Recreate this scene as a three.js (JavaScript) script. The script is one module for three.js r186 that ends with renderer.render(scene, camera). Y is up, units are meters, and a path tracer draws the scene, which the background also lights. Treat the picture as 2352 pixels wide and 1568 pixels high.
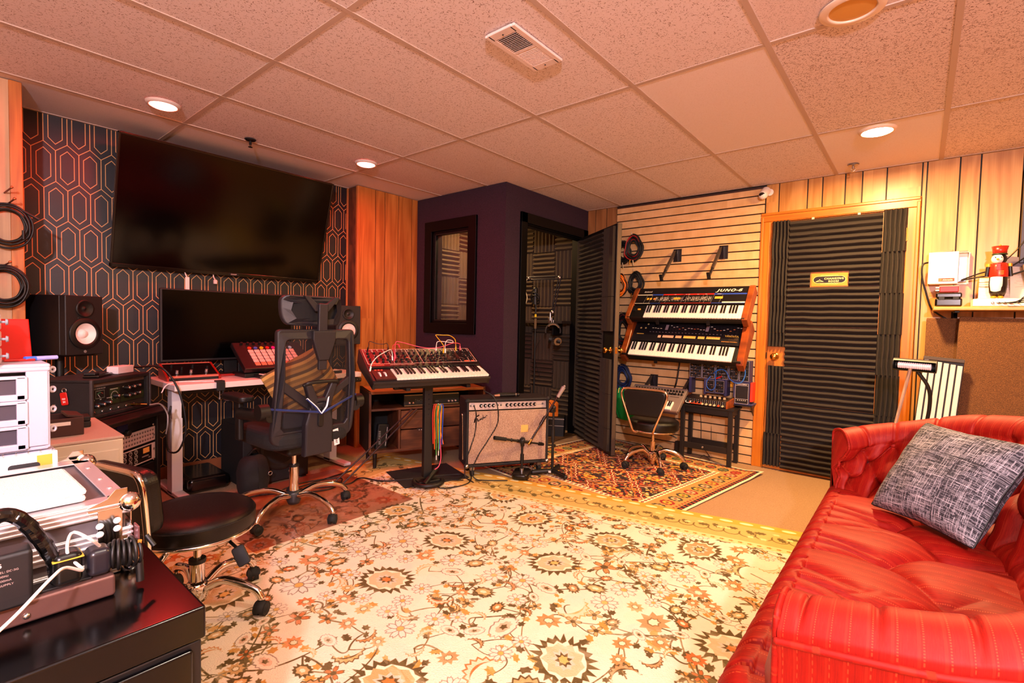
import * as THREE from 'three';
import { RoundedBoxGeometry } from 'three/addons/geometries/RoundedBoxGeometry.js';
import { mergeGeometries, mergeVertices } from 'three/addons/utils/BufferGeometryUtils.js';
import { ImprovedNoise } from 'three/addons/math/ImprovedNoise.js';
import { RectAreaLightUniformsLib } from 'three/addons/lights/RectAreaLightUniformsLib.js';

// ---------- camera, lights, exposure ----------
const scene = new THREE.Scene();
const camera = new THREE.PerspectiveCamera(69.436, 2352 / 1568, 0.03, 60);
camera.position.set(0, 1.182, 0);
camera.rotation.set(-0.0397, 0.691, 0.022, 'YXZ');
const renderer = new THREE.WebGLRenderer({ antialias: true });
renderer.toneMapping = THREE.LinearToneMapping;
renderer.toneMappingExposure = 1.9;
renderer.shadowMap.enabled = true;
RectAreaLightUniformsLib.init();
scene.background = new THREE.Color(0x000000);
const CEIL = 2.372;
// every lamp of the room, and one added in the booth: [kind, x, z, diameter, light colour, light strength, glow colour, glow strength]
const WARM = [1.0, 0.60, 0.24], RED = [1.0, 0.035, 0.03], WHITE = [1.0, 0.86, 0.90];
const LAMPS = [
  ['red', -3.352, -0.91, 0.13, RED, 190, [1.0, 0.06, 0.04], 48],
  ['red', -3.317, -2.213, 0.13, RED, 190, [1.0, 0.06, 0.04], 48],
  ['warm', -0.247, -3.667, 0.15, WARM, 1080, [1.0, 0.68, 0.34], 60],
  ['off', -0.244, -2.237, 0.15, null, 0, null, 0],
  ['booth', -3.6, -3.75, 0.12, WARM, 420, [1.0, 0.8, 0.5], 3],  // added lamp, out of view, brightens the foam behind the booth window
  ['white', -0.25, -0.72, 0.15, [1.0, 0.84, 0.66], 260, [1, 0.95, 0.85], 5],
];
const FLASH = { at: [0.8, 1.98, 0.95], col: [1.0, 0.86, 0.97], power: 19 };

// ---------- small library ----------
let seedN = 7;
const rnd = () => { seedN = (seedN * 1664525 + 1013904223) >>> 0; return seedN / 4294967296; };
const rr = (a, b) => a + (b - a) * rnd();
const V = (x, y, z) => new THREE.Vector3(x, y, z);
const noise = new ImprovedNoise();
const nz = (x, y, z = 0) => noise.noise(x, y, z);
const fbm = (x, y, o = 4, z = 0) => { let s = 0, a = 0.5; for (let i = 0; i < o; i++) { s += a * nz(x, y, z + i * 7.3); x *= 2.03; y *= 2.03; a *= 0.5; } return s; };
const smooth = (a, b, x) => { const t = Math.min(1, Math.max(0, (x - a) / (b - a))); return t * t * (3 - 2 * t); };
const taken = {};
const numbered = (n) => { taken[n] = (taken[n] ?? -1) + 1; return taken[n] ? n + '_' + String(taken[n]).padStart(3, '0') : n; };
function tag(o, label, category, group) { o.userData.label = label; if (category) o.userData.category = category; if (group) o.userData.group = group; return o; }
function T(name, label, category, p = [0, 0, 0], ry = 0, group, rx = 0) {
  const o = new THREE.Group(); o.name = numbered(name); o.position.set(...p); o.rotation.set(rx, ry, 0, 'YXZ'); scene.add(o);
  return tag(o, label, category, group);
}
function P(parent, name, geo, mat, label) {
  const m = new THREE.Mesh(Array.isArray(geo) ? mg(...geo) : geo, mat); m.name = name; m.castShadow = m.receiveShadow = true; parent.add(m);
  if (label) m.userData.label = label;
  return m;
}
function one(name, label, category, geo, mat, group) { const m = P(scene, numbered(name), geo, mat); return tag(m, label, category, group); }
function struct(name) { const o = new THREE.Group(); o.name = name; o.userData.kind = 'structure'; scene.add(o); return o; }
function structMesh(name, geo, mat) { const m = P(scene, name, geo, mat); m.userData.kind = 'structure'; return m; }
// planar uv in metres by the way a face points
function tri(g) {
  if (g.index) g = g.toNonIndexed();
  const p = g.attributes.position, uv = new Float32Array(p.count * 2), a = V(), b = V(), c = V(), n = V();
  for (let i = 0; i < p.count; i += 3) {
    a.fromBufferAttribute(p, i); b.fromBufferAttribute(p, i + 1); c.fromBufferAttribute(p, i + 2);
    n.copy(b).sub(a).cross(c.clone().sub(a));
    const ax = Math.abs(n.x), ay = Math.abs(n.y), az = Math.abs(n.z);
    [a, b, c].forEach((q, k) => {
      const [u, v] = ay >= ax && ay >= az ? [q.x, q.z] : ax >= az ? [q.z, q.y] : [q.x, q.y];
      uv[(i + k) * 2] = u; uv[(i + k) * 2 + 1] = v;
    });
  }
  g.setAttribute('uv', new THREE.BufferAttribute(uv, 2));
  return g;
}
function clean(g) {
  if (g.index) g = g.toNonIndexed();
  for (const k of Object.keys(g.attributes)) if (!['position', 'normal', 'uv'].includes(k)) g.deleteAttribute(k);
  if (!g.attributes.normal) g.computeVertexNormals();
  if (!g.attributes.uv) tri(g);
  return g;
}
const mg = (...gs) => mergeGeometries(gs.flat(3).map(clean), false);
const E1 = new THREE.Euler(), Q1 = new THREE.Quaternion(), M1 = new THREE.Matrix4();
function tf(g, x = 0, y = 0, z = 0, rx = 0, ry = 0, rz = 0) {
  M1.compose(V(x, y, z), Q1.setFromEuler(E1.set(rx, ry, rz, 'YXZ')), V(1, 1, 1)); return g.applyMatrix4(M1);
}
// rounded box (r = edge radius), centred; plain chamfer-free box when r = 0
function bx(w, h, d, x = 0, y = 0, z = 0, r = 0.003, rx = 0, ry = 0, rz = 0) {
  const q = Math.min(r, w / 2.01, h / 2.01, d / 2.01);
  const g = tri(q > 0 ? new RoundedBoxGeometry(w, h, d, q > 0.008 ? 3 : 1, q) : new THREE.BoxGeometry(w, h, d));
  return tf(g, x, y, z, rx, ry, rz);
}
function cyl(r0, r1, h, x = 0, y = 0, z = 0, n = 20, rx = 0, ry = 0, rz = 0) { return tf(clean(new THREE.CylinderGeometry(r0, r1, h, n)), x, y, z, rx, ry, rz); }
const sph = (r, x = 0, y = 0, z = 0, n = 16, sx = 1, sy = 1, sz = 1) => tf(clean(new THREE.SphereGeometry(r, n, Math.max(8, n >> 1))).scale(sx, sy, sz), x, y, z);
const tor = (R, r, x = 0, y = 0, z = 0, n = 32, rx = 0, ry = 0, rz = 0, arc = Math.PI * 2) => tf(clean(new THREE.TorusGeometry(R, r, 10, n, arc)), x, y, z, rx, ry, rz);
const lathe = (pts, n = 32) => clean(new THREE.LatheGeometry(pts.map((p) => new THREE.Vector2(p[0], p[1])), n));
function tube(pts, r, seg = 0, n = 8, closed = false, tens = 0.5) {
  const c = new THREE.CatmullRomCurve3(pts.map((p) => V(...p)), closed, 'catmullrom', tens);
  const g = new THREE.TubeGeometry(c, seg || Math.max(12, pts.length * 8), r, n, closed);
  if (closed) return clean(g);
  return mg(g, sph(r, ...pts[0], 8), sph(r, ...pts[pts.length - 1], 8));
}
function bar(a, b, r0, r1 = r0, n = 12) { // straight round bar between two points
  const A = V(...a), B = V(...b), d = B.clone().sub(A), L = d.length();
  const g = clean(new THREE.CylinderGeometry(r1, r0, L, n));
  M1.compose(A.add(B).multiplyScalar(0.5), Q1.setFromUnitVectors(V(0, 1, 0), d.normalize()), V(1, 1, 1)); return g.applyMatrix4(M1);
}
function poly(pts) { const s = new THREE.Shape(); pts.forEach((p, i) => i ? s.lineTo(...p) : s.moveTo(...p)); s.closePath(); return s; }
function rrect(w, h, r, x = 0, y = 0) {
  const s = new THREE.Shape(), a = x - w / 2, b = y - h / 2;
  s.moveTo(a + r, b); s.lineTo(a + w - r, b); s.quadraticCurveTo(a + w, b, a + w, b + r); s.lineTo(a + w, b + h - r); s.quadraticCurveTo(a + w, b + h, a + w - r, b + h);
  s.lineTo(a + r, b + h); s.quadraticCurveTo(a, b + h, a, b + h - r); s.lineTo(a, b + r); s.quadraticCurveTo(a, b, a + r, b); return s;
}
function ext(shape, depth, bev = 0, x = 0, y = 0, z = 0, rx = 0, ry = 0, rz = 0, cs = 8) { // extruded along z from 0
  const g = new THREE.ExtrudeGeometry(shape, { depth: depth - 2 * bev, bevelEnabled: bev > 0, bevelSize: bev, bevelThickness: bev, bevelOffset: -bev, bevelSegments: bev > 0.004 ? 3 : 1, curveSegments: cs, steps: 1 });
  g.translate(0, 0, bev); return tf(tri(g), x, y, z, rx, ry, rz);
}
// flat face with 0..1 uv (for print), facing +z
const face = (w, h, x = 0, y = 0, z = 0, rx = 0, ry = 0, rz = 0) => tf(clean(new THREE.PlaneGeometry(w, h)), x, y, z, rx, ry, rz);
function grid(nu, nv, f, uvf) { // parametric sheet, smooth normals
  const pos = [], uv = [], idx = [], q = V();
  for (let j = 0; j <= nv; j++) for (let i = 0; i <= nu; i++) { f(i / nu, j / nv, q); pos.push(q.x, q.y, q.z); const w = uvf ? uvf(i / nu, j / nv) : [i / nu, j / nv]; uv.push(w[0], w[1]); }
  const W = nu + 1;
  for (let j = 0; j < nv; j++) for (let i = 0; i < nu; i++) { const a = j * W + i; idx.push(a, a + 1, a + W, a + 1, a + W + 1, a + W); }
  const g = new THREE.BufferGeometry(); g.setAttribute('position', new THREE.Float32BufferAttribute(pos, 3)); g.setAttribute('uv', new THREE.Float32BufferAttribute(uv, 2)); g.setIndex(idx); g.computeVertexNormals(); return g;
}

// ---------- textures ----------
function cv(w, h, draw, srgb = true, rep = true) {
  const c = document.createElement('canvas'); c.width = w; c.height = h; draw(c.getContext('2d'), w, h);
  const t = new THREE.CanvasTexture(c); if (srgb) t.colorSpace = THREE.SRGBColorSpace;
  if (rep) t.wrapS = t.wrapT = THREE.RepeatWrapping; t.magFilter = THREE.LinearFilter; return t;
}
function px(w, h, f, srgb = true) { // per-pixel texture, f(x, y) -> [r, g, b] in 0..255
  const d = new Uint8Array(w * h * 4);
  for (let y = 0; y < h; y++) for (let x = 0; x < w; x++) { const c = f(x, y), i = (y * w + x) * 4; d[i] = c[0]; d[i + 1] = c[1]; d[i + 2] = c[2]; d[i + 3] = 255; }
  const t = new THREE.DataTexture(d, w, h); if (srgb) t.colorSpace = THREE.SRGBColorSpace;
  t.wrapS = t.wrapT = THREE.RepeatWrapping; t.magFilter = THREE.LinearFilter; t.needsUpdate = true; return t;
}
const rep = (t, u, v) => { t.repeat.set(u, v); return t; };
const cl = (v) => v < 0 ? 0 : v > 255 ? 255 : v;
const mix3 = (a, b, t) => [a[0] + (b[0] - a[0]) * t, a[1] + (b[1] - a[1]) * t, a[2] + (b[2] - a[2]) * t];
const hex3 = (h) => [h >> 16, (h >> 8) & 255, h & 255];
function woodTex(lo, hi, seed, w = 256, h = 1024) { // grain runs along v
  const A = hex3(lo), B = hex3(hi);
  return px(w, h, (x, y) => {
    const u = x / w, v = y / h, warp = fbm(u * 3 + seed, v * 2.2, 3, seed);
    const fig = 0.5 + 0.5 * Math.sin((u * 7 + warp * 5 + seed) * 3.1), fine = nz(u * 90, v * 9, seed) * 0.5 + nz(u * 40, v * 3, seed + 3) * 0.5;
    const t = 0.5 + 0.42 * (fig - 0.5) + 0.3 * fine + 0.55 * fbm(u * 2.2, v * 3.1, 3, seed + 9);
    return mix3(A, B, Math.min(1, Math.max(0, t)));
  });
}
const M = (o) => new THREE.MeshStandardMaterial({ roughness: 0.6, metalness: 0, ...o });
const MP = (o) => new THREE.MeshPhysicalMaterial({ roughness: 0.6, metalness: 0, ...o });
const speck = (a, b, seed, n = 256, k = 1) => { const A = hex3(a), B = hex3(b); let s = seed; return px(n, n, () => { s = (s * 1664525 + 1013904223) >>> 0; const t = Math.pow(s / 4294967296, k); return mix3(A, B, t); }); };
const bumpN = (n, sx, sy, seed, o = 3) => px(n, n, (x, y) => { const v = 128 + 180 * fbm(x / n * sx, y / n * sy, o, seed); return [cl(v), cl(v), cl(v)]; }, false);
const fineBump = rep(bumpN(256, 60, 60, 5, 2), 4, 4);
const text = (g, s, x, y, size, col, font = 'sans-serif', align = 'left', weight = 'bold') => { g.fillStyle = col; g.font = `${weight} ${size}px ${font}`; g.textAlign = align; g.textBaseline = 'middle'; g.fillText(s, x, y); };
const printMat = (w, h, draw, o = {}) => M({ map: cv(w, h, draw, true, false), roughness: 0.5, ...o });

// shared materials
const black = M({ color: 0x060506, roughness: 0.5 }), blackGloss = MP({ color: 0x040304, roughness: 0.22, clearcoat: 0.3, clearcoatRoughness: 0.15 }), blackMatte = M({ color: 0x060506, roughness: 0.85 });
const plastic = M({ color: 0x0f0d10, roughness: 0.55, bumpMap: fineBump, bumpScale: 0.0002 }), rubber = M({ color: 0x0a0a0a, roughness: 0.75 });
const chrome = M({ color: 0xe8e2dc, metalness: 1, roughness: 0.09 }), steel = M({ color: 0xb9b4b2, metalness: 1, roughness: 0.32 }), brass = M({ color: 0xd7a24a, metalness: 1, roughness: 0.22 }), alu = M({ color: 0xcfcacb, metalness: 0.85, roughness: 0.35 });
const white = M({ color: 0xe9e4e6, roughness: 0.5 }), ivory = M({ color: 0xf3e9dd, roughness: 0.35 }), ebony = M({ color: 0x0c0a0a, roughness: 0.3 });
const leather = MP({ color: 0x050303, roughness: 0.36, specularIntensity: 0.7, bumpMap: rep(bumpN(256, 50, 50, 21, 3), 5, 5), bumpScale: 0.0006, clearcoat: 0.15, clearcoatRoughness: 0.4 });
const walnutT = woodTex(0x3a1d10, 0x7a4626, 4.2), cheekT = woodTex(0x6a2c0c, 0xb05a22, 11.7);
const cheek = M({ map: cheekT, roughness: 0.4 }), redPl = M({ color: 0xc01510, roughness: 0.4 });
const cableB = M({ color: 0x0b0909, roughness: 0.5 });
// ---------- the room ----------
const X0 = -4.114, X1 = 1.75, ZB = -4.5625, ZF = 2.2;
const uvS = (g, du, dv) => { const u = g.attributes.uv; for (let i = 0; i < u.count; i++) u.setXY(i, u.getX(i) + du, u.getY(i) + dv); return g; };
const carpetT = speck(0xb08d6a, 0x8d6b4a, 3, 256, 1);
const carpetM = M({ map: rep(carpetT, 2.2, 2.2), roughness: 0.95, bumpMap: rep(bumpN(256, 90, 90, 4, 2), 2, 2), bumpScale: 0.004 });
structMesh('floor', bx(X1 - X0 + 0.4, 0.1, ZF - ZB + 0.4, (X0 + X1) / 2, -0.05, (ZF + ZB) / 2, 0), carpetM);

// wallpaper: long hexagons, a thin outline with a smaller hexagon in each
const HW = 0.0543, PZ = 0.1086, RP = 0.233;
const paperT = cv(256, 1098, (g, w, h) => {
  g.fillStyle = '#0e0c14'; g.fillRect(0, 0, w, h);
  for (let i = 0; i < 30000; i++) { const v = Math.floor(rnd() * 22); g.fillStyle = `rgba(${18 + v},${16 + v},${26 + v},.35)`; g.fillRect(rnd() * w, rnd() * h, rr(2, 9), 1); }
  const s = w / PZ; g.strokeStyle = '#d29a5e'; g.lineWidth = 0.0042 * s; g.lineJoin = 'miter';
  const hexa = (x, y, hw, sh, tip) => { g.beginPath(); [[0, tip], [hw, sh], [hw, -sh], [0, -tip], [-hw, -sh], [-hw, sh]].forEach((p, i) => { const X = (x + p[0]) * s, Y = (y + p[1]) * s; i ? g.lineTo(X, Y) : g.moveTo(X, Y); }); g.closePath(); g.stroke(); };
  for (let r = -1; r < 4; r++) for (let c = -1; c < 3; c++) { const x = (c + (r % 2 ? 0.5 : 0)) * PZ, y = r * RP; hexa(x, y, HW, 0.093, 0.14); hexa(x, y, 0.032, 0.067, 0.101); }
});
const paperM = MP({ map: paperT, roughness: 0.42, bumpMap: rep(bumpN(256, 40, 160, 14, 2), 3, 1), bumpScale: 0.0006 });
{
  const w = struct('wall_left'), z0 = -2.56, z1 = -0.33;
  P(w, 'wall_core', bx(0.12, CEIL + 0.1, ZF - ZB + 0.3, X0 - 0.06, (CEIL + 0.1) / 2, (ZF + ZB) / 2, 0), M({ color: 0x2a1d18 }));
  const g = grid(1, 1, (u, v, q) => q.set(X0 + 0.002, v * CEIL, z1 + (z0 - z1) * u), (u, v) => { const z = z1 + (z0 - z1) * u, y = v * CEIL; return [(-0.503 - z) / PZ, 1 - (y - 2.072) / (2 * RP)]; });
  P(w, 'wallpaper', g, paperM);
  // panelled piers at either end of the papered bay
  const ochre = [0, 1, 2, 3].map((i) => M({ map: rep(woodTex(0x93501d, 0xc98540, 20 + i * 3.7), 3, 0.42), roughness: 0.38 }));
  const zz = [-2.553, -2.726, -2.831, -2.985, -3.15, -3.222];
  P(w, 'pier_core', bx(0.17, CEIL, 0.66, -4.02, CEIL / 2, -2.893, 0), M({ color: 0x150b07 }));
  zz.slice(0, -1).forEach((z, i) => P(w, 'plank', uvS(bx(0.008, CEIL, z - zz[i + 1] - 0.008, -3.929, CEIL / 2, (z + zz[i + 1]) / 2, 0.001), i * 0.37, i * 0.2), ochre[i % 4]));
  P(w, 'side_board', bx(0.15, CEIL, 0.012, -4.025, CEIL / 2, -2.552, 0.002), M({ map: rep(walnutT, 3, 0.42), roughness: 0.45 }));
  P(w, 'corner_trim', [bx(0.03, CEIL, 0.03, -3.935, CEIL / 2, -2.548, 0.004)], ochre[0]);
  P(w, 'corner_trim', [bx(0.02, CEIL, 0.025, -4.1, CEIL / 2, -2.548, 0.004)], ochre[1]);
  P(w, 'pier_core', bx(0.43, CEIL, ZF + 0.33, -3.9, CEIL / 2, (ZF - 0.34) / 2, 0), M({ color: 0x150b07 }));
  const pale = [0, 1].map((i) => M({ map: rep(woodTex(0xa9805c, 0xcaa37c, 44 + i * 5), 3, 0.42), roughness: 0.45 }));
  [-0.38, -0.255, -0.1, 0.1, 0.25, 0.45, 0.65, 0.9, 1.2, 1.5, 1.8, 2.2].forEach((z, i, a) => i && P(w, 'plank', uvS(bx(0.008, CEIL, z - a[i - 1] - 0.004, -3.676, CEIL / 2, (z + a[i - 1]) / 2 + 0.02, 0.001), i * 0.3, 0), pale[i % 2]));
  P(w, 'corner_trim', bx(0.02, CEIL, 0.05, -3.672, CEIL / 2, -0.345, 0.004), M({ map: rep(woodTex(0x9a5520, 0xc47a34, 5), 3, 0.5), roughness: 0.4 }));
  P(w, 'baseboard', bx(0.014, 0.095, 2.2, X0 + 0.009, 0.0475, -1.45, 0.003), M({ color: 0x8a4a26, roughness: 0.5 }));
}
structMesh('wall_right', bx(0.12, CEIL + 0.1, ZF - ZB + 0.3, X1 + 0.06, (CEIL + 0.1) / 2, (ZF + ZB) / 2, 0), M({ map: rep(woodTex(0xa8763e, 0xd2a368, 61), 2, 0.4), roughness: 0.5 }));
structMesh('wall_front', bx(X1 - X0 + 0.3, CEIL + 0.1, 0.12, (X0 + X1) / 2, (CEIL + 0.1) / 2, ZF + 0.06, 0), M({ map: rep(woodTex(0xa8763e, 0xd2a368, 67), 2, 0.4), roughness: 0.5 }));
{
  const w = struct('wall_back');
  P(w, 'wall_core', bx(X1 - X0 + 0.3, CEIL + 0.1, 0.12, (X0 + X1) / 2, (CEIL + 0.1) / 2, ZB - 0.07, 0), M({ color: 0x0c0502 }));
  const birch = [0, 1, 2, 3].map((i) => M({ map: rep(woodTex(0xa56c2e, 0xcf9a5a, 80 + i * 6.1), 2.6, 0.42), roughness: 0.36 }));
  const xs = [-1.043, -0.943, -0.739, -0.637, -0.488, -0.381, -0.234, -0.033];
  xs.slice(1).forEach((x, i) => P(w, 'plank', uvS(bx(x - xs[i] - 0.008, 0.29, 0.01, (x + xs[i]) / 2, CEIL - 0.145, ZB - 0.004, 0.001), i * 0.31, i * 0.4), birch[(i * 3) % 4]));
  const xr = [-0.033, -0.007, 0.165, 0.269, 0.47, 0.58, 0.78, 0.9, 1.1, 1.3, 1.5, 1.75];
  xr.slice(1).forEach((x, i) => P(w, 'plank', uvS(bx(x - xr[i] - 0.008, CEIL, 0.01, (x + xr[i]) / 2, CEIL / 2, ZB - 0.004, 0.001), i * 0.43, i * 0.2), birch[(i + 1) % 4]));
  const dim = M({ map: rep(woodTex(0x7d4f2b, 0xa87346, 91), 2.6, 0.42), roughness: 0.4 });
  [[-2.764, -2.67], [-2.67, -2.54], [-2.54, -2.42]].forEach(([a, b], i) => P(w, 'plank', uvS(bx(b - a - 0.008, CEIL, 0.01, (a + b) / 2, CEIL / 2, ZB - 0.004, 0.001), i * 0.3, 0), dim));
  // slatted display board: one board per slat, dark slots between
  P(w, 'slat_backing', bx(1.365, 2.35, 0.006, -1.728, 1.175, ZB + 0.001, 0), M({ color: 0x1b0d06, roughness: 0.8 }));
  const maple = [0, 1, 2].map((i) => M({ map: rep(woodTex(0xc79a66, 0xddb584, 100 + i * 4, 256, 512), 0.9, 1.3), roughness: 0.42 }));
  const A = -2.411, B = -1.046;
  for (let y = 0.004, k = 0; y < 2.33; y += 0.0762, k++) {
    const h = Math.min(0.0665, 2.34 - y); const g = tri(ext(poly([[0, 0], [0.016, 0.003], [0.016, h - 0.003], [0, h]]), B - A, 0)); g.rotateY(-Math.PI / 2); g.translate(B, y, ZB + 0.003); g.scale(1, 1, 1);
    const gg = bx(B - A, h, 0.016, (A + B) / 2, y + h / 2 + 0.004, ZB + 0.012, 0.002); P(w, 'slat', uvS(gg, k * 0.37, k * 0.11), maple[k % 3]);
  }
  P(w, 'top_rail', bx(1.365, 0.016, 0.02, -1.728, 2.352, ZB + 0.01, 0.002), M({ color: 0x3a1d10 }));
  const orangeM = M({ map: rep(woodTex(0xb0661c, 0xd58a30, 33), 4, 0.5), roughness: 0.35 });
  P(w, 'baseboard', bx(1.72, 0.09, 0.012, 0.87, 0.045, ZB + 0.006, 0.003), orangeM);
}

// suspended ceiling: every tile and every bar a piece
{
  const c = struct('ceiling');
  P(c, 'ceiling_slab', bx(X1 - X0 + 0.3, 0.08, ZF - ZB + 0.3, (X0 + X1) / 2, CEIL + 0.075, (ZF + ZB) / 2, 0), M({ color: 0x4a3d36 }));
  const fleck = (n, L, a, base) => cv(1024, 1024, (g, w, h) => {
    g.fillStyle = base; g.fillRect(0, 0, w, h);
    for (let i = 0; i < 26000; i++) { const v = rr(-9, 9); g.fillStyle = `rgba(${206 + v},${190 + v},${178 + v},.35)`; g.fillRect(rnd() * w, rnd() * h, rr(1, 4), rr(1, 4)); }
    g.lineCap = 'round';
    for (let i = 0; i < n; i++) {
      const x = rnd() * w, y = rnd() * h, t = rnd() * 6.28, l = L * Math.pow(rnd(), 2) + 0.6; g.lineWidth = rr(0.9, 2.4); g.strokeStyle = `rgba(88,56,40,${a * rr(0.4, 1)})`;
      g.beginPath(); g.moveTo(x, y); g.quadraticCurveTo(x + Math.cos(t) * l, y + Math.sin(t) * l, x + Math.cos(t + 0.5) * l * 1.8, y + Math.sin(t + 0.5) * l * 1.8); g.stroke();
    }
  });
  const mk = (t) => M({ map: rep(t, 1.1, 1.1), roughness: 0.92 });
  const fiss = mk(fleck(7600, 6, 0.85, '#e4d9dc')), dense = mk(fleck(13000, 7, 0.95, '#e2d4d2')), fine = mk(fleck(21000, 2.2, 0.5, '#e2d3d2')), plain = mk(fleck(160, 3, 0.3, '#e8dddd'));
  const xs = [X0, -3.5956, -2.9856, -2.3756, -1.7656, -1.1556, -0.5456, 0.0644, 0.6744, 1.2844, X1], zs = [ZB, -3.5535, -2.3064, -1.0864, 0.1336, 1.3536, ZF];
  for (let i = 0; i < xs.length - 1; i++) for (let j = 0; j < zs.length - 1; j++) {
    let m = fiss; const a = xs[i], b = xs[i + 1], d = zs[j], e = zs[j + 1];
    if ((i === 5 && j === 1) || (i === 6 && j === 0)) m = plain; else if (i >= 6 && j <= 2) m = dense; if (i === 6 && j === 2) m = fine; if (i === 6 && j === 1) m = dense; if ((i === 1 || i === 2) && j === 2 - 1) m = fine; if (i === 0) m = plain;
    P(c, 'ceiling_tile', uvS(bx(b - a - 0.016, 0.016, e - d - 0.016, (a + b) / 2, CEIL + 0.012 + rr(-0.001, 0.001), (d + e) / 2, 0.002), rr(0, 3), rr(0, 3)), m);
  }
  const barM = M({ color: 0xbfaa9c, roughness: 0.6 });
  for (const x of xs.slice(1, -1)) P(c, 'grid_bar', bx(0.024, 0.012, ZF - ZB, x, CEIL + 0.006, (ZF + ZB) / 2, 0.001), barM);
  for (const z of zs.slice(1, -1)) for (let i = 0; i < xs.length - 1; i++) P(c, 'grid_bar', bx(xs[i + 1] - xs[i] - 0.024, 0.011, 0.024, (xs[i] + xs[i + 1]) / 2, CEIL + 0.0062, z, 0.001), barM);
  P(c, 'wall_angle', bx(X1 - X0, 0.01, 0.02, (X0 + X1) / 2, CEIL + 0.006, ZB + 0.01, 0.001), barM);
  P(c, 'wall_angle', bx(0.02, 0.01, 3.9, X0 + 0.01, CEIL + 0.006, -2.3, 0.001), barM);
}
// recessed lamps
const lampLabel = ['round ceiling lamp glowing red above the left end of the big television', 'round ceiling lamp glowing red beside the wood-panelled pier', 'bright warm round ceiling lamp glowing in front of the changing room door', 'unlit round ceiling lamp with a yellowed lens and white ring', 'small warm ceiling lamp added unseen inside the vocal booth', 'round ceiling lamp overhead above the patterned rug'];
LAMPS.forEach(([kind, x, z, d, col, power, glow, gp], i) => {
  const t = T('ceiling_lamp', lampLabel[i], 'ceiling lamp', [x, CEIL, z]), r = d / 2;
  const lens = glow ? M({ color: 0x000000, emissive: new THREE.Color(...glow), emissiveIntensity: gp }) : M({ color: 0xd8a24e, roughness: 0.5 });
  if (kind === 'panel') {
    P(t, 'frame', [bx(1.22, 0.016, 0.03, 0, -0.006, -0.29), bx(1.22, 0.016, 0.03, 0, -0.006, 0.29), bx(0.03, 0.016, 0.6, -0.6, -0.006, 0), bx(0.03, 0.016, 0.6, 0.6, -0.006, 0)], white);
    P(t, 'diffuser', bx(1.17, 0.004, 0.55, 0, -0.003, 0, 0), lens);
  } else {
    P(t, 'trim_ring', lathe(kind === 'off' ? [[r, 0.004], [r, -0.006], [r + 0.006, -0.009], [r + 0.03, -0.006], [r + 0.032, 0]] : [[r, 0.004], [r, -0.013], [r + 0.004, -0.016], [r + 0.016, -0.012], [r + 0.02, 0]], 40), kind === 'red' ? M({ color: 0xd8cdc6 }) : M({ color: 0xe6d2bd, roughness: 0.4 }));
    P(t, 'lens', lathe(kind === 'off' ? [[0, -0.004], [r * 0.8, -0.004], [r, -0.002]] : [[0, -0.026], [r * 0.5, -0.0245], [r * 0.85, -0.02], [r, -0.012]], 32), lens);
  }
  if (power) {
    const w = kind === 'panel' ? 1.15 : d * 0.88, h = kind === 'panel' ? 0.53 : d * 0.88;
    const l = new THREE.RectAreaLight(new THREE.Color(...col), power, w, h); l.position.set(0, -0.029, 0); l.rotation.x = -Math.PI / 2; l.castShadow = true; t.add(l);
  }
});
{
  const t = T('ceiling_vent', 'white rectangular ceiling vent with two banks of slanted slats', 'vent', [-1.371, CEIL, -1.704]);
  const wm = M({ color: 0xe8d8d2, roughness: 0.4 });
  P(t, 'duct', bx(0.115, 0.004, 0.29, 0, -0.002, 0, 0), M({ color: 0x2a1c20 }));
  P(t, 'frame', [bx(0.028, 0.012, 0.345, -0.066, -0.006, 0, 0.004), bx(0.028, 0.012, 0.345, 0.066, -0.006, 0, 0.004), bx(0.13, 0.012, 0.045, 0, -0.006, -0.152, 0.004), bx(0.13, 0.012, 0.045, 0, -0.006, 0.152, 0.004), bx(0.11, 0.011, 0.014, 0, -0.006, 0, 0.002)], wm);
  for (let k = 0; k < 24; k++) { const z = k < 12 ? 0.124 - k * 0.0103 : -0.0125 - (k - 12) * 0.0103; P(t, 'slat', bx(0.108, 0.0012, 0.0105, 0, -0.0075, z, 0, k < 12 ? 0.85 : -0.85), wm); }
  for (const z of [0.148, -0.148]) P(t, 'screw', sph(0.0035, 0, -0.0125, z, 10), black);
}
for (const [x, z, l, m] of [[-3.531, -1.455, 'dark fire sprinkler head hanging above the television', black], [-0.422, -4.339, 'chrome fire sprinkler head hanging near the bright warm lamp', steel]]) {
  const t = T('fire_sprinkler', l, 'sprinkler', [x, CEIL, z]);
  P(t, 'escutcheon', lathe([[0, 0], [0.036, -0.001], [0.03, -0.008], [0.012, -0.012], [0, -0.012]], 24), m); P(t, 'stem', cyl(0.007, 0.009, 0.022, 0, -0.022, 0, 10), m);
  P(t, 'frame_arm', [tube([[-0.009, -0.028, 0], [-0.012, -0.038, 0], [0, -0.05, 0]], 0.002), tube([[0.009, -0.028, 0], [0.012, -0.038, 0], [0, -0.05, 0]], 0.002)], m); P(t, 'deflector', cyl(0.014, 0.014, 0.002, 0, -0.051, 0, 14), m);
}

// ---------- changing room door ----------
const foamM = M({ color: 0x2a221d, roughness: 0.9, bumpMap: rep(bumpN(256, 70, 70, 77, 2), 6, 6), bumpScale: 0.0008 });
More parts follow.
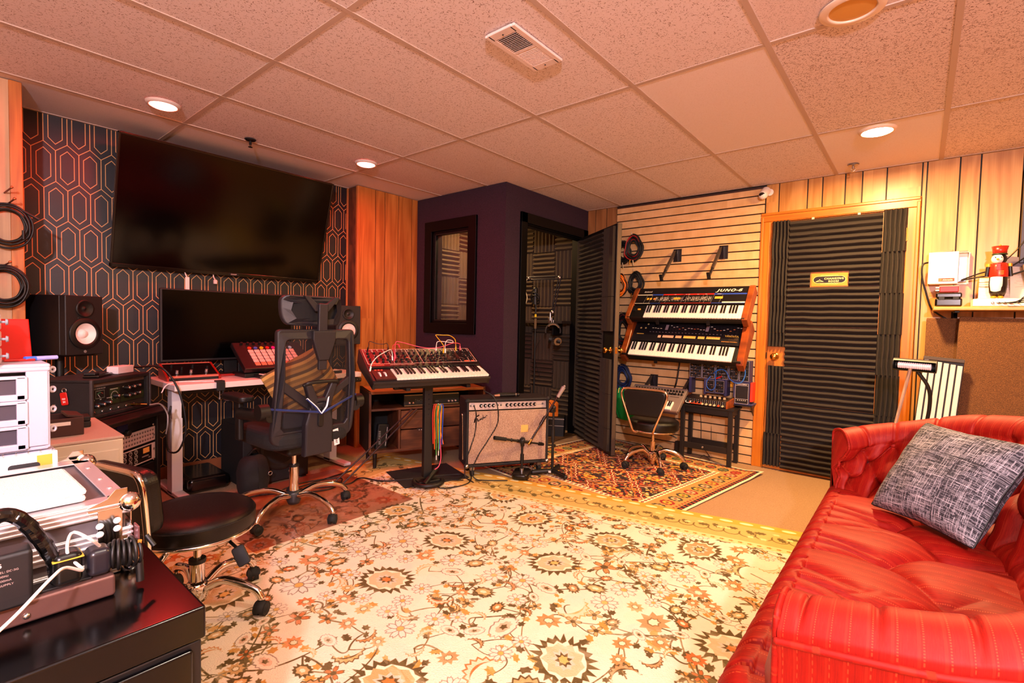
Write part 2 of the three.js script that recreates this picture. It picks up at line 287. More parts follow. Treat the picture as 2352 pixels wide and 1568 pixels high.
// acoustic foam with ridges along x; w x h, ridge pitch p, depth d, wavy by hand-cut unevenness
function foam(w, h, p, d, wob = 0.002, sd = 0) {
  const n = Math.max(1, Math.round(h / p)), q = h / n, pts = [[0, 0]];
  for (let i = 0; i < n; i++) pts.push([d * 0.1, i * q], [d * 0.9, i * q + q * 0.34], [d, i * q + q * 0.44], [d, i * q + q * 0.54], [d * 0.9, i * q + q * 0.64]);
  pts.push([d * 0.1, h], [0, h]);
  const g = new THREE.ExtrudeGeometry(poly(pts), { depth: w, bevelEnabled: false, steps: Math.max(2, Math.round(w / 0.06)) });
  g.rotateY(-Math.PI / 2); g.translate(w / 2, -h / 2, 0); // outward now +x -> rotate to +z
  const a = g.attributes.position;
  for (let i = 0; i < a.count; i++) { const x = a.getX(i), y = a.getY(i), z = a.getZ(i); a.setXYZ(i, x, y + wob * nz(x * 9 + sd, y * 6, sd) * (z > 0.005 ? 1.6 : 0), z + (z > 0.005 ? wob * nz(x * 7, y * 7, sd + 4) : 0)); }
  g.deleteAttribute('normal'); g.computeVertexNormals(); return tri(g);
}
{
  const d = struct('door_1'), wood = M({ map: rep(woodTex(0xa8560e, 0xcc7a1c, 33), 3.2, 0.45), roughness: 0.33 });
  const slabM = M({ map: rep(woodTex(0xa85a18, 0xc87a28, 39), 2, 0.45), roughness: 0.4 });
  const casing = (L) => { const pr = poly([[0, 0], [0.074, 0], [0.074, 0.02], [0.06, 0.026], [0.03, 0.024], [0.014, 0.016], [0, 0.012]]); const g = new THREE.ExtrudeGeometry(pr, { depth: L, bevelEnabled: false }); return clean(g); };
  const jl = casing(2.13); jl.rotateX(-Math.PI / 2); jl.scale(-1, 1, 1); // profile x = across, z = out
  const side = (x, flip) => { const g = bx(0.074, 2.06, 0.022, x, 1.03, ZB + 0.011, 0.004); const h = bx(0.02, 2.1, 0.009, x + flip * 0.024, 1.05, ZB + 0.026, 0.004); return [g, h]; };
  P(d, 'casing', side(-1.032, -1), wood); P(d, 'casing', side(-0.068, 1), wood);
  P(d, 'casing', [bx(1.038, 0.074, 0.0225, -0.55, 2.098, ZB + 0.0122, 0.004), bx(1.03, 0.02, 0.009, -0.55, 2.122, ZB + 0.0275, 0.004)].map((g) => { const u = g.attributes.uv; for (let i = 0; i < u.count; i++) u.setXY(i, u.getY(i), u.getX(i)); return g; }), wood);
  P(d, 'jamb_stop', [bx(0.012, 2.06, 0.016, -0.99, 1.03, ZB + 0.008, 0.002), bx(0.012, 2.06, 0.016, -0.105, 1.03, ZB + 0.008, 0.002), bx(0.89, 0.012, 0.016, -0.547, 2.062, ZB + 0.008, 0.002)], wood);
  P(d, 'door_slab', bx(0.868, 2.045, 0.03, -0.547, 1.027, ZB + 0.002, 0.002), slabM);
  const zf = ZB + 0.0175, FD = 0.038;
  const put = (w, h, x, y, vert, sd) => P(d, 'foam_panel', tf(foam(vert ? h : w, vert ? w : h, vert ? 0.027 : 0.0445, vert ? 0.034 : FD, vert ? 0.005 : 0.0035, sd), x, y, zf, 0, 0, vert ? Math.PI / 2 : 0), foamM);
  let y = 2.048; // seven sheets down the middle; the fourth-from-top is cut round the sign
  const rows = [0.42, 0.117, 0.317, 0.318, 0.318, 0.318, 0.22];
  rows.forEach((h, i) => {
    const x0 = -0.845, x1 = i < 5 ? -0.243 : -0.232;
    if (i === 1) { put(0.155, h - 0.002, x0 + 0.0775, y - h / 2, false, 5); put(0.19, h - 0.002, -0.34, y - h / 2, false, 6); }
    else put(x1 - x0, h - 0.002, (x0 + x1) / 2, y - h / 2, false, i * 3.3);
    y -= h;
  });
  [[2.055, 0.31], [1.744, 0.3], [1.443, 0.3], [1.142, 0.115], [0.866, 0.29], [0.575, 0.27], [0.304, 0.27]].forEach(([t, h], i) => put(0.128, h, -0.912 + (i > 3 ? 0.008 : 0) - (i === 6 ? 0.012 : 0), t - h / 2, true, i * 5.1 + 40));
  [[2.058, 0.305], [1.752, 0.3], [1.451, 0.3], [1.15, 0.3], [0.849, 0.3], [0.548, 0.27], [0.277, 0.25]].forEach(([t, h], i) => put(0.14, h, -0.172 + (i % 2 ? -0.004 : 0.002), t - h / 2, true, i * 4.7 + 80));
  P(d, 'door_knob', [tf(lathe([[0, 0], [0.031, 0], [0.03, 0.006], [0.012, 0.01], [0.011, 0.03], [0.024, 0.036], [0.029, 0.048], [0.026, 0.06], [0.012, 0.068], [0, 0.069]], 28), -0.919, 0.944, ZB + 0.017, Math.PI / 2)], brass);
  P(d, 'strike_plate', bx(0.006, 0.05, 0.012, -0.985, 0.95, ZB + 0.02, 0.001), M({ color: 0x3a2616, metalness: 0.6 }));
  P(d, 'hinge', [bx(0.012, 0.09, 0.008, -0.1, 1.87, ZB + 0.02, 0.002), cyl(0.005, 0.005, 0.095, -0.104, 1.87, ZB + 0.026, 10)], brass);
  const sign = cv(512, 256, (g, w, h) => {
    g.fillStyle = '#c9862c'; g.fillRect(0, 0, w, h); g.fillStyle = '#1d1416'; g.strokeStyle = '#e7c273'; g.lineWidth = 9;
    g.beginPath(); g.roundRect(26, 58, 460, 140, 70); g.fill(); g.stroke();
    for (const [yy, k] of [[54, -1], [202, 1]]) { g.beginPath(); g.moveTo(130, yy); g.bezierCurveTo(150, yy + 34 * k, 210, yy + 4 * k, 256, yy + 12 * k); g.bezierCurveTo(302, yy + 4 * k, 362, yy + 34 * k, 382, yy); g.closePath(); g.fillStyle = '#8a5f25'; g.fill(); g.lineWidth = 6; g.stroke(); g.beginPath(); g.arc(256, yy + 2 * k, 9, 0, 7); g.fillStyle = '#e7c273'; g.fill(); g.lineWidth = 4; g.beginPath(); g.moveTo(160, yy + 8 * k); g.bezierCurveTo(190, yy - 10 * k, 220, yy + 14 * k, 244, yy); g.moveTo(352, yy + 8 * k); g.bezierCurveTo(322, yy - 10 * k, 292, yy + 14 * k, 268, yy); g.stroke(); }
    text(g, 'CHANGING', 182, 108, 52, '#f6dd92', 'sans-serif', 'left', 'bold'); text(g, 'ROOM', 242, 162, 50, '#f6dd92');
    g.strokeStyle = '#f6dd92'; g.lineWidth = 8; g.lineJoin = 'round'; g.beginPath(); g.moveTo(118, 134); g.lineTo(64, 164); g.lineTo(172, 164); g.lineTo(118, 134); g.lineTo(120, 118); g.stroke();
  }, true, false);
  P(d, 'sign_plate', face(0.238, 0.1, -0.562, 1.566, zf + 0.004), M({ map: sign, roughness: 0.35, metalness: 0.2 }), 'dark oval sign with gold lettering and a coat hanger');
  P(d, 'top_clip', [bx(0.018, 0.02, 0.006, -0.69, 2.052, zf + 0.002, 0.001), bx(0.018, 0.02, 0.006, -0.39, 2.052, zf + 0.002, 0.001)], M({ color: 0xd8c0a8 }));
}

// ---------- vocal booth ----------
const boothT = speck(0x44243e, 0x120812, 91, 256, 0.9);
const boothM = M({ map: rep(boothT, 2.4, 2.4), roughness: 0.95, bumpMap: rep(bumpN(256, 100, 100, 94, 2), 2.4, 2.4), bumpScale: 0.003 });
const trimB = MP({ color: 0x020102, roughness: 0.5, specularIntensity: 0.35 });
const BX = -2.764, BZ = -3.22;
{
  const w = struct('wall_booth_front'), hole = (x0, x1, y0, y1) => [bx(x0 - X0, CEIL, 0.1, (X0 + x0) / 2, CEIL / 2, BZ - 0.05, 0), bx(BX - x1, CEIL, 0.1, (x1 + BX) / 2, CEIL / 2, BZ - 0.05, 0), bx(x1 - x0, y0, 0.1, (x0 + x1) / 2, y0 / 2, BZ - 0.05, 0), bx(x1 - x0, CEIL - y1, 0.1, (x0 + x1) / 2, (CEIL + y1) / 2, BZ - 0.05, 0)];
  P(w, 'carpet_facing', hole(-3.69, -3.165, 1.15, 2.04), boothM);
  const s = struct('wall_booth_side'), za = -3.5, zb = -4.44, yt = 2.075;
  P(s, 'carpet_facing', [bx(0.1, CEIL, BZ - 0.1 - za, BX - 0.05, CEIL / 2, (BZ - 0.1 + za) / 2, 0), bx(0.1, CEIL, zb - ZB, BX - 0.05, CEIL / 2, (zb + ZB) / 2, 0), bx(0.1, CEIL - yt, za - zb, BX - 0.05, (CEIL + yt) / 2, (za + zb) / 2, 0)], boothM);
  const t = struct('trim_1');
  P(t, 'jamb', [bx(0.022, 2.16, 0.085, BX + 0.011, 1.08, -3.46, 0.003), bx(0.1, 2.08, 0.016, BX - 0.05, 1.04, -3.508, 0.002)], trimB);
  P(t, 'jamb', [bx(0.022, 2.16, 0.085, BX + 0.011, 1.08, -4.5, 0.003), bx(0.1, 2.08, 0.016, BX - 0.05, 1.04, -4.432, 0.002)], trimB);
  P(t, 'head', [bx(0.022, 0.09, 1.125, BX + 0.011, 2.115, -3.98, 0.003), bx(0.1, 0.016, 0.94, BX - 0.05, 2.067, -3.97, 0.002), bx(0.03, 0.02, 0.9, BX - 0.03, 2.05, -3.97, 0.002)], trimB);
  P(t, 'sill', bx(0.12, 0.012, 0.94, BX - 0.05, 0.006, -3.97, 0.003), M({ color: 0x6a4a26, metalness: 0.4, roughness: 0.5 }));
}
{
  const w = struct('window_1'), x0 = -3.787, x1 = -3.09, y0 = 1.06, y1 = 2.133, f = 0.098;
  P(w, 'window_frame', [bx(f, y1 - y0, 0.024, x0 + f / 2, (y0 + y1) / 2, BZ + 0.012, 0.004), bx(f, y1 - y0, 0.024, x1 - f / 2, (y0 + y1) / 2, BZ + 0.012, 0.004), bx(x1 - x0, f, 0.024, (x0 + x1) / 2, y0 + f / 2, BZ + 0.0125, 0.004), bx(x1 - x0, f, 0.024, (x0 + x1) / 2, y1 - f / 2, BZ + 0.0125, 0.004)], trimB);
  const a = x0 + f, b = x1 - f, c = y0 + f, d = y1 - f;
  P(w, 'reveal', [bx(0.02, d - c, 0.11, a + 0.01, (c + d) / 2, BZ - 0.05, 0.002), bx(0.02, d - c, 0.11, b - 0.01, (c + d) / 2, BZ - 0.05, 0.002), bx(b - a, 0.02, 0.11, (a + b) / 2, c + 0.01, BZ - 0.05, 0.002), bx(b - a, 0.02, 0.11, (a + b) / 2, d - 0.01, BZ - 0.05, 0.002)], trimB);
  P(w, 'glazing_bead', [bx(0.014, d - c, 0.014, a + 0.026, (c + d) / 2, BZ - 0.01, 0.002), bx(0.014, d - c, 0.014, b - 0.026, (c + d) / 2, BZ - 0.01, 0.002), bx(b - a, 0.014, 0.014, (a + b) / 2, c + 0.026, BZ - 0.01, 0.002), bx(b - a, 0.014, 0.014, (a + b) / 2, d - 0.026, BZ - 0.01, 0.002)], black);
  const gl = MP({ color: 0xffffff, transmission: 1, thickness: 0, roughness: 0.02, ior: 1.5 });
  P(w, 'pane', face(b - a, d - c, (a + b) / 2, (c + d) / 2, BZ - 0.02), gl); P(w, 'pane', face(b - a, d - c, (a + b) / 2, (c + d) / 2, BZ - 0.085), gl);
}
{ // foam-lined inside: square tiles, every other one turned
  const w = struct('wall_booth_lining'), A = foam(0.3, 0.3, 0.05, 0.048, 0.002, 1), S = 0.302, lin = M({ color: 0x46382a, roughness: 0.92 });
  P(w, 'lining_board', [bx(1.24, CEIL, 0.01, -3.44, CEIL / 2, ZB + 0.01, 0), bx(0.01, CEIL, 1.22, X0 + 0.01, CEIL / 2, -3.94, 0)], M({ color: 0x1d1712 }));
  for (let r = 0; r < 7; r++) for (let c = 0; c < 4; c++) {
    const m = P(w, 'foam_panel', A, lin); m.position.set(-2.99 - c * S, 2.12 - r * S, ZB + 0.015); m.rotation.z = (r + c) % 2 ? Math.PI / 2 : 0;
    const n = P(w, 'foam_panel', A, lin); n.position.set(X0 + 0.015, 2.12 - r * S, -4.4 + c * S); n.rotation.set(0, Math.PI / 2, (r + c) % 2 ? 0 : Math.PI / 2, 'YXZ');
  }
}
{ // booth door, standing open
  const d = struct('door_2'); d.position.set(BX + 0.012, 0.02, -4.425); d.rotation.y = -0.631;
  const L = 0.872, H = 2.04;
  P(d, 'door_slab', bx(L, H, 0.045, L / 2, H / 2, 0, 0.003), M({ color: 0x060505, roughness: 0.5 }));
  P(d, 'edge_strip', bx(0.004, H, 0.035, L + 0.001, H / 2, 0, 0.001), M({ color: 0x5b4a3a, metalness: 0.3, roughness: 0.5, bumpMap: rep(bumpN(128, 60, 60, 9, 2), 8, 8), bumpScale: 0.002 }));
  const dm = M({ color: 0x2a2119, roughness: 0.92 }), put = (w, h, x, y, vert, sd) => P(d, 'foam_panel', tf(foam(vert ? h : w, vert ? w : h, vert ? 0.035 : 0.0435, vert ? 0.03 : 0.04, 0.004, sd), x, y, 0.0225, 0, 0, vert ? Math.PI / 2 : 0), dm);
  let y = H - 0.03; [0.3, 0.3, 0.3, 0.3, 0.3, 0.3, 0.19].forEach((h, i) => { put(0.28, h - 0.002, 0.225, y - h / 2, false, i * 2.1); put(0.28, h - 0.002, 0.507, y - h / 2 - (i > 4 ? 0.008 : 0), false, i * 2.9 + 30); y -= h; });
  [[H - 0.02, 0.31], [1.71, 0.305], [1.403, 0.305], [0.85, 0.31], [0.538, 0.305], [0.231, 0.2]].forEach(([t, h], i) => { put(0.13, h, 0.715, t - h / 2, true, i + 60); P(d, 'foam_panel', bx(0.07, h, 0.03, 0.817, t - h / 2, 0.0375, 0.004), dm); });
  for (let i = 0; i < 6; i++) put(0.07, 0.318, 0.048, H - 0.19 - i * 0.32, true, i * 3 + 90);
  for (const s of [1, -1]) P(d, 'door_knob', tf(lathe([[0, 0], [0.03, 0], [0.028, 0.006], [0.011, 0.01], [0.011, 0.034], [0.025, 0.042], [0.029, 0.054], [0.02, 0.068], [0, 0.07]], 24), L - 0.062, 0.93, s * 0.022, s * Math.PI / 2), brass);
  P(d, 'latch', bx(0.005, 0.055, 0.02, L + 0.003, 0.93, 0, 0.001), brass);
}
// ---------- rugs and mat ----------
function flower(g, x, y, r, n, petal, line, core, rot = 0) {
  g.save(); g.translate(x, y); g.rotate(rot); g.lineWidth = Math.max(1.2, r * 0.06); g.strokeStyle = line; g.fillStyle = petal;
  for (let i = 0; i < n; i++) { g.save(); g.rotate(i / n * 6.283); g.beginPath(); g.moveTo(0, 0); g.quadraticCurveTo(r * 0.36, -r * 0.5, r * 0.12, -r); g.lineTo(0, -r * 0.86); g.lineTo(-r * 0.12, -r); g.quadraticCurveTo(-r * 0.36, -r * 0.5, 0, 0); g.fill(); g.stroke(); g.restore(); }
  g.fillStyle = core; g.beginPath(); g.arc(0, 0, r * 0.26, 0, 7); g.fill(); g.stroke(); g.restore();
}
function spiky(g, x, y, rx, ry, n, deep, col, rot = 0) { g.save(); g.translate(x, y); g.rotate(rot); g.fillStyle = col; g.beginPath(); for (let i = 0; i <= n * 2; i++) { const a = i / (n * 2) * 6.283, k = (i % 2 ? 1 - deep : 1) * (1 + 0.07 * Math.sin(i * 3.7)); g.lineTo(Math.cos(a) * rx * k, Math.sin(a) * ry * k); } g.fill(); g.restore(); }
function palmette(g, x, y, r, rot, c) {
  spiky(g, x, y, r, r * 0.84, 22, 0.24, c.olive, rot); spiky(g, x, y, r * 0.74, r * 0.6, 14, 0.12, c.cream, rot); spiky(g, x, y, r * 0.66, r * 0.53, 9, 0.16, c.hot, rot);
  spiky(g, x, y, r * 0.42, r * 0.3, 9, 0.3, c.cream2, rot); spiky(g, x, y, r * 0.3, r * 0.22, 8, 0.4, c.olive, rot); spiky(g, x, y, r * 0.18, r * 0.14, 6, 0.3, c.hot2, rot);
}
function sickle(g, x, y, r, rot, a, b) {
  g.save(); g.translate(x, y); g.rotate(rot); const L = (r0, r1, col) => { g.fillStyle = col; g.beginPath(); for (let i = 0; i <= 18; i++) { const t = -1.9 + i / 18 * 3.2, k = r0 * (i % 2 ? 0.9 : 1.06); g.lineTo(Math.cos(t) * k, Math.sin(t) * k * 0.8); } for (let i = 18; i >= 0; i--) { const t = -1.9 + i / 18 * 3.2, k = r0 - (r0 - r1) * Math.sin(i / 18 * 3.1416); g.lineTo(Math.cos(t) * k, Math.sin(t) * k * 0.8); } g.fill(); }; L(r, r * 0.55, a); L(r * 0.9, r * 0.66, b); g.restore();
}
const RC = { olive: '#57441a', cream: '#ecdcc0', cream2: '#cdb9a4', hot: '#c8702c', hot2: '#c08a3c' };
const bigRugT = cv(2048, 1536, (g, w, h) => {
  const S = w / 3.66; g.fillStyle = '#e6d6bd'; g.fillRect(0, 0, w, h);
  for (let i = 0; i < 900; i++) { g.fillStyle = `rgba(${rr(190, 225)},${rr(168, 200)},${rr(150, 180)},.10)`; g.beginPath(); g.ellipse(rnd() * w, rnd() * h, rr(10, 70), rr(8, 50), rnd() * 3, 0, 7); g.fill(); }
  // field motifs on a jittered net, joined by vines
  const bx0 = 0.36 * S, pts = [];
  for (let tries = 0; tries < 14000 && pts.length < 520; tries++) { const p = [rr(bx0 * 0.9, w - bx0 * 0.9), rr(bx0 * 0.9, h - bx0 * 0.9), 0]; const t = rnd(); p[2] = tries < 300 ? 0.14 : tries > 6000 ? 0.036 : t < 0.25 ? 0.078 : t < 0.6 ? 0.058 : 0.044; if (pts.every((q) => Math.hypot(q[0] - p[0], q[1] - p[1]) > (p[2] + q[2]) * S * (p[2] > 0.1 && q[2] > 0.1 ? 1.5 : 0.92))) pts.push(p); }
  g.lineCap = 'round'; g.lineJoin = 'round';
  pts.forEach((p, i) => { const near = pts.slice(i + 1).map((q) => [Math.hypot(q[0] - p[0], q[1] - p[1]), q]).sort((a, b) => a[0] - b[0]).slice(0, 2); for (const [d, q] of near) { if (d > 0.34 * S || rnd() < 0.25) continue; g.strokeStyle = rnd() < 0.7 ? '#5c4820' : '#7d683c'; g.lineWidth = rr(2, 4.5); const mx = (p[0] + q[0]) / 2 + rr(-40, 40), my = (p[1] + q[1]) / 2 + rr(-40, 40); g.beginPath(); g.moveTo(p[0], p[1]); g.quadraticCurveTo(mx, my, q[0], q[1]); g.stroke(); for (let k = 0; k < 2; k++) spiky(g, mx + rr(-22, 22), my + rr(-22, 22), rr(9, 17), rr(6, 11), 6, 0.35, rnd() < 0.6 ? '#57441a' : '#c08a3c', rnd() * 6); } });
  const hots = ['#c98146', '#c06a32', '#d2a062', '#c59a62', '#cb8a58'];
  pts.forEach((p, i) => {
    const r = p[2] * S, t = rnd(), rot = rnd() * 6.28, hot = hots[i % 5];
    g.fillStyle = '#e6d6bd'; if (p[2] > 0.1) palmette(g, p[0], p[1], r, rot, { ...RC, hot: i % 3 ? hot : '#cdb087', hot2: i % 2 ? '#c8702c' : '#d7a65a' });
    else if (t < 0.22) { spiky(g, p[0], p[1], r, r * 0.8, 9, 0.34, hot, rot); spiky(g, p[0], p[1], r * 0.42, r * 0.36, 7, 0.2, '#7a6236', rot); spiky(g, p[0], p[1], r * 0.32, r * 0.27, 7, 0.2, '#e6d3b0', rot); }
    else if (t < 0.46) sickle(g, p[0], p[1], r * 1.25, rot, i % 2 ? '#57441a' : hot, i % 2 ? hot : '#d9c6a4');
    else if (t < 0.6) { spiky(g, p[0], p[1], r, r * 0.72, 13, 0.25, '#57441a', rot); spiky(g, p[0], p[1], r * 0.66, r * 0.46, 7, 0.2, hot, rot); spiky(g, p[0], p[1], r * 0.3, r * 0.2, 6, 0.2, '#e6d3b0', rot); }
    else if (t < 0.76) { flower(g, p[0], p[1], r, 8, '#e0d0bc', '#8d7a66', '#d0a04c', rot); }
    else if (t < 0.88) { spiky(g, p[0], p[1], r, r * 0.6, 16, 0.1, '#8b7562', rot); spiky(g, p[0], p[1], r * 0.93, r * 0.53, 16, 0.1, '#e2d2ba', rot); spiky(g, p[0], p[1], r * 0.6, r * 0.3, 9, 0.15, '#d2a98a', rot); spiky(g, p[0], p[1], r * 0.28, r * 0.2, 5, 0.4, '#57441a', rot); }
    else { flower(g, p[0], p[1], r * 0.8, 5, hot, '#57441a', '#57441a', rot); }
  });
  for (let i = 0; i < 2600; i++) { g.fillStyle = `rgba(232,218,194,${rr(0.06, 0.22)})`; g.beginPath(); g.ellipse(rnd() * w, rnd() * h, rr(6, 46), rr(3, 14), rnd() * 0.6, 0, 7); g.fill(); }
  // gold border with its guard stripes
  const band = (a, b, c) => { g.fillStyle = c; g.beginPath(); g.rect(a, a, w - 2 * a, h - 2 * a); g.rect(b, h - b, w - 2 * b, -(h - 2 * b)); g.fill('evenodd'); };
  band(0.08 * S, 0.3 * S, '#c4a45c'); band(0.3 * S, 0.355 * S, '#dcc48a'); band(0, 0.08 * S, '#cf9a34');
  const along = (off, step, f) => { for (let x = off; x < w - off; x += step) { f(x, off, 0); f(x, h - off, 3.14); } for (let y = off + step; y < h - off; y += step) { f(off, y, -1.57); f(w - off, y, 1.57); } };
  let k = 0; along(0.19 * S, 46, (x, y, a) => { k++; const c = k % 4; g.strokeStyle = '#6f5a22'; g.lineWidth = 4; g.beginPath(); g.arc(x, y, 24, a, a + 3.6); g.stroke(); if (c === 0) palmette(g, x, y, 42, a, { ...RC, hot: '#cf9a3c', hot2: '#e4d09c', cream: '#e6d3a4' }); else if (c === 2) flower(g, x, y, 27, 7, '#e6d6ac', '#7a6428', '#c08030', a); else { spiky(g, x + rr(-10, 10), y + rr(-30, 30), 21, 12, 9, 0.3, '#6a5824', a + c); spiky(g, x + rr(-20, 20), y + rr(-40, 40), 13, 9, 6, 0.3, '#e2c888', a); } });
  along(0.328 * S, 26, (x, y, a) => { spiky(g, x, y, 9, 7, 5, 0.4, k++ % 2 ? '#6a5824' : '#c08030', a); });
  along(0.04 * S, 62, (x, y, a) => { g.fillStyle = '#ead9a8'; g.beginPath(); g.ellipse(x, y, Math.abs(Math.sin(a)) > 0.5 ? 9 : 21, Math.abs(Math.sin(a)) > 0.5 ? 21 : 9, 0, 0, 7); g.fill(); });
  for (let i = 0; i < 60000; i++) { const v = rnd() < 0.5 ? 255 : 60; g.fillStyle = `rgba(${v},${v * 0.9},${v * 0.78},.06)`; g.fillRect(rnd() * w, rnd() * h, rr(1, 3), 1); }
}, true, false);
const pile = rep(bumpN(256, 110, 110, 8, 2), 1, 1);
const bigRug = T('floral_rug', 'large cream rug with orange and olive flowers and a gold border', 'rug', [-1.424, 0, -1.616], 0.212);
P(bigRug, 'rug_top', (() => { const g = grid(2, 2, (u, v, q) => q.set(-1.83 + 3.66 * u, 0.0125, 1.37 - 2.74 * v), (u, v) => [u, v]); return g; })(), M({ map: bigRugT, roughness: 0.96, bumpMap: rep(bumpN(512, 120, 120, 8, 2), 6, 5), bumpScale: 0.003 }));
P(bigRug, 'rug_edge', bx(3.664, 0.0035, 2.744, 0, 0.0105, 0, 0.001), M({ color: 0xb98a34, roughness: 0.95 }));
const redRugT = cv(1024, 1024, (g, w, h) => {
  g.fillStyle = '#2a1416'; g.fillRect(0, 0, w, h); const hot = ['#a8301e', '#c8742a', '#d9a040', '#7c1e1a', '#e0c48c', '#3c4230', '#b0522a', '#d9b060'];
  const B = 175;
  for (let i = 0; i < 2300; i++) { const x = rr(B, w - B), y = rr(B, h - B); spiky(g, x, y, rr(5, 13), rr(5, 11), 5, 0.3, hot[Math.floor(rnd() * 8)], rnd() * 6); }
  const dia = (x, y, a, b, c, lw) => { g.strokeStyle = c; g.lineWidth = lw; g.beginPath(); for (let i = 0; i <= 40; i++) { const t = i / 40 * 6.283, k = 1 / (Math.abs(Math.cos(t)) + Math.abs(Math.sin(t))), z = i % 2 ? 0.95 : 1.02; g.lineTo(x + Math.cos(t) * a * k * z, y + Math.sin(t) * b * k * z); } g.closePath(); g.stroke(); };
  for (const [x, y] of [[512, 300], [512, 720], [300, 512], [724, 512], [330, 250], [694, 250], [330, 780], [694, 780]]) { dia(x, y, 150, 170, '#8c1c18', 15); dia(x, y, 150, 170, '#e8cf98', 5); dia(x, y, 116, 134, '#c8742a', 5); spiky(g, x, y, 40, 24, 10, 0.2, '#dba436', 0); spiky(g, x, y, 18, 11, 6, 0.3, '#8c1c18', 0); }
  const band = (a, b, c) => { g.fillStyle = c; g.beginPath(); g.rect(a, a, w - 2 * a, h - 2 * a); g.rect(b, h - b, w - 2 * b, -(h - 2 * b)); g.fill('evenodd'); };
  band(0, 14, '#e6d6b4'); band(14, 34, '#231214'); band(34, 150, '#b98a48'); band(150, 176, '#ecdcb4');
  const along = (o, st, f) => { for (let x = o; x < w - o; x += st) { f(x, o, 0); f(x, h - o, 0); } for (let y = o + st; y < h - o; y += st) { f(o, y, 1); f(w - o, y, 1); } };
  let k = 0; along(95, 64, (x, y, v) => { k++; spiky(g, x, y, v ? 34 : 28, v ? 28 : 34, 10, 0.14, k % 3 ? '#3d3b2a' : '#8c1c18', 0); spiky(g, x, y, 22, 18, 8, 0.15, ['#d9a436', '#6f7a4a', '#cfa878', '#b24a26'][k % 4], 0); spiky(g, x, y, 9, 7, 6, 0.2, '#7c1e1a', 0); });
  along(45, 22, (x, y) => { spiky(g, x, y, 9, 9, 4, 0.5, '#8c1c18', 0.78); }); along(163, 24, (x, y) => { spiky(g, x, y, 8, 13, 4, 0.45, k++ % 2 ? '#8c1c18' : '#d08a2c', 0); }); along(24, 26, (x, y) => { g.fillStyle = '#c8442a'; g.fillRect(x - 7, y - 4, 14, 8); });
}, true, false);
const redRug = T('persian_rug', 'smaller dark red patterned rug with a light border under the round-seated chair', 'rug', [-1.86, 0, -3.62], -0.15);
P(redRug, 'rug_top', grid(24, 24, (u, v, q) => { const x = -0.83 + 1.66 * u, z = 0.83 - 1.66 * v; q.set(x, 0.0075 + 0.02 * smooth(0.9, 1, u) * smooth(0.1, 0.95, v) * (0.4 + 0.6 * Math.abs(nz(v * 9, 2))) + 0.012 * smooth(0.9, 1, u) * smooth(0.84, 1, v), z); }, (u, v) => [u, v]), M({ map: redRugT, roughness: 0.96, bumpMap: pile, bumpScale: 0.002, side: THREE.DoubleSide }));
P(redRug, 'rug_edge', bx(1.5, 0.006, 1.6, -0.06, 0.0035, 0, 0.002), M({ color: 0x2a1214, roughness: 0.95 }));
one('chair_mat', 'clear plastic chair mat under the mesh-backed office chair', 'floor mat', bx(0.95, 0.003, 1.0, -2.97, 0.0155, -1.545, 0.001), MP({ color: 0xf0dcd6, transmission: 1, thickness: 0, roughness: 0.28, ior: 1.45 }));
{ const t = T('base_mat', 'black square mat under the synthesizer stand', 'floor mat', [-2.82, 0.0135, -2.44], 1.25); P(t, 'mat', bx(0.5, 0.005, 0.42, 0, 0.0025, 0, 0.002), blackMatte); }

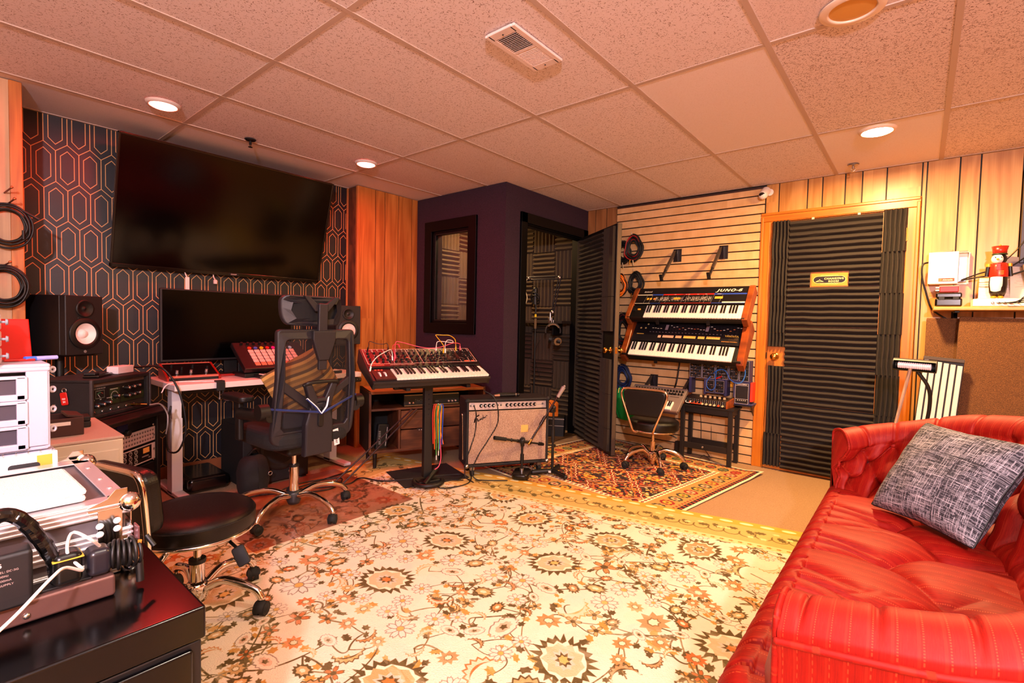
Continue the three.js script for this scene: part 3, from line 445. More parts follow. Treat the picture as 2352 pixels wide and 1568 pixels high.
// ---------- television and screens ----------
{
  const tv = T('wall_television', 'big black flat television tilted down from the patterned wall', 'television', [-4.05, 1.484, -1.515], Math.PI / 2, null, 0.30), w = 1.43, h = 0.845;
  P(tv, 'back_case', [bx(w - 0.02, h - 0.02, 0.03, 0, h / 2, -0.03, 0.008), bx(w * 0.6, h * 0.5, 0.035, 0, h * 0.42, -0.055, 0.01)], plastic);
  P(tv, 'bezel', [bx(0.014, h, 0.024, -w / 2 + 0.007, h / 2, -0.006), bx(0.014, h, 0.024, w / 2 - 0.007, h / 2, -0.006), bx(w, 0.014, 0.024, 0, h - 0.007, -0.006), bx(w, 0.026, 0.024, 0, 0.013, -0.006)], blackGloss);
  P(tv, 'screen', bx(w - 0.026, h - 0.038, 0.012, 0, h / 2 + 0.006, -0.004, 0), MP({ color: 0x010102, roughness: 0.14, specularIntensity: 0.75 }));
  P(tv, 'logo', face(0.075, 0.016, 0.03, 0.014, 0.0065), printMat(256, 56, (g, W, H) => { g.fillStyle = '#0a0909'; g.fillRect(0, 0, W, H); text(g, 'SHARP', W / 2, H / 2, 46, '#c9b8b0', 'sans-serif', 'center'); }));
  P(tv, 'red_edge', bx(w - 0.03, 0.004, 0.03, 0, h + 0.001, -0.012, 0.001), M({ color: 0x2a0c0c, roughness: 0.3 }));
  const mt = T('television_mount', 'dark wall bracket behind the big television', 'bracket', [X0, 1.9, -1.5]);
  P(mt, 'wall_plate', bx(0.02, 0.4, 0.5, 0.012, 0, 0), black); P(mt, 'arm', [bx(0.11, 0.04, 0.04, 0.065, -0.03, -0.12), bx(0.11, 0.04, 0.04, 0.065, -0.03, 0.12)], black);
  const hn = (y, z) => [tube([[-4.07, 1.62, z], [-4.06, y + 0.05, z + 0.01], [-4.05, y, z]], 0.004)];
  one('cable_tag', 'white paper tag hanging under the television on a cable', 'tag', [bx(0.004, 0.09, 0.026, -4.04, 1.405, -1.236, 0.001), ...hn(1.45, -1.236)], M({ color: 0xe8dcd8 })); one('hanging_plug', 'small white plug dangling behind the television', 'plug', [bx(0.02, 0.03, 0.022, -4.05, 1.43, -1.42), ...hn(1.44, -1.42)], M({ color: 0xd8ccc8 }));
  const mo = T('computer_monitor', 'wide black monitor standing on the white desk', 'monitor', [-3.95, 0.745, -1.503], Math.PI / 2);
  P(mo, 'bezel', [bx(0.91, 0.505, 0.03, 0, 0.362, -0.018, 0.006)], plastic); P(mo, 'screen', bx(0.885, 0.478, 0.004, 0, 0.366, -0.002, 0), MP({ color: 0x010102, roughness: 0.2, specularIntensity: 0.4 }));
  P(mo, 'stand', [bx(0.09, 0.2, 0.03, 0, 0.1, -0.05), bx(0.3, 0.012, 0.2, 0, 0.007, -0.03)], black);
}
// studio monitor loudspeakers
const coneM = MP({ color: 0xf0e6e2, roughness: 0.42 });
function speaker(name, label, p, ry, standTop) {
  const w = 0.21, h = 0.33, d = 0.284, t = T(name, label, 'loudspeaker', p, ry, null);
  P(t, 'cabinet', bx(w, h, d - 0.034, 0, h / 2, -d / 2 - 0.017, 0.006), M({ color: 0x060506, roughness: 0.5 }));
  { const q = rrect(w, h, 0.008, 0, h / 2); for (const [y, r] of [[0.118, 0.0585], [0.258, 0.041]]) { const o = new THREE.Path(); o.absarc(0, y, r, 0, 6.2832, true); q.holes.push(o); } P(t, 'baffle', ext(q, 0.04, 0.003, 0, 0, -0.035, 0, 0, 0, 24), plastic); }
  P(t, 'woofer_surround', [tf(lathe([[0.057, 0.004], [0.062, 0.011], [0.07, 0.012], [0.078, 0.008], [0.086, 0.008], [0.088, 0.004], [0.088, 0]], 48), 0, 0.118, 0.004, Math.PI / 2)], black);
  P(t, 'woofer_cone', tf(lathe([[0, 0.0], [0.026, -0.02], [0.0265, -0.02], [0.058, 0.007]], 48), 0, 0.118, 0.005, Math.PI / 2), coneM);
  P(t, 'dust_cap', tf(lathe([[0, 0.004], [0.012, 0.001], [0.02, -0.006], [0.0255, -0.018]], 32), 0, 0.118, 0.005, Math.PI / 2), coneM);
  P(t, 'tweeter', [tf(lathe([[0, 0.0], [0.011, -0.003], [0.014, -0.007], [0.03, -0.002], [0.04, 0.005], [0.048, 0.0065], [0.05, 0]], 40), 0, 0.258, 0.006, Math.PI / 2)], black);
  P(t, 'badge', tf(lathe([[0, 0.001], [0.008, 0.001], [0.008, 0]], 20), 0, 0.018, 0.005, Math.PI / 2), alu);
  for (let i = 0; i < 8; i++) { const a = i / 8 * 6.283 + 0.39; P(t, 'screw', sph(0.003, Math.cos(a) * 0.095, 0.118 + Math.sin(a) * 0.095, 0.005, 8), black); }
  return t;
}
speaker('studio_speaker', 'black studio loudspeaker with pale cone left of the monitor', [-3.62, 0.945, -0.6], 2.12);
{ const s = T('speaker_stand', 'black pole stand under the left studio loudspeaker', 'stand', [-3.8, 0, -0.52], 1.9); P(s, 'top_plate', bx(0.24, 0.012, 0.26, 0, 0.938, 0, 0.003), black); P(s, 'pole', [cyl(0.02, 0.02, 0.92, 0, 0.472, 0, 16)], black); P(s, 'base', bx(0.2, 0.016, 0.18, 0, 0.008, 0, 0.004), black); }
speaker('studio_speaker', 'black studio loudspeaker with pale cone behind the office chair headrest', [-3.77, 0.96, -2.355], 1.35);
{ const s = T('speaker_stand', 'small black riser stand under the right studio loudspeaker', 'stand', [-3.9, 0.747, -2.27], 1.35); P(s, 'top_plate', bx(0.2, 0.01, 0.24, 0, 0.208, 0, 0.003), black); P(s, 'pole', cyl(0.018, 0.018, 0.2, 0, 0.104, 0, 14), black); P(s, 'base', bx(0.2, 0.008, 0.22, 0, 0.004, 0, 0.003), black); }

// ---------- desk and what is on and under it ----------
{
  const d = T('standing_desk', 'white desk with a thick top and pale metal legs', 'desk', [-3.8, 0, -1.655], Math.PI / 2);
  const deskM = M({ color: 0xeadcdc, roughness: 0.34 });
  P(d, 'desk_top', bx(1.31, 0.038, 0.6, 0, 0.728, 0, 0.003), deskM);
  const lm = M({ color: 0xd9d3da, roughness: 0.45 });
  for (const s of [-1, 1]) {
    const x = s < 0 ? -0.595 : 0.505;
    P(d, 'leg', [bx(0.055, 0.2, 0.085, x, 0.61, 0.09, 0.003), bx(0.048, 0.3, 0.075, x, 0.48, 0.09, 0.003), bx(0.062, 0.5, 0.095, x, 0.262, 0.09, 0.003)], lm);
    P(d, 'foot', bx(0.062, 0.024, 0.56, x, 0.0265, 0.07, 0.005), lm);
  }
  P(d, 'crossbar', bx(1.05, 0.05, 0.03, -0.04, 0.675, 0.02, 0.003), M({ color: 0x2a2628 }));
  const k = T('headphone_clamp', 'black clamp-on headphone hook at the desk front edge', 'hook', [-3.497, 0.73, -1.255], Math.PI / 2);
  P(k, 'clamp', [bx(0.05, 0.058, 0.012, 0, -0.008, 0.01, 0.004), bx(0.05, 0.01, 0.05, 0, 0.024, -0.012, 0.003), bx(0.05, 0.01, 0.05, 0, -0.032, -0.012, 0.003)], plastic); P(k, 'screw_rod', [cyl(0.004, 0.004, 0.05, 0.0, -0.06, -0.01, 10), cyl(0.009, 0.009, 0.012, 0, -0.088, -0.01, 12)], steel); P(k, 'hook_arm', tube([[0.015, -0.035, 0.006], [0.016, -0.08, 0.008], [0.02, -0.1, 0.03], [0.05, -0.1, 0.05]], 0.006), black);
  const tray = T('key_bracket', 'small dark keyboard tray bracket under the right desk end', 'bracket', [-3.56, 0.683, -2.24], Math.PI / 2);
  P(tray, 'rail', bx(0.16, 0.035, 0.1, 0, 0, 0, 0.006), black); for (let i = 0; i < 6; i++) P(tray, 'bolt', sph(0.004, -0.06 + i * 0.025, 0.004, 0.051, 8), steel);
  // wedge-shaped red synth
  const s = T('desktop_synthesizer', 'small wedge-shaped red-sided synthesizer on the left desk end', 'synthesizer', [-3.83, 0.748, -1.185], 1.5);
  const ck = M({ color: 0x8e1a10, roughness: 0.35 });
  for (const x of [-0.15, 0.15]) P(s, 'side_cheek', ext(poly([[-0.12, 0], [0.12, 0], [0.12, 0.022], [-0.1, 0.1], [-0.12, 0.1]]), 0.014, 0.002).rotateY(-Math.PI / 2).translate(x + 0.007, 0, 0), ck);
  P(s, 'body', bx(0.288, 0.03, 0.22, 0, 0.018, 0, 0.004), black);
  P(s, 'top_panel', bx(0.286, 0.012, 0.215, 0, 0.056, 0.008, 0.003, 0.33), M({ color: 0x0d0809, roughness: 0.3 }));
  for (const q of [bx(0.286, 0.014, 0.02, 0, 0.092, -0.098, 0.002, 0.33), bx(0.286, 0.012, 0.016, 0, 0.026, 0.113, 0.002, 0.33)]) P(s, 'trim_strip', q, M({ color: 0xcf8a78, metalness: 0.5, roughness: 0.35 }));
  for (const [x, z] of [[-0.09, 0.06], [-0.01, 0.06], [0.08, 0.06], [0.1, 0.0], [-0.1, -0.04], [0.02, -0.03], [-0.05, 0.0]]) P(s, 'knob', cyl(0.008, 0.01, 0.022, x, 0.074 - z * 0.33, z + 0.012, 12, 0.33), z > 0.05 ? alu : black);
  // pad controller on a riser
  const r = T('controller_riser', 'low black riser holding the pad controller on the desk', 'stand', [-3.72, 0.747, -1.69], Math.PI / 2); P(r, 'frame', [bx(0.46, 0.03, 0.22, 0, 0.016, -0.02, 0.006), bx(0.4, 0.165, 0.02, 0, 0.083, -0.105, 0.004)], black);
  const c = T('pad_controller', 'black pad controller with rows of pink pads and coloured buttons', 'controller', [-3.73, 0.885, -1.7], Math.PI / 2, null, 0.62);
  P(c, 'body', bx(0.5, 0.04, 0.3, 0, 0, 0, 0.008), M({ color: 0x140c0e, roughness: 0.4 }));
  const padM = [M({ color: 0xf2b8ae, roughness: 0.4 }), M({ color: 0xee7d5e, roughness: 0.4 })], bc = [0xe23a1c, 0x3a58b8, 0xf0b41c, 0xc81c1c, 0xe21a8c, 0xf0d0d4, 0xf0a8a8, 0x9fd0ea];
  const padG = bx(0.036, 0.008, 0.03, 0, 0, 0, 0.003), btn = cyl(0.013, 0.013, 0.008, 0, 0, 0, 18);
  for (let i = 0; i < 8; i++) { P(c, 'button', btn, M({ color: bc[i], roughness: 0.4 })).position.set(-0.15 + i * 0.043, 0.023, -0.075); for (let j = 0; j < 5; j++) P(c, 'pad', padG, padM[j > 3 ? 1 : 0]).position.set(-0.15 + i * 0.043, 0.022, -0.04 + j * 0.036); }
  for (let i = 0; i < 9; i++) P(c, 'knob', cyl(0.009, 0.01, 0.018, -0.19 + i * 0.043, 0.028, -0.125, 12), black);
  const kb = T('piano_controller', 'slim low keyboard lying along the front of the desk', 'keyboard', [-3.57, 0.748, -1.83], Math.PI / 2);
  P(kb, 'body', bx(0.62, 0.022, 0.13, 0, 0.012, 0, 0.004), black); P(kb, 'key_bed', bx(0.58, 0.008, 0.085, 0, 0.025, 0.018, 0.002), ivory); const bk = bx(0.011, 0.009, 0.05, 0, 0.031, 0, 0.002); for (let i = 0, n = 0; i < 24; i++) if ([0, 1, 3, 4, 5].includes(i % 7)) P(kb, 'black_key', bk, ebony).position.set(-0.275 + i * 0.0242, 0, 0.002);
  one('desk_cable', 'bundle of red and black cables lying along the desk', 'cable', mg(tube([[-3.85, 0.757, -1.28], [-3.8, 0.757, -1.4], [-3.82, 0.757, -1.55], [-3.78, 0.757, -1.62]], 0.005), tube([[-3.87, 0.758, -1.3], [-3.84, 0.758, -1.42], [-3.85, 0.758, -1.6]], 0.005)), M({ color: 0xa02018, roughness: 0.5 }));
  one('white_cable', 'thin white cable lying across the left desk corner', 'cable', tube([[-3.55, 0.752, -1.25], [-3.6, 0.752, -1.16], [-3.62, 0.753, -1.05], [-3.6, 0.74, -0.985], [-3.58, 0.7, -0.955]], 0.0035), M({ color: 0xefe2e2 }));
  // below the desk
  const sub = T('subwoofer_cabinet', 'large dark speaker cabinet on the floor under the desk', 'loudspeaker', [-3.56, 0.0, -1.62], 1.55);
  P(sub, 'cabinet', bx(0.46, 0.42, 0.4, 0, 0.222, -0.12, 0.008), M({ color: 0x0c0a0b, roughness: 0.7 })); P(sub, 'woofer', tf(lathe([[0, -0.01], [0.05, -0.02], [0.12, 0.004], [0.135, 0.008], [0.15, 0.003], [0.15, 0]], 36), 0.03, 0.24, 0.081, Math.PI / 2), black); P(sub, 'badge', tf(lathe([[0, 0.001], [0.01, 0.001], [0.01, 0]], 16), 0.09, 0.07, 0.081, Math.PI / 2), steel); P(sub, 'foot', [cyl(0.02, 0.02, 0.012, -0.2, 0.006, 0.06), cyl(0.02, 0.02, 0.012, 0.2, 0.006, 0.06), cyl(0.02, 0.02, 0.012, -0.2, 0.006, -0.3), cyl(0.02, 0.02, 0.012, 0.2, 0.006, -0.3)], rubber);
  const pc = T('computer_tower', 'black flat box lying on the floor under the left desk end', 'computer', [-3.8, 0.0, -1.235], 1.55); P(pc, 'case', bx(0.25, 0.1, 0.38, 0, 0.06, 0, 0.03), blackGloss); P(pc, 'foot', [bx(0.2, 0.02, 0.04, 0, 0.01, 0.12), bx(0.2, 0.02, 0.04, 0, 0.01, -0.12)], rubber);
  const bag = T('black_backpack', 'soft black bag slumped under the middle of the desk', 'bag', [-3.4, 0.0, -1.42]); P(bag, 'body', grid(24, 16, (u, v, q) => { const a = u * 6.283, y = v; const rad = 0.085 * Math.sqrt(Math.max(0, 1 - Math.pow(Math.abs(y - 0.42) / 0.6, 3))); q.set(Math.cos(a) * rad * (1 + 0.1 * nz(u * 6, v * 4)), y * 0.26, Math.sin(a) * rad * 1.2 * (1 + 0.1 * nz(u * 6, v * 4, 5))); }), M({ color: 0x0b090a, roughness: 0.8, side: THREE.DoubleSide })); P(bag, 'strap', tube([[0.0, 0.25, -0.04], [0.03, 0.3, 0], [0.0, 0.25, 0.04]], 0.008), black); P(bag, 'zip_ring', tor(0.012, 0.003, 0.075, 0.13, -0.08, 16, 0, Math.PI / 2), steel);
}

// ---------- rack corner ----------
{
  const RY = Math.atan2(0.73, -0.68); // faces the engineer's seat
  const px0 = -3.2, pz0 = -0.7, nx = Math.sin(RY), nzz = Math.cos(RY);
  const r = T('equipment_rack', 'black equipment rack of audio units under the tape echo', 'rack', [px0 - nx * 0.0, 0, pz0 - nzz * 0.0], RY);
  P(r, 'cabinet', [bx(0.53, 0.02, 0.46, 0, 0.01, -0.23), bx(0.025, 0.64, 0.46, -0.253, 0.33, -0.23), bx(0.025, 0.64, 0.46, 0.253, 0.33, -0.23), bx(0.53, 0.64, 0.02, 0, 0.33, -0.45), bx(0.53, 0.02, 0.46, 0, 0.65, -0.23)], black);
  P(r, 'wrist_ledge', bx(0.53, 0.03, 0.07, 0, 0.632, 0.01, 0.012, 0.35), black);
  const unit = (y, h, draw, o = {}) => P(r, 'rack_unit', [bx(0.482, h - 0.003, 0.2, 0, y, -0.115, 0.002)], o.mat || blackMatte) && P(r, 'unit_face', face(0.478, h - 0.006, 0, y, -0.0135), printMat(1024, Math.round(1024 * h / 0.48), draw, { roughness: 0.4, ...o.m }));
  unit(0.575, 0.06, (g, w, h) => { g.fillStyle = '#08070c'; g.fillRect(0, 0, w, h); text(g, 'METER', 560, 30, 14, '#5a5a68'); });
  P(r, 'blue_display', bx(0.075, 0.036, 0.006, -0.02, 0.578, -0.012, 0.001), M({ map: cv(128, 64, (g) => { g.fillStyle = '#02020c'; g.fillRect(0, 0, 128, 64); text(g, '121', 64, 34, 50, '#9ab4ff', 'monospace', 'center'); }, true, false), emissive: 0xffffff, emissiveIntensity: 1.6, emissiveMap: cv(128, 64, (g) => { g.fillStyle = '#000004'; g.fillRect(0, 0, 128, 64); text(g, '121', 64, 34, 50, '#3048ff', 'monospace', 'center'); }, true, false) }), 'blue lit display reading 121');
  P(r, 'dial', tf(lathe([[0, 0.022], [0.014, 0.022], [0.017, 0.018], [0.018, 0]], 20), 0.005, 0.55, -0.012, Math.PI / 2), black);
  unit(0.5, 0.085, (g, w, h) => { g.fillStyle = '#b9a9a6'; g.fillRect(0, 0, w, h); for (let i = 0; i < 22; i++) for (let j = 0; j < 3; j++) { g.fillStyle = '#2c1c1c'; g.beginPath(); g.arc(40 + i * 45, 40 + j * 52, 13, 0, 7); g.fill(); g.fillStyle = '#e8dcda'; g.fillRect(36 + i * 45, 28 + j * 52, 4, 12); } });
  unit(0.4, 0.1, (g, w, h) => { g.fillStyle = '#c4bab8'; g.fillRect(0, 0, w, h); g.fillStyle = '#0c0b0c'; g.fillRect(270, 14, 690, h - 28); for (let i = 0; i < 5; i++) for (let j = 0; j < 3; j++) { g.fillStyle = '#201f22'; g.beginPath(); g.arc(330 + i * 90, 48 + j * 60, 24, 0, 7); g.fill(); g.strokeStyle = '#e8e4e4'; g.lineWidth = 4; g.stroke(); g.beginPath(); g.moveTo(330 + i * 90, 48 + j * 60); g.lineTo(342 + i * 90, 32 + j * 60); g.stroke(); } g.fillStyle = '#e8b25a'; g.fillRect(810, 34, 110, 66); text(g, 'UNIVERSAL', 790, 140, 22, '#d8d4d4'); text(g, '175', 900, 170, 22, '#d8d4d4'); });
  unit(0.3, 0.075, (g, w, h) => { g.fillStyle = '#0a090a'; g.fillRect(0, 0, w, h); });
  unit(0.2, 0.115, (g, w, h) => { g.fillStyle = '#bdb4b6'; g.fillRect(0, 0, w, h); for (let i = 0; i < 9; i++) for (let j = 0; j < 3; j++) { g.fillStyle = '#1c1a1c'; g.beginPath(); g.arc(80 + i * 100, 50 + j * 70, 10 + (i * j) % 8, 0, 7); g.fill(); } g.strokeStyle = '#2c2a2c'; g.lineWidth = 3; for (let i = 0; i < 5; i++) g.strokeRect(30 + i * 195, 16, 180, h - 32); });
  for (const y of [0.55, 0.49, 0.41, 0.35, 0.23, 0.17]) P(r, 'rack_screw', tf(lathe([[0, 0.003], [0.006, 0.002], [0.007, 0]], 12), 0.226, y, -0.013, Math.PI / 2), steel);
  for (let i = 0; i < 3; i++) P(r, 'patch_plug', bar([-0.1 + i * 0.1, 0.62, 0], [-0.1 + i * 0.1, 0.62, 0.03], 0.006), brass);
  const e = T('tape_echo', 'black boxed tape echo with a green and black control panel', 'echo unit', [px0 - nx * 0.02, 0.66, pz0 - nzz * 0.02], RY);
  P(e, 'case', [bx(0.42, 0.022, 0.27, 0, 0.184, -0.135, 0.006), bx(0.42, 0.02, 0.27, 0, 0.01, -0.135, 0.006), bx(0.02, 0.19, 0.27, -0.2, 0.095, -0.135, 0.006), bx(0.02, 0.19, 0.27, 0.2, 0.095, -0.135, 0.006), bx(0.42, 0.18, 0.02, 0, 0.095, -0.26)], M({ color: 0x0f0c0d, roughness: 0.7, bumpMap: fineBump, bumpScale: 0.0006 }));
  P(e, 'corner_guard', [bx(0.012, 0.195, 0.012, -0.208, 0.0975, -0.002, 0.003), bx(0.012, 0.195, 0.012, 0.208, 0.0975, -0.002, 0.003)], M({ color: 0x3a3638, roughness: 0.4 }));
  P(e, 'control_panel', face(0.38, 0.155, 0, 0.095, -0.02), printMat(1024, 416, (g, w, h) => {
    g.fillStyle = '#0b0b0a'; g.fillRect(0, 0, w, h); g.fillStyle = '#5c4a44'; g.fillRect(0, 0, w, 50); text(g, 'SPACE ECHO RE-201', 20, 74, 26, '#8c847c'); g.fillStyle = '#253214'; g.fillRect(330, 96, 190, 220); g.fillRect(540, 210, 470, 106); g.fillStyle = '#2c2b26'; g.fillRect(0, 330, w, 86);
    g.strokeStyle = '#7c8878'; g.lineWidth = 4; g.strokeRect(90, 104, 150, 100); g.strokeStyle = '#3cae6a'; g.beginPath(); g.arc(165, 210, 80, -2.3, -1.4); g.stroke(); g.strokeStyle = '#c83c2c'; g.beginPath(); g.arc(165, 210, 80, -1.4, -0.9); g.stroke(); g.strokeStyle = '#ddd'; g.beginPath(); g.moveTo(165, 196); g.lineTo(130, 150); g.stroke();
    text(g, 'MODE SELECTOR', 345, 112, 18, '#d8d8c8'); ['BASS', 'TREBLE', 'REVERB VOL'].forEach((s, i) => text(g, s, 580 + i * 110, 106, 16, '#d8d8c8')); ['REPEAT', 'INTENSITY', 'ECHO VOL'].forEach((s, i) => text(g, s, 570 + i * 115, 222, 16, '#d8d8c8')); g.strokeStyle = '#d8d8c8'; g.lineWidth = 5; g.beginPath(); g.arc(425, 212, 66, 2.2, 7.1); g.stroke(); ['MIC', 'MIC', 'INSTRUMENT'].forEach((s, i) => text(g, s, 40 + i * 120, 222, 16, '#d8d8c8'));
  }));
  const kn = (x, y, s = 1) => { P(e, 'knob', tf(lathe([[0, 0.024], [0.008, 0.024], [0.009, 0.014], [0.012, 0.012], [0.013, 0]], 18), x, y, -0.02, Math.PI / 2).clone(), black); P(e, 'knob_cap', tf(lathe([[0, 0.027], [0.006, 0.027], [0.007, 0.022], [0.0075, 0.014]], 16), x, y, -0.02, Math.PI / 2), steel); };
  for (const [x, y] of [[-0.17, 0.062], [-0.13, 0.066], [-0.09, 0.07], [-0.032, 0.094], [0.045, 0.126], [0.085, 0.128], [0.125, 0.13], [0.045, 0.085], [0.085, 0.087], [0.125, 0.089]]) kn(x, y);
  for (let i = 0; i < 6; i++) P(e, 'jack', tf(lathe([[0.003, 0.004], [0.007, 0.004], [0.007, 0]], 12), -0.17 + i * 0.055, 0.028, -0.02, Math.PI / 2), steel);
  P(e, 'side_latch', bx(0.006, 0.014, 0.014, -0.213, 0.07, -0.17, 0.002), steel); P(e, 'patch_plug', [bar([0.09, 0.028, -0.02], [0.09, 0.03, 0.03], 0.006), bar([0.09, 0.03, 0.03], [0.1, 0.028, 0.055], 0.0035)], brass);
  const tg = T('key_tag', 'red luggage tag with white print hanging on the echo case', 'tag', [px0 - nx * 0.14 - 0.21 * Math.cos(RY), 0.775, pz0 - nzz * 0.14 + 0.21 * Math.sin(RY)], RY - Math.PI / 2); P(tg, 'tag_body', ext(rrect(0.032, 0.062, 0.008, 0, -0.01), 0.006, 0.002, 0, 0, 0.006, 0, 0, 0.15), redPl); P(tg, 'print', face(0.022, 0.036, 0.003, -0.018, 0.0127, 0, 0, 0.15), printMat(64, 104, (g) => { g.fillStyle = '#c01510'; g.fillRect(0, 0, 64, 104); text(g, '157', 32, 30, 30, '#fff', 'sans-serif', 'center'); text(g, '34', 32, 70, 34, '#fff', 'sans-serif', 'center'); })); P(tg, 'ring', tor(0.01, 0.002, 0, 0.03, 0.006, 16), steel);
  const yT = 0.856, at = (x, z) => [px0 - nx * 0.02 + x * Math.cos(RY) + z * nx, yT, pz0 - nzz * 0.02 - x * Math.sin(RY) + z * nzz];
  const ps = T('power_brick', 'small white power box on top of the tape echo', 'adapter', at(0.11, -0.09), RY); P(ps, 'case', bx(0.12, 0.04, 0.06, 0, 0.02, 0, 0.004), M({ color: 0xe8dee2, roughness: 0.4 })); P(ps, 'plug', [bar([0.06, 0.022, 0], [0.09, 0.022, 0], 0.009), bar([0.09, 0.022, 0], [0.11, 0.022, 0.005], 0.006)], black);
  const ph = T('flat_remote', 'black flat handset lying on the tape echo', 'remote', at(-0.06, -0.08), RY + 0.3); P(ph, 'case', bx(0.17, 0.014, 0.07, 0, 0.007, 0, 0.006), blackGloss); P(ph, 'button_pad', bx(0.09, 0.003, 0.045, 0.02, 0.015, 0, 0.001), plastic); P(ph, 'stub', bx(0.05, 0.012, 0.05, -0.05, 0.02, -0.01, 0.004), black);
  const c1 = at(0.225, -0.085);
  one('power_cable', 'black cord looping down from the white power box beside the desk leg', 'cable', tube([[c1[0], c1[1] + 0.022, c1[2]], [-3.48, 0.86, -0.93], [-3.42, 0.72, -1.0], [-3.4, 0.5, -1.03], [-3.43, 0.36, -1.0], [-3.48, 0.36, -0.96], [-3.47, 0.48, -0.95], [-3.5, 0.62, -0.98]], 0.006), cableB);
  one('patch_cable', 'grey cord curving from the echo jack down to the rack', 'cable', tube([[-3.2, 0.69, -0.8], [-3.25, 0.68, -0.86], [-3.28, 0.62, -0.9], [-3.27, 0.56, -0.9], [-3.3, 0.5, -0.9]], 0.004), M({ color: 0x8a8482 }));
}
// ---------- swivel seats ----------
const wheelG = (() => { const w = [cyl(0.026, 0.026, 0.018, 0.013, 0.026, 0, 20, 0, 0, Math.PI / 2), cyl(0.026, 0.026, 0.018, -0.013, 0.026, 0, 20, 0, 0, Math.PI / 2), tf(clean(new THREE.SphereGeometry(0.029, 18, 10, 0, 6.283, 0, 1.75)), 0, 0.028, 0.004)]; return mg(w); })();
function starBase(t, R, hubY, a0, legM, hubM, arch, n = 5) {
  P(t, 'hub', lathe([[0, hubY - 0.05], [0.032, hubY - 0.05], [0.04, hubY - 0.03], [0.042, hubY + 0.015], [0.03, hubY + 0.03], [0, hubY + 0.03]], 28), hubM);
  for (let i = 0; i < n; i++) {
    const a = a0 + i / n * 6.283, c = Math.cos(a), s = Math.sin(a);
    const pr = [[0.03, hubY], [R * 0.4, hubY + arch], [R * 0.72, hubY + arch * 0.6], [R * 0.92, 0.095], [R, 0.066]];
    const g = tube(pr.map(([r, y]) => [c * r, y, s * r]), 0.0165, 30, 12); const p = g.attributes.position;
    for (let k = 0; k < p.count; k++) { const r = Math.hypot(p.getX(k), p.getZ(k)), f = 1 - 0.25 * r / R; const px = p.getX(k), pz = p.getZ(k), along = px * c + pz * s, side = -px * s + pz * c; p.setX(k, along * c - side * s * f); p.setZ(k, along * s + side * c * f); }
    const leg = P(t, 'base_leg', g, legM);
    const w = new THREE.Mesh(wheelG, rubber); w.name = 'caster'; w.position.set(c * R, 0.0, s * R); w.rotation.y = -a + 0.6 * i; w.castShadow = w.receiveShadow = true; leg.add(w);
    const k = new THREE.Mesh(cyl(0.006, 0.006, 0.03, 0, 0.066, 0, 10), steel); k.name = 'caster_stem'; k.position.set(c * R, 0, s * R); leg.add(k);
  }
}
const padSeat = (r, h) => lathe([[0, h * 0.99], [r * 0.6, h], [r * 0.86, h * 0.95], [r * 0.955, h * 0.82], [r * 0.985, h * 0.72], [r * 0.98, h * 0.7], [r, h * 0.64], [r, h * 0.16], [r * 0.97, 0.004], [r * 0.9, 0], [0, 0]], 56);
// low round stool with square-shouldered back, beside the flight case
{
  const t = T('swivel_stool', 'black vinyl round-seated stool with chrome back frame beside the flight case', 'chair', [-2.155, 0.0125, -0.69]);
  starBase(t, 0.26, 0.095, 0.62 - 1.257, chrome, chrome, 0.035);
  P(t, 'gas_column', [cyl(0.014, 0.014, 0.2, 0, 0.25, 0), cyl(0.026, 0.026, 0.11, 0, 0.15, 0)], chrome); P(t, 'collar', cyl(0.03, 0.03, 0.016, 0, 0.205, 0), black);
  P(t, 'seat', padSeat(0.205, 0.085).translate(0, 0.335, 0), leather); P(t, 'seat_ring', tor(0.198, 0.008, 0, 0.333, 0, 56, Math.PI / 2), chrome); P(t, 'seat_piping', tor(0.203, 0.0025, 0, 0.391, 0, 56, Math.PI / 2), leather);
  P(t, 'mechanism', bx(0.16, 0.02, 0.16, 0, 0.33, 0, 0.004), black);
  P(t, 'lever', [bar([0.08, 0.325, -0.05], [0.21, 0.29, -0.07], 0.006)], black); P(t, 'lever_paddle', ext(rrect(0.045, 0.075, 0.012), 0.012, 0.003, 0.225, 0.27, -0.075, -0.3, 0.9, 0.5), plastic, 'black paddle with white chair symbols');
  const bk = new THREE.Group(); bk.name = 'backrest'; bk.position.set(0.035, 0, 0.205); bk.rotation.set(0.1, 0.3, 0, 'YXZ'); t.add(bk);
  P(bk, 'back_pad', (() => { const g = ext(rrect(0.345, 0.225, 0.06, 0, 0.535), 0.062, 0.02, 0, 0, -0.045, 0, 0, 0, 12); return g; })(), leather);
  P(bk, 'back_frame', tube([[-0.06, 0.325, -0.14], [-0.14, 0.31, -0.02], [-0.178, 0.33, 0.03], [-0.182, 0.45, 0.026], [-0.182, 0.6, 0.024], [-0.165, 0.645, 0.024], [-0.12, 0.655, 0.024], [0, 0.656, 0.024], [0.12, 0.655, 0.024], [0.165, 0.645, 0.024], [0.182, 0.6, 0.024], [0.182, 0.45, 0.026], [0.178, 0.33, 0.03], [0.14, 0.31, -0.02], [0.06, 0.325, -0.14]], 0.011, 120, 12, false, 0.35), chrome);
}
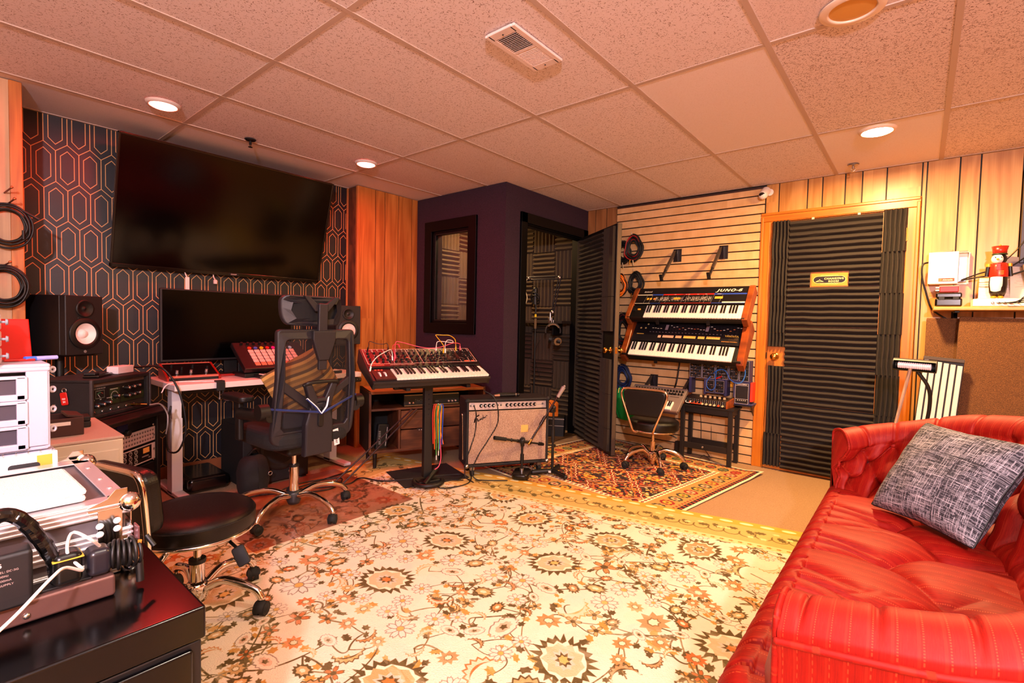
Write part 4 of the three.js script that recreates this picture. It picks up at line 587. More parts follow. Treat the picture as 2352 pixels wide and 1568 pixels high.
// stool with tapering chrome back by the keyboards
{
  const t = T('swivel_stool', 'black vinyl stool with tapering chrome back in front of the slatted wall', 'chair', [-1.673, 0.009, -3.89]);
  starBase(t, 0.25, 0.1, 0.9, chrome, chrome, 0.045);
  P(t, 'gas_column', [cyl(0.013, 0.013, 0.2, 0, 0.25, 0), cyl(0.021, 0.021, 0.12, 0, 0.15, 0), cyl(0.019, 0.019, 0.08, 0, 0.06, 0)], M({ color: 0xdcc0a4, metalness: 1, roughness: 0.2 }));
  P(t, 'seat', padSeat(0.2, 0.09).translate(0.005, 0.315, 0.0), leather); P(t, 'seat_ring', tor(0.19, 0.008, 0, 0.313, 0, 48, Math.PI / 2), chrome); P(t, 'mechanism', bx(0.15, 0.018, 0.15, 0, 0.31, 0, 0.004), black); P(t, 'lever', bar([0.06, 0.3, -0.03], [0.17, 0.25, -0.08], 0.006), black);
  const bk = new THREE.Group(); bk.name = 'backrest'; bk.position.set(0.0, 0, 0.2); bk.rotation.set(0, 0.13, 0, 'YXZ'); t.add(bk);
  const q = new THREE.Shape(); q.moveTo(-0.1, 0.44); q.quadraticCurveTo(-0.125, 0.44, -0.135, 0.47); q.lineTo(-0.172, 0.61); q.quadraticCurveTo(-0.175, 0.645, -0.14, 0.648); q.lineTo(0.14, 0.648); q.quadraticCurveTo(0.175, 0.645, 0.172, 0.61); q.lineTo(0.135, 0.47); q.quadraticCurveTo(0.125, 0.44, 0.1, 0.44); q.closePath();
  P(bk, 'back_pad', ext(q, 0.045, 0.012, 0, 0, -0.04), leather);
  P(bk, 'back_frame', tube([[-0.055, 0.305, -0.1], [-0.075, 0.305, -0.02], [-0.09, 0.35, 0.01], [-0.176, 0.58, 0.012], [-0.178, 0.64, 0.012], [-0.14, 0.66, 0.012], [0, 0.664, 0.012], [0.14, 0.66, 0.012], [0.178, 0.64, 0.012], [0.176, 0.58, 0.012], [0.09, 0.35, 0.01], [0.075, 0.305, -0.02], [0.055, 0.305, -0.1]], 0.0095, 110, 12, false, 0.4), M({ color: 0xe6cdb8, metalness: 1, roughness: 0.12 }));
}
// office chair seen from behind
{
  const t = T('office_chair', 'black mesh-backed office chair with headrest facing the white desk', 'chair', [-2.84, 0.017, -1.42], Math.PI / 2 + 0.03);
  // local: +z is the back of the chair (towards the room)
  starBase(t, 0.325, 0.105, -0.02 + 0.16, chrome, M({ color: 0x2a282a, roughness: 0.4 }), 0.03);
  P(t, 'gas_column', [cyl(0.026, 0.026, 0.17, 0, 0.2, 0), cyl(0.014, 0.014, 0.16, 0, 0.34, 0)], chrome); P(t, 'column_cap', cyl(0.029, 0.029, 0.014, 0, 0.285, 0), black);
  P(t, 'seat_mechanism', [bx(0.2, 0.06, 0.24, 0, 0.4, 0, 0.02)], black);
  const seatM = M({ color: 0x121013, roughness: 0.85, bumpMap: fineBump, bumpScale: 0.0008 });
  P(t, 'seat', (() => { const g = ext(rrect(0.5, 0.48, 0.12), 0.1, 0.035, 0, 0.44, 0.0, -Math.PI / 2); const a = g.attributes.position; return g; })(), seatM);
  P(t, 'seat_pan', lathe([[0, 0.405], [0.12, 0.41], [0.2, 0.45], [0.225, 0.48], [0, 0.48]], 36), seatM);
  P(t, 'care_label', face(0.035, 0.1, 0.13, 0.47, 0.236, 0.1, 0, 0.18), printMat(64, 180, (g) => { g.fillStyle = '#efe6ea'; g.fillRect(0, 0, 64, 180); g.save(); g.translate(32, 90); g.rotate(Math.PI / 2); text(g, 'plander', 0, 0, 38, '#1c1420', 'sans-serif', 'center'); g.restore(); }), 'white woven label');
  const b = new THREE.Group(); b.name = 'backrest'; b.position.set(0, 0.5, 0.22); b.rotation.x = 0.04; t.add(b);
  const fr = new THREE.Shape(), W0 = 0.245, W1 = 0.232, Ht = 0.6;
  fr.moveTo(-W0 + 0.04, -0.03); fr.lineTo(W0 - 0.04, -0.03); fr.quadraticCurveTo(W0, -0.02, W0 + 0.002, 0.03); fr.quadraticCurveTo(W0 + 0.002, 0.2, W1 + 0.004, 0.34); fr.lineTo(W1, Ht - 0.03); fr.quadraticCurveTo(W1, Ht, W1 - 0.03, Ht); fr.lineTo(-W1 + 0.03, Ht); fr.quadraticCurveTo(-W1, Ht, -W1, Ht - 0.03); fr.lineTo(-W1 - 0.004, 0.34); fr.quadraticCurveTo(-W0 - 0.002, 0.2, -W0 - 0.002, 0.03); fr.quadraticCurveTo(-W0, -0.02, -W0 + 0.04, -0.03);
  const ho = new THREE.Path(); ho.moveTo(-0.18, 0.045); ho.lineTo(-0.2, 0.07); ho.lineTo(-0.192, 0.34); ho.lineTo(-0.188, 0.52); ho.quadraticCurveTo(-0.188, 0.545, -0.16, 0.545); ho.lineTo(0.16, 0.545); ho.quadraticCurveTo(0.188, 0.545, 0.188, 0.52); ho.lineTo(0.192, 0.34); ho.lineTo(0.2, 0.07); ho.lineTo(0.18, 0.045); ho.closePath(); fr.holes.push(ho);
  const frameM = M({ color: 0x1f1c22, roughness: 0.5, bumpMap: fineBump, bumpScale: 0.0003 });
  const bend = (g) => { const p = g.attributes.position; for (let i = 0; i < p.count; i++) { const y = p.getY(i); p.setZ(i, p.getZ(i) + 0.035 * Math.sin((y + 0.03) * 4.4) - 0.02 * (p.getX(i) / 0.24) ** 2); } g.computeVertexNormals(); return g; };
  P(b, 'back_frame', bend(ext(fr, 0.034, 0.008, 0, 0, -0.017)), frameM);
  // open mesh: two families of thin threads
  const meshT = cv(64, 64, (g) => { g.fillStyle = '#000'; g.fillRect(0, 0, 64, 64); g.strokeStyle = '#fff'; g.lineWidth = 9; g.beginPath(); g.moveTo(0, 0); g.lineTo(64, 64); g.moveTo(0, 64); g.lineTo(64, 0); g.moveTo(-32, 32); g.stroke(); g.beginPath(); g.lineWidth = 5; g.moveTo(32, 0); g.lineTo(32, 64); g.stroke(); }, false);
  P(b, 'back_mesh', bend(tri(grid(16, 20, (u, v, q) => q.set(-0.198 + 0.396 * u, 0.04 + 0.51 * v, 0)).toNonIndexed())), M({ color: 0x1a171a, roughness: 0.8, alphaMap: rep(meshT, 190, 190), transparent: true, alphaTest: 0.5, side: THREE.DoubleSide }));
  P(b, 'spine', [ext(poly([[-0.085, -0.1], [0.08, -0.1], [0.082, 0.08], [0.052, 0.2], [-0.052, 0.2], [-0.085, 0.08]]), 0.05, 0.012, 0, 0, 0.01), ext(poly([[-0.055, 0.16], [-0.02, 0.2], [0.02, 0.2], [0.055, 0.16], [0.098, 0.3], [0.06, 0.31], [0.022, 0.225], [-0.022, 0.225], [-0.06, 0.31], [-0.098, 0.3]]), 0.04, 0.01, 0, 0, 0.03)], frameM);
  P(b, 'spine_handle', tube([[-0.1, 0.3, 0.06], [-0.07, 0.315, 0.075], [0.07, 0.315, 0.075], [0.1, 0.3, 0.06]], 0.011), black);
  P(b, 'lumbar_wing', ext(poly([[-0.2, 0.33], [-0.2, 0.27], [-0.06, 0.16], [-0.05, 0.21]]), 0.03, 0.006, 0, 0, 0.0), frameM); P(b, 'lumbar_wing', ext(poly([[0.2, 0.33], [0.2, 0.28], [0.06, 0.19], [0.06, 0.235]]), 0.03, 0.006, 0, 0, 0.0), frameM);
  P(b, 'lumbar_pad', ext(rrect(0.3, 0.1, 0.03, -0.02, 0.1), 0.03, 0.01, 0, 0, -0.055), M({ color: 0x2b2a33, roughness: 0.7 }));
  P(b, 'slot_pin', ext(rrect(0.032, 0.11, 0.015, 0.0, 0.115), 0.012, 0.004, 0, 0, 0.058), black);
  P(b, 'headrest_bracket', [ext(poly([[-0.055, 0.5], [-0.03, 0.43], [0.03, 0.43], [0.055, 0.5], [0.068, 0.545], [0.068, 0.595], [-0.068, 0.595], [-0.068, 0.545]]), 0.03, 0.006, 0.02, 0, 0.02), bx(0.05, 0.07, 0.02, 0.02, 0.41, 0.028, 0.004)], frameM);
  P(b, 'headrest_post', bx(0.055, 0.17, 0.022, 0.02, 0.66, 0.02, 0.006), M({ color: 0x242127, roughness: 0.45 }));
  const hs = new THREE.Shape(); hs.moveTo(-0.15, 0.62); hs.quadraticCurveTo(-0.19, 0.63, -0.19, 0.74); hs.quadraticCurveTo(-0.19, 0.78, -0.15, 0.785); hs.lineTo(0.15, 0.785); hs.quadraticCurveTo(0.19, 0.78, 0.19, 0.72); hs.quadraticCurveTo(0.185, 0.63, 0.15, 0.62); hs.quadraticCurveTo(0, 0.61, -0.15, 0.62);
  const hh = new THREE.Path(); hh.moveTo(-0.12, 0.65); hh.lineTo(-0.15, 0.7); hh.lineTo(-0.14, 0.75); hh.lineTo(0.14, 0.75); hh.lineTo(0.15, 0.7); hh.lineTo(0.12, 0.65); hh.closePath(); hs.holes.push(hh);
  const hb = (g) => { const p = g.attributes.position; for (let i = 0; i < p.count; i++) p.setZ(i, p.getZ(i) - 0.06 * (p.getX(i) / 0.19) ** 2 - 0.02); g.computeVertexNormals(); return g; };
  P(b, 'headrest_frame', hb(ext(hs, 0.03, 0.008, 0.01, 0, -0.02)), M({ color: 0x242127, roughness: 0.42 }));
  P(b, 'headrest_mesh', hb(tri(grid(14, 6, (u, v, q) => q.set(-0.14 + 0.3 * u, 0.645 + 0.115 * v, -0.01)).toNonIndexed())), M({ color: 0x0d0b0d, roughness: 0.85, side: THREE.DoubleSide }));
  P(b, 'headrest_yoke', [ext(poly([[-0.09, 0.785], [-0.06, 0.785], [0.0, 0.735], [0.04, 0.735], [0.1, 0.785], [0.13, 0.785], [0.06, 0.7], [-0.02, 0.7]]), 0.02, 0.005, 0.0, 0, -0.005)], frameM);
  for (const s of [-1, 1]) { P(t, 'armrest', [ext(rrect(0.085, 0.25, 0.035, s * 0.31, 0), 0.035, 0.012, 0, 0.705, -0.02, -Math.PI / 2), bx(0.03, 0.22, 0.05, s * 0.31, 0.6, 0.0, 0.01), bar([s * 0.31, 0.64, 0.02], [s * 0.255, 0.64, 0.24], 0.034, 0.03, 18), cyl(0.042, 0.042, 0.05, s * 0.285, 0.665, 0.21, 20, 0, 0, Math.PI / 2)], black); }
}
{ // cushion on the chair seat and the braided cord tied across the back
  const c = T('seat_cushion', 'striped tan cushion standing behind the mesh of the office chair', 'cushion', [-2.78, 0.755, -1.5], Math.PI / 2);
  const stripe = cv(256, 256, (g) => { for (let i = 0; i < 26; i++) { g.fillStyle = ['#a97a3c', '#5e4326', '#c2924c', '#8a6432'][i % 4]; g.beginPath(); g.moveTo(0, i * 11 - 14); g.bezierCurveTo(90, i * 11 - 30, 150, i * 11 + 26, 256, i * 11 - 14); g.lineTo(256, i * 11); g.bezierCurveTo(150, i * 11 + 38, 90, i * 11 - 18, 0, i * 11); g.fill(); } }, true, false);
  P(c, 'cushion_body', tf(mg(grid(20, 20, (u, v, q) => { const a = 2 * u - 1, b = 2 * v - 1, e = (1 - a * a) * (1 - b * b); q.set(a * 0.2 * (1 - 0.06 * b * b * (1 - a * a)), b * 0.2, 0.06 * Math.sqrt(e) + 0.003); }), grid(20, 20, (u, v, q) => { const a = 1 - 2 * u, b = 2 * v - 1, e = (1 - a * a) * (1 - b * b); q.set(a * 0.2, b * 0.2, -0.06 * Math.sqrt(e) - 0.003); })), -0.03, 0.0, 0, -0.15, 0, 0.45), M({ map: stripe, roughness: 0.9 }));
  const ropeT = cv(64, 64, (g) => { g.fillStyle = '#ece8ee'; g.fillRect(0, 0, 64, 64); g.fillStyle = '#16255f'; g.fillRect(0, 0, 64, 26); for (let i = 0; i < 2; i++) for (let j = 0; j < 2; j++) { g.beginPath(); g.moveTo(i * 32 + (j * 16), j * 32); g.lineTo(i * 32 + 16 + j * 16, j * 32); g.lineTo(i * 32 + j * 16 + 12, j * 32 + 20); g.lineTo(i * 32 + j * 16 - 4, j * 32 + 20); g.fill(); } });
  const bx_ = (pts) => { const c = new THREE.CatmullRomCurve3(pts.map((p) => V(...p)), false, 'catmullrom', 0.2); return clean(new THREE.TubeGeometry(c, 80, 0.0065, 10)); };
  const X = -2.54;
  one('braided_cord', 'blue and white braided cord tied across the back of the office chair', 'rope', mg(bx_([[-2.62, 0.7, -1.14], [X - 0.02, 0.688, -1.24], [X + 0.012, 0.662, -1.41], [X + 0.014, 0.66, -1.43], [X, 0.69, -1.52], [-2.62, 0.725, -1.69]]), bx_([[X - 0.01, 0.74, -1.345], [X + 0.008, 0.69, -1.39], [X + 0.016, 0.654, -1.415], [X + 0.012, 0.69, -1.45], [X - 0.01, 0.745, -1.475]])), M({ map: rep(ropeT, 30, 1), roughness: 0.8 }));
}

// ---------- black cabinet and flight case, near left ----------
{
  const c = T('filing_cabinet', 'low glossy black steel cabinet at the near left corner', 'cabinet', [-1.45, 0, 0.25]);
  const gm = MP({ color: 0x030203, roughness: 0.2, specularIntensity: 0.8 });
  P(c, 'top', bx(1.11, 0.055, 1.1, 0, 0.6725, 0, 0.005), gm); P(c, 'carcass', bx(1.1, 0.62, 1.09, -0.002, 0.333, 0, 0.004), black);
  for (let i = 0; i < 2; i++) P(c, 'drawer', bx(0.012, 0.3, 1.06, 0.552, 0.485 - i * 0.31, 0, 0.005), gm); P(c, 'plinth', bx(1.06, 0.025, 1.05, -0.01, 0.0125, 0, 0.002), blackMatte);

  const f = T('flight_case', 'grey panelled flight case with aluminium edges and chrome ball corners', 'case', [-1.318, 0.7, 0.17]), hx = 0.185, hz = 0.42, H = 0.135;
  const grey = M({ color: 0x5c5456, roughness: 0.38 }), edge = M({ color: 0xd6cfd2, metalness: 0.7, roughness: 0.33 });
  P(f, 'lid_panel', bx(hx * 2 - 0.01, 0.052, hz * 2 - 0.01, 0, H - 0.03, 0, 0.003), grey); P(f, 'body_panel', bx(hx * 2 - 0.01, 0.07, hz * 2 - 0.01, 0, 0.038, 0, 0.003), grey);
  const prof = (y, h) => [bx(0.006, h, hz * 2, hx, y, 0, 0.002), bx(0.006, h, hz * 2, -hx, y, 0, 0.002), bx(hx * 2, h, 0.006, 0, y, -hz, 0.002), bx(hx * 2, h, 0.006, 0, y, hz, 0.002)];
  const ribs = (y) => [tube([[hx + 0.003, y, -hz], [hx + 0.003, y, hz]], 0.003), tube([[-hx, y, -hz - 0.003], [hx, y, -hz - 0.003]], 0.003)];
  P(f, 'edge_extrusion', [...prof(H - 0.012, 0.026), ...ribs(H - 0.006), ...ribs(H - 0.014), ...ribs(H - 0.022), bx(0.036, 0.003, hz * 2, hx - 0.016, H + 0.001, 0, 0.001), bx(0.036, 0.003, hz * 2, -hx + 0.016, H + 0.001, 0, 0.001), bx(hx * 2, 0.003, 0.03, 0, H + 0.001, -hz + 0.013, 0.001), bx(hx * 2, 0.003, 0.03, 0, H + 0.001, hz - 0.013, 0.001)], edge);
  P(f, 'edge_extrusion', [...prof(0.066, 0.034), ...ribs(0.06), ...ribs(0.07), ...ribs(0.079)], edge); P(f, 'edge_extrusion', [...prof(0.016, 0.03), ...ribs(0.01), ...ribs(0.018), ...ribs(0.026)], edge);
  const rosy = M({ color: 0x8a5a5c, metalness: 0.6, roughness: 0.35 });
  for (const x of [-1, 1]) for (const [y, s] of [[H - 0.006, 1], [0.012, -1]]) {
    const q = P(f, 'ball_corner', [sph(0.0185, x * hx, y, -hz, 20)], chrome);
    const pl = new THREE.Mesh(mg(ext(poly([[0, 0], [0.055, 0.004], [0.06, 0.018], [0.03, 0.03], [0.018, 0.045], [0, 0.045]]), 0.003, 0.0008, x * (hx + 0.0052), y - s * 0.016, -hz + 0.004, 0, -Math.PI / 2).clone()), chrome); pl.name = 'corner_plate'; q.add(pl);
  }
  for (const z of [-0.16, -0.28, -0.04]) P(f, 'rivet', sph(0.0045, hx - 0.016, H + 0.003, z, 10, 1, 0.5, 1), alu);
  for (const x of [-0.09, 0.02, 0.1]) P(f, 'rivet', sph(0.0045, x, H + 0.003, -hz + 0.013, 10, 1, 0.5, 1), alu);
  for (const y of [0.1, 0.085, 0.05, 0.035]) P(f, 'rivet', [tf(lathe([[0, 0.003], [0.004, 0.003], [0.006, 0]], 12), hx + 0.006, y, -hz + 0.02, 0, 0, -Math.PI / 2), tf(lathe([[0, 0.003], [0.004, 0.003], [0.006, 0]], 12), hx + 0.006, y - 0.004, -hz + 0.045, 0, 0, -Math.PI / 2)], white);
  P(f, 'corner_bracket', [bx(0.003, 0.115, 0.036, hx + 0.0045, 0.067, -hz + 0.03, 0.001), bx(0.036, 0.115, 0.003, hx - 0.03, 0.067, -hz - 0.0045, 0.001)], chrome); P(f, 'hinge_plate', bx(0.028, 0.04, 0.003, hx + 0.012, 0.066, -hz - 0.008, 0.001), rosy);
  const w = T('folded_towel', 'folded white towel lying on the flight case', 'towel', [-1.25, 0.838, -0.02]);
  const tm = M({ color: 0xd8cecb, roughness: 0.95, bumpMap: rep(bumpN(256, 70, 70, 51, 3), 6, 6), bumpScale: 0.002 });
  for (let i = 0; i < 2; i++) P(w, 'fold', (() => { const sx = 0.098 - i * 0.003, sz = 0.172 - i * 0.003, g = bx(sx * 2, 0.012, sz * 2, 0, 0.0066 + i * 0.0108, 0.0, 0.0058); const s = g.clone(); const p = s.attributes.position; for (let k = 0; k < p.count; k++) { const x = p.getX(k), z = p.getZ(k); p.setY(k, p.getY(k) + 0.003 * nz(x * 14, z * 14, i) * (i > 0 ? 1 : 0.2) + 0.001); p.setX(k, x + 0.006 * nz(z * 12, i * 3)); p.setZ(k, z + 0.006 * nz(x * 12, i * 5, 2) - (i === 1 && x > 0 ? 0.004 : 0)); } s.computeVertexNormals(); return s; })(), tm);
  // spiral notebook standing behind the towel
  const nb = T('notebook', 'white spiral notebook with orange corner standing behind the towel', 'notebook', [-1.52, 0.785, -0.085], Math.PI / 2, null, -0.1);
  P(nb, 'pages', bx(0.235, 0.078, 0.012, 0, 0.039, 0, 0.001), white);
  P(nb, 'cover_print', face(0.232, 0.076, 0, 0.039, 0.0066), printMat(900, 300, (g, w, h) => { g.fillStyle = '#ece6ea'; g.fillRect(0, 0, w, h); g.fillStyle = '#f0962c'; g.fillRect(770, 18, 100, 150); g.fillStyle = '#17151a'; g.beginPath(); g.roundRect(590, 74, 200, 226, 26); g.fill(); const vt = (s, x, y, sz, c, wt) => { g.save(); g.translate(x, y); g.rotate(-Math.PI / 2); text(g, s, 0, 0, sz, c, 'sans-serif', 'left', wt); g.restore(); }; vt('70', 670, 280, 120, '#f0ecee'); vt('SHEETS', 765, 290, 44, '#f0ecee'); vt('1 SUBJECT', 260, 330, 46, '#17151a'); g.fillRect(315, 110, 66, 190); vt('RULED', 350, 280, 46, '#f0ecee'); vt('NOTEBOOK', 440, 330, 46, '#17151a'); vt('8 in x 10.5 in', 520, 310, 36, '#9a949c', 'normal'); }));
  for (let i = 0; i < 12; i++) P(nb, 'spiral_ring', tor(0.006, 0.0008, -0.11 + i * 0.02, 0.078, 0, 12, 0, Math.PI / 2), steel);
  const b = T('drink_bottle', 'clear plastic bottle of amber drink at the left picture edge', 'bottle', [-1.49, 0.837, 0.002]);
  P(b, 'bottle_body', lathe([[0, 0], [0.03, 0], [0.033, 0.008], [0.033, 0.03], [0.031, 0.034], [0.033, 0.038], [0.033, 0.09], [0.031, 0.094], [0.033, 0.1], [0.028, 0.13], [0.014, 0.155], [0.013, 0.175]], 28), MP({ color: 0xe9d3c0, roughness: 0.15, transmission: 0.85, thickness: 0, ior: 1.4 })); P(b, 'drink', lathe([[0, 0.003], [0.029, 0.003], [0.03, 0.075], [0, 0.075]], 24), MP({ color: 0xb06a28, roughness: 0.2 })); P(b, 'label_band', lathe([[0.0338, 0.088], [0.0338, 0.11]], 24), M({ color: 0xd8c8c4, side: THREE.DoubleSide })); P(b, 'red_band', lathe([[0.0342, 0.09], [0.0342, 0.094]], 24), M({ color: 0xb02020, side: THREE.DoubleSide })); P(b, 'cap', cyl(0.015, 0.015, 0.016, 0, 0.18, 0, 20), white);

  // white plastic drawer units
  const wp = M({ color: 0xb6b0c0, roughness: 0.4 }), clear = MP({ color: 0x57505e, roughness: 0.3, transmission: 0.4, thickness: 0 });
  const d = T('plastic_drawers', 'white plastic three-drawer unit with smoky windows', 'drawer unit', [-1.82, 0.842, 0.02], Math.PI / 2);
  P(d, 'shell', [bx(0.46, 0.012, 0.34, 0, 0.207, 0, 0.008), bx(0.45, 0.01, 0.33, 0, 0.005, 0, 0.004), bx(0.012, 0.2, 0.33, -0.222, 0.103, 0, 0.003), bx(0.012, 0.2, 0.33, 0.222, 0.103, 0, 0.003), bx(0.45, 0.2, 0.01, 0, 0.103, -0.16, 0.003), bx(0.04, 0.19, 0.01, 0.205, 0.105, 0.163, 0.003), bx(0.04, 0.19, 0.01, -0.205, 0.105, 0.163, 0.003), bx(0.46, 0.014, 0.02, 0, 0.2, 0.16, 0.006)], wp);
  for (let i = 0; i < 3; i++) { const y = 0.035 + i * 0.06; P(d, 'drawer', [bx(0.37, 0.016, 0.014, 0, y - 0.022, 0.166, 0.003), bx(0.37, 0.008, 0.014, 0, y + 0.026, 0.166, 0.002), bx(0.02, 0.055, 0.014, 0.178, y, 0.166, 0.002), bx(0.02, 0.055, 0.014, -0.178, y, 0.166, 0.002)], wp); P(d, 'window', bx(0.34, 0.04, 0.004, 0, y, 0.162, 0.001), clear); P(d, 'contents', [bx(0.06, 0.012, 0.1, 0.09 - i * 0.03, y - 0.008, 0.08, 0.004, 0, 0.4 + i), bx(0.1, 0.015, 0.08, -0.05, y - 0.006, 0.08, 0.005, 0, i)], M({ color: 0xcabfc4 })); }
  for (let i = 0; i < 4; i++) P(d, 'side_clip', tor(0.006, 0.003, 0.236, 0.195 - i * 0.05, 0.14, 14, 0, 0.6), wp);
  const d2 = T('plastic_drawers', 'lower white plastic drawer box under the three-drawer unit', 'drawer unit', [-1.825, 0.7, 0.02], Math.PI / 2); P(d2, 'shell', [bx(0.47, 0.13, 0.345, 0, 0.066, 0, 0.008), bx(0.475, 0.012, 0.35, 0, 0.134, 0, 0.005)], wp); P(d2, 'drawer', bx(0.38, 0.08, 0.01, -0.02, 0.06, 0.176, 0.004), wp);
  const rb = T('red_box', 'bright red plastic holder on the white drawer unit', 'holder', [-1.78, 1.0555, -0.16], Math.PI / 2 + 0.1); P(rb, 'back_plate', ext(poly([[-0.03, 0], [0.03, 0], [0.024, 0.106], [-0.03, 0.106]]), 0.008, 0.002), redPl); P(rb, 'foot', bx(0.058, 0.006, 0.04, 0, 0.003, 0.02, 0.002), redPl);
  const mk = T('blue_marker', 'blue marker pen lying on the white drawer unit', 'pen', [-1.76, 1.061, -0.205], 0.4); P(mk, 'barrel', bar([0, 0, -0.035], [0, 0, 0.012], 0.0055), M({ color: 0x9a9ae0, roughness: 0.4 })); P(mk, 'cap', bar([0, 0, 0.012], [0, 0, 0.035], 0.006), M({ color: 0x3c6ad8, roughness: 0.4 }));
  const pt = T('parts_tower', 'translucent white parts drawers with grey knobs beside the red holder', 'drawer unit', [-1.66, 1.0555, -0.105], Math.PI / 2 - 0.2); for (let i = 0; i < 3; i++) { P(pt, 'drawer', bx(0.06, 0.038, 0.06, -0.012, 0.02 + i * 0.04, 0, 0.004), MP({ color: 0xe8e0e4, roughness: 0.35, transmission: 0.3, thickness: 0 })); P(pt, 'knob', [cyl(0.003, 0.003, 0.012, 0.024, 0.02 + i * 0.04, 0, 10, 0, 0, Math.PI / 2), cyl(0.008, 0.006, 0.004, 0.031, 0.02 + i * 0.04, 0, 14, 0, 0, Math.PI / 2)], M({ color: 0x8a8a96 })); }
  one('paper_roll', 'upright white paper roll at the left picture edge', 'roll', mg(tf(lathe([[0.012, 0], [0.028, 0], [0.028, 0.2], [0.012, 0.2]], 24), -1.72, 1.177, -0.095)), M({ color: 0xf2ead8 }));

  // power strip and plugs
  const s = T('power_strip', 'brown metal power strip along the front of the flight case', 'power strip', [-1.065, 0.7, 0.12], Math.PI / 2);
  P(s, 'strip_body', bx(0.66, 0.036, 0.05, 0, 0.019, 0, 0.005), M({ color: 0x6b4a44, metalness: 0.5, roughness: 0.4 })); P(s, 'outlet_row', bx(0.6, 0.004, 0.036, 0, 0.039, -0.003, 0.001), black); P(s, 'screw', sph(0.005, 0.22, 0.014, 0.025, 10), steel);
  const ad = T('power_adapter', 'large black power adapter with white printing plugged into the strip', 'adapter', [-1.045, 0.735, -0.062], Math.PI / 2); P(ad, 'case', bx(0.09, 0.085, 0.045, 0, 0.045, 0, 0.006), plastic); P(ad, 'rating_print', face(0.078, 0.06, 0, 0.05, 0.0228), printMat(256, 200, (g) => { g.fillStyle = '#131114'; g.fillRect(0, 0, 256, 200); text(g, 'LINE 6', 120, 24, 30, '#d8b8b0', 'sans-serif', 'center'); ['AC ADAPTOR MODEL: DC-3G', 'INPUT: 120V 60Hz', 'OUTPUT: 9V 2000mA', 'LISTED POWER SUPPLY'].forEach((q, i) => text(g, q, 128, 56 + i * 22, 15, '#c8a8a0', 'sans-serif', 'center', 'normal')); text(g, 'UL', 60, 150, 24, '#c8a8a0'); })); P(ad, 'cord_boot', bar([0, 0.088, 0], [0.005, 0.11, -0.01], 0.009, 0.005), black);
  one('taped_cord', 'thick black taped cable bundle arching over the power strip', 'cable', (() => { const g = tube([[-1.06, 0.845, -0.045], [-1.05, 0.872, -0.065], [-1.05, 0.87, -0.09], [-1.055, 0.83, -0.115], [-1.06, 0.78, -0.135], [-1.063, 0.748, -0.14]], 0.0105, 60, 12); const p = g.attributes.position; for (let i = 0; i < p.count; i++) { const k = 0.003 * nz(p.getX(i) * 90, p.getY(i) * 90, p.getZ(i) * 90); p.setXYZ(i, p.getX(i) + k, p.getY(i) + k, p.getZ(i) + k); } g.computeVertexNormals(); return g; })(), MP({ color: 0x0a0909, roughness: 0.18 }));
  [['square black power plug with a yellow stripe on the strip', -0.15, 0.045, 0.052, 0x0d0d0c], ['rounded black power plug at the right of the yellow-striped plug', -0.19, 0.04, 0.045, 0x1d1b22]].forEach(([l, z, w, h, c], i) => { const q = T('power_plug', l, 'plug', [-1.062, 0.739, z], Math.PI / 2); P(q, 'plug_body', bx(w - 0.008, h, 0.04, 0, h / 2 + 0.001, 0, 0.01), M({ color: c, roughness: 0.3 })); if (!i) P(q, 'stripe', bx(w - 0.006, 0.002, 0.041, 0, h - 0.008, 0, 0.0005), M({ color: 0xc8a030 })); });
  const tie = T('cord_coil', 'coil of thin black cords held by an orange tie by the ball corner', 'cable', [-1.07, 0.76, -0.225], Math.PI / 2); for (let i = 0; i < 7; i++) P(tie, 'cord_loop', tor(0.02 + (i % 3) * 0.002, 0.0028, -0.018 + i * 0.006, 0.0 + 0.002 * (i % 2), 0.002 * i, 22, 0, 1.2 + 0.08 * i), cableB); P(tie, 'orange_tie', bx(0.006, 0.03, 0.004, 0.018, 0.008, 0.022, 0.001, 0, 0, -0.2), M({ color: 0xe0701c })); P(tie, 'jack_plug', [bar([0.02, -0.015, 0.02], [0.02, -0.05, 0.025], 0.006), bar([0.035, 0.02, 0], [0.045, 0.0, 0.01], 0.004)], black);
  one('white_cable', 'white cord sweeping from the plugs down over the cabinet edge', 'cable', tube([[-1.05, 0.79, -0.19], [-1.03, 0.812, -0.175], [-1.045, 0.825, -0.155], [-1.05, 0.79, -0.15], [-1.03, 0.765, -0.165], [-1.0, 0.788, -0.14], [-0.97, 0.79, -0.12], [-0.93, 0.765, -0.075], [-0.91, 0.74, -0.03], [-0.9, 0.715, 0.02], [-0.88, 0.68, 0.06]], 0.0024, 90, 10), M({ color: 0xe8dcdc, roughness: 0.4 }));
}
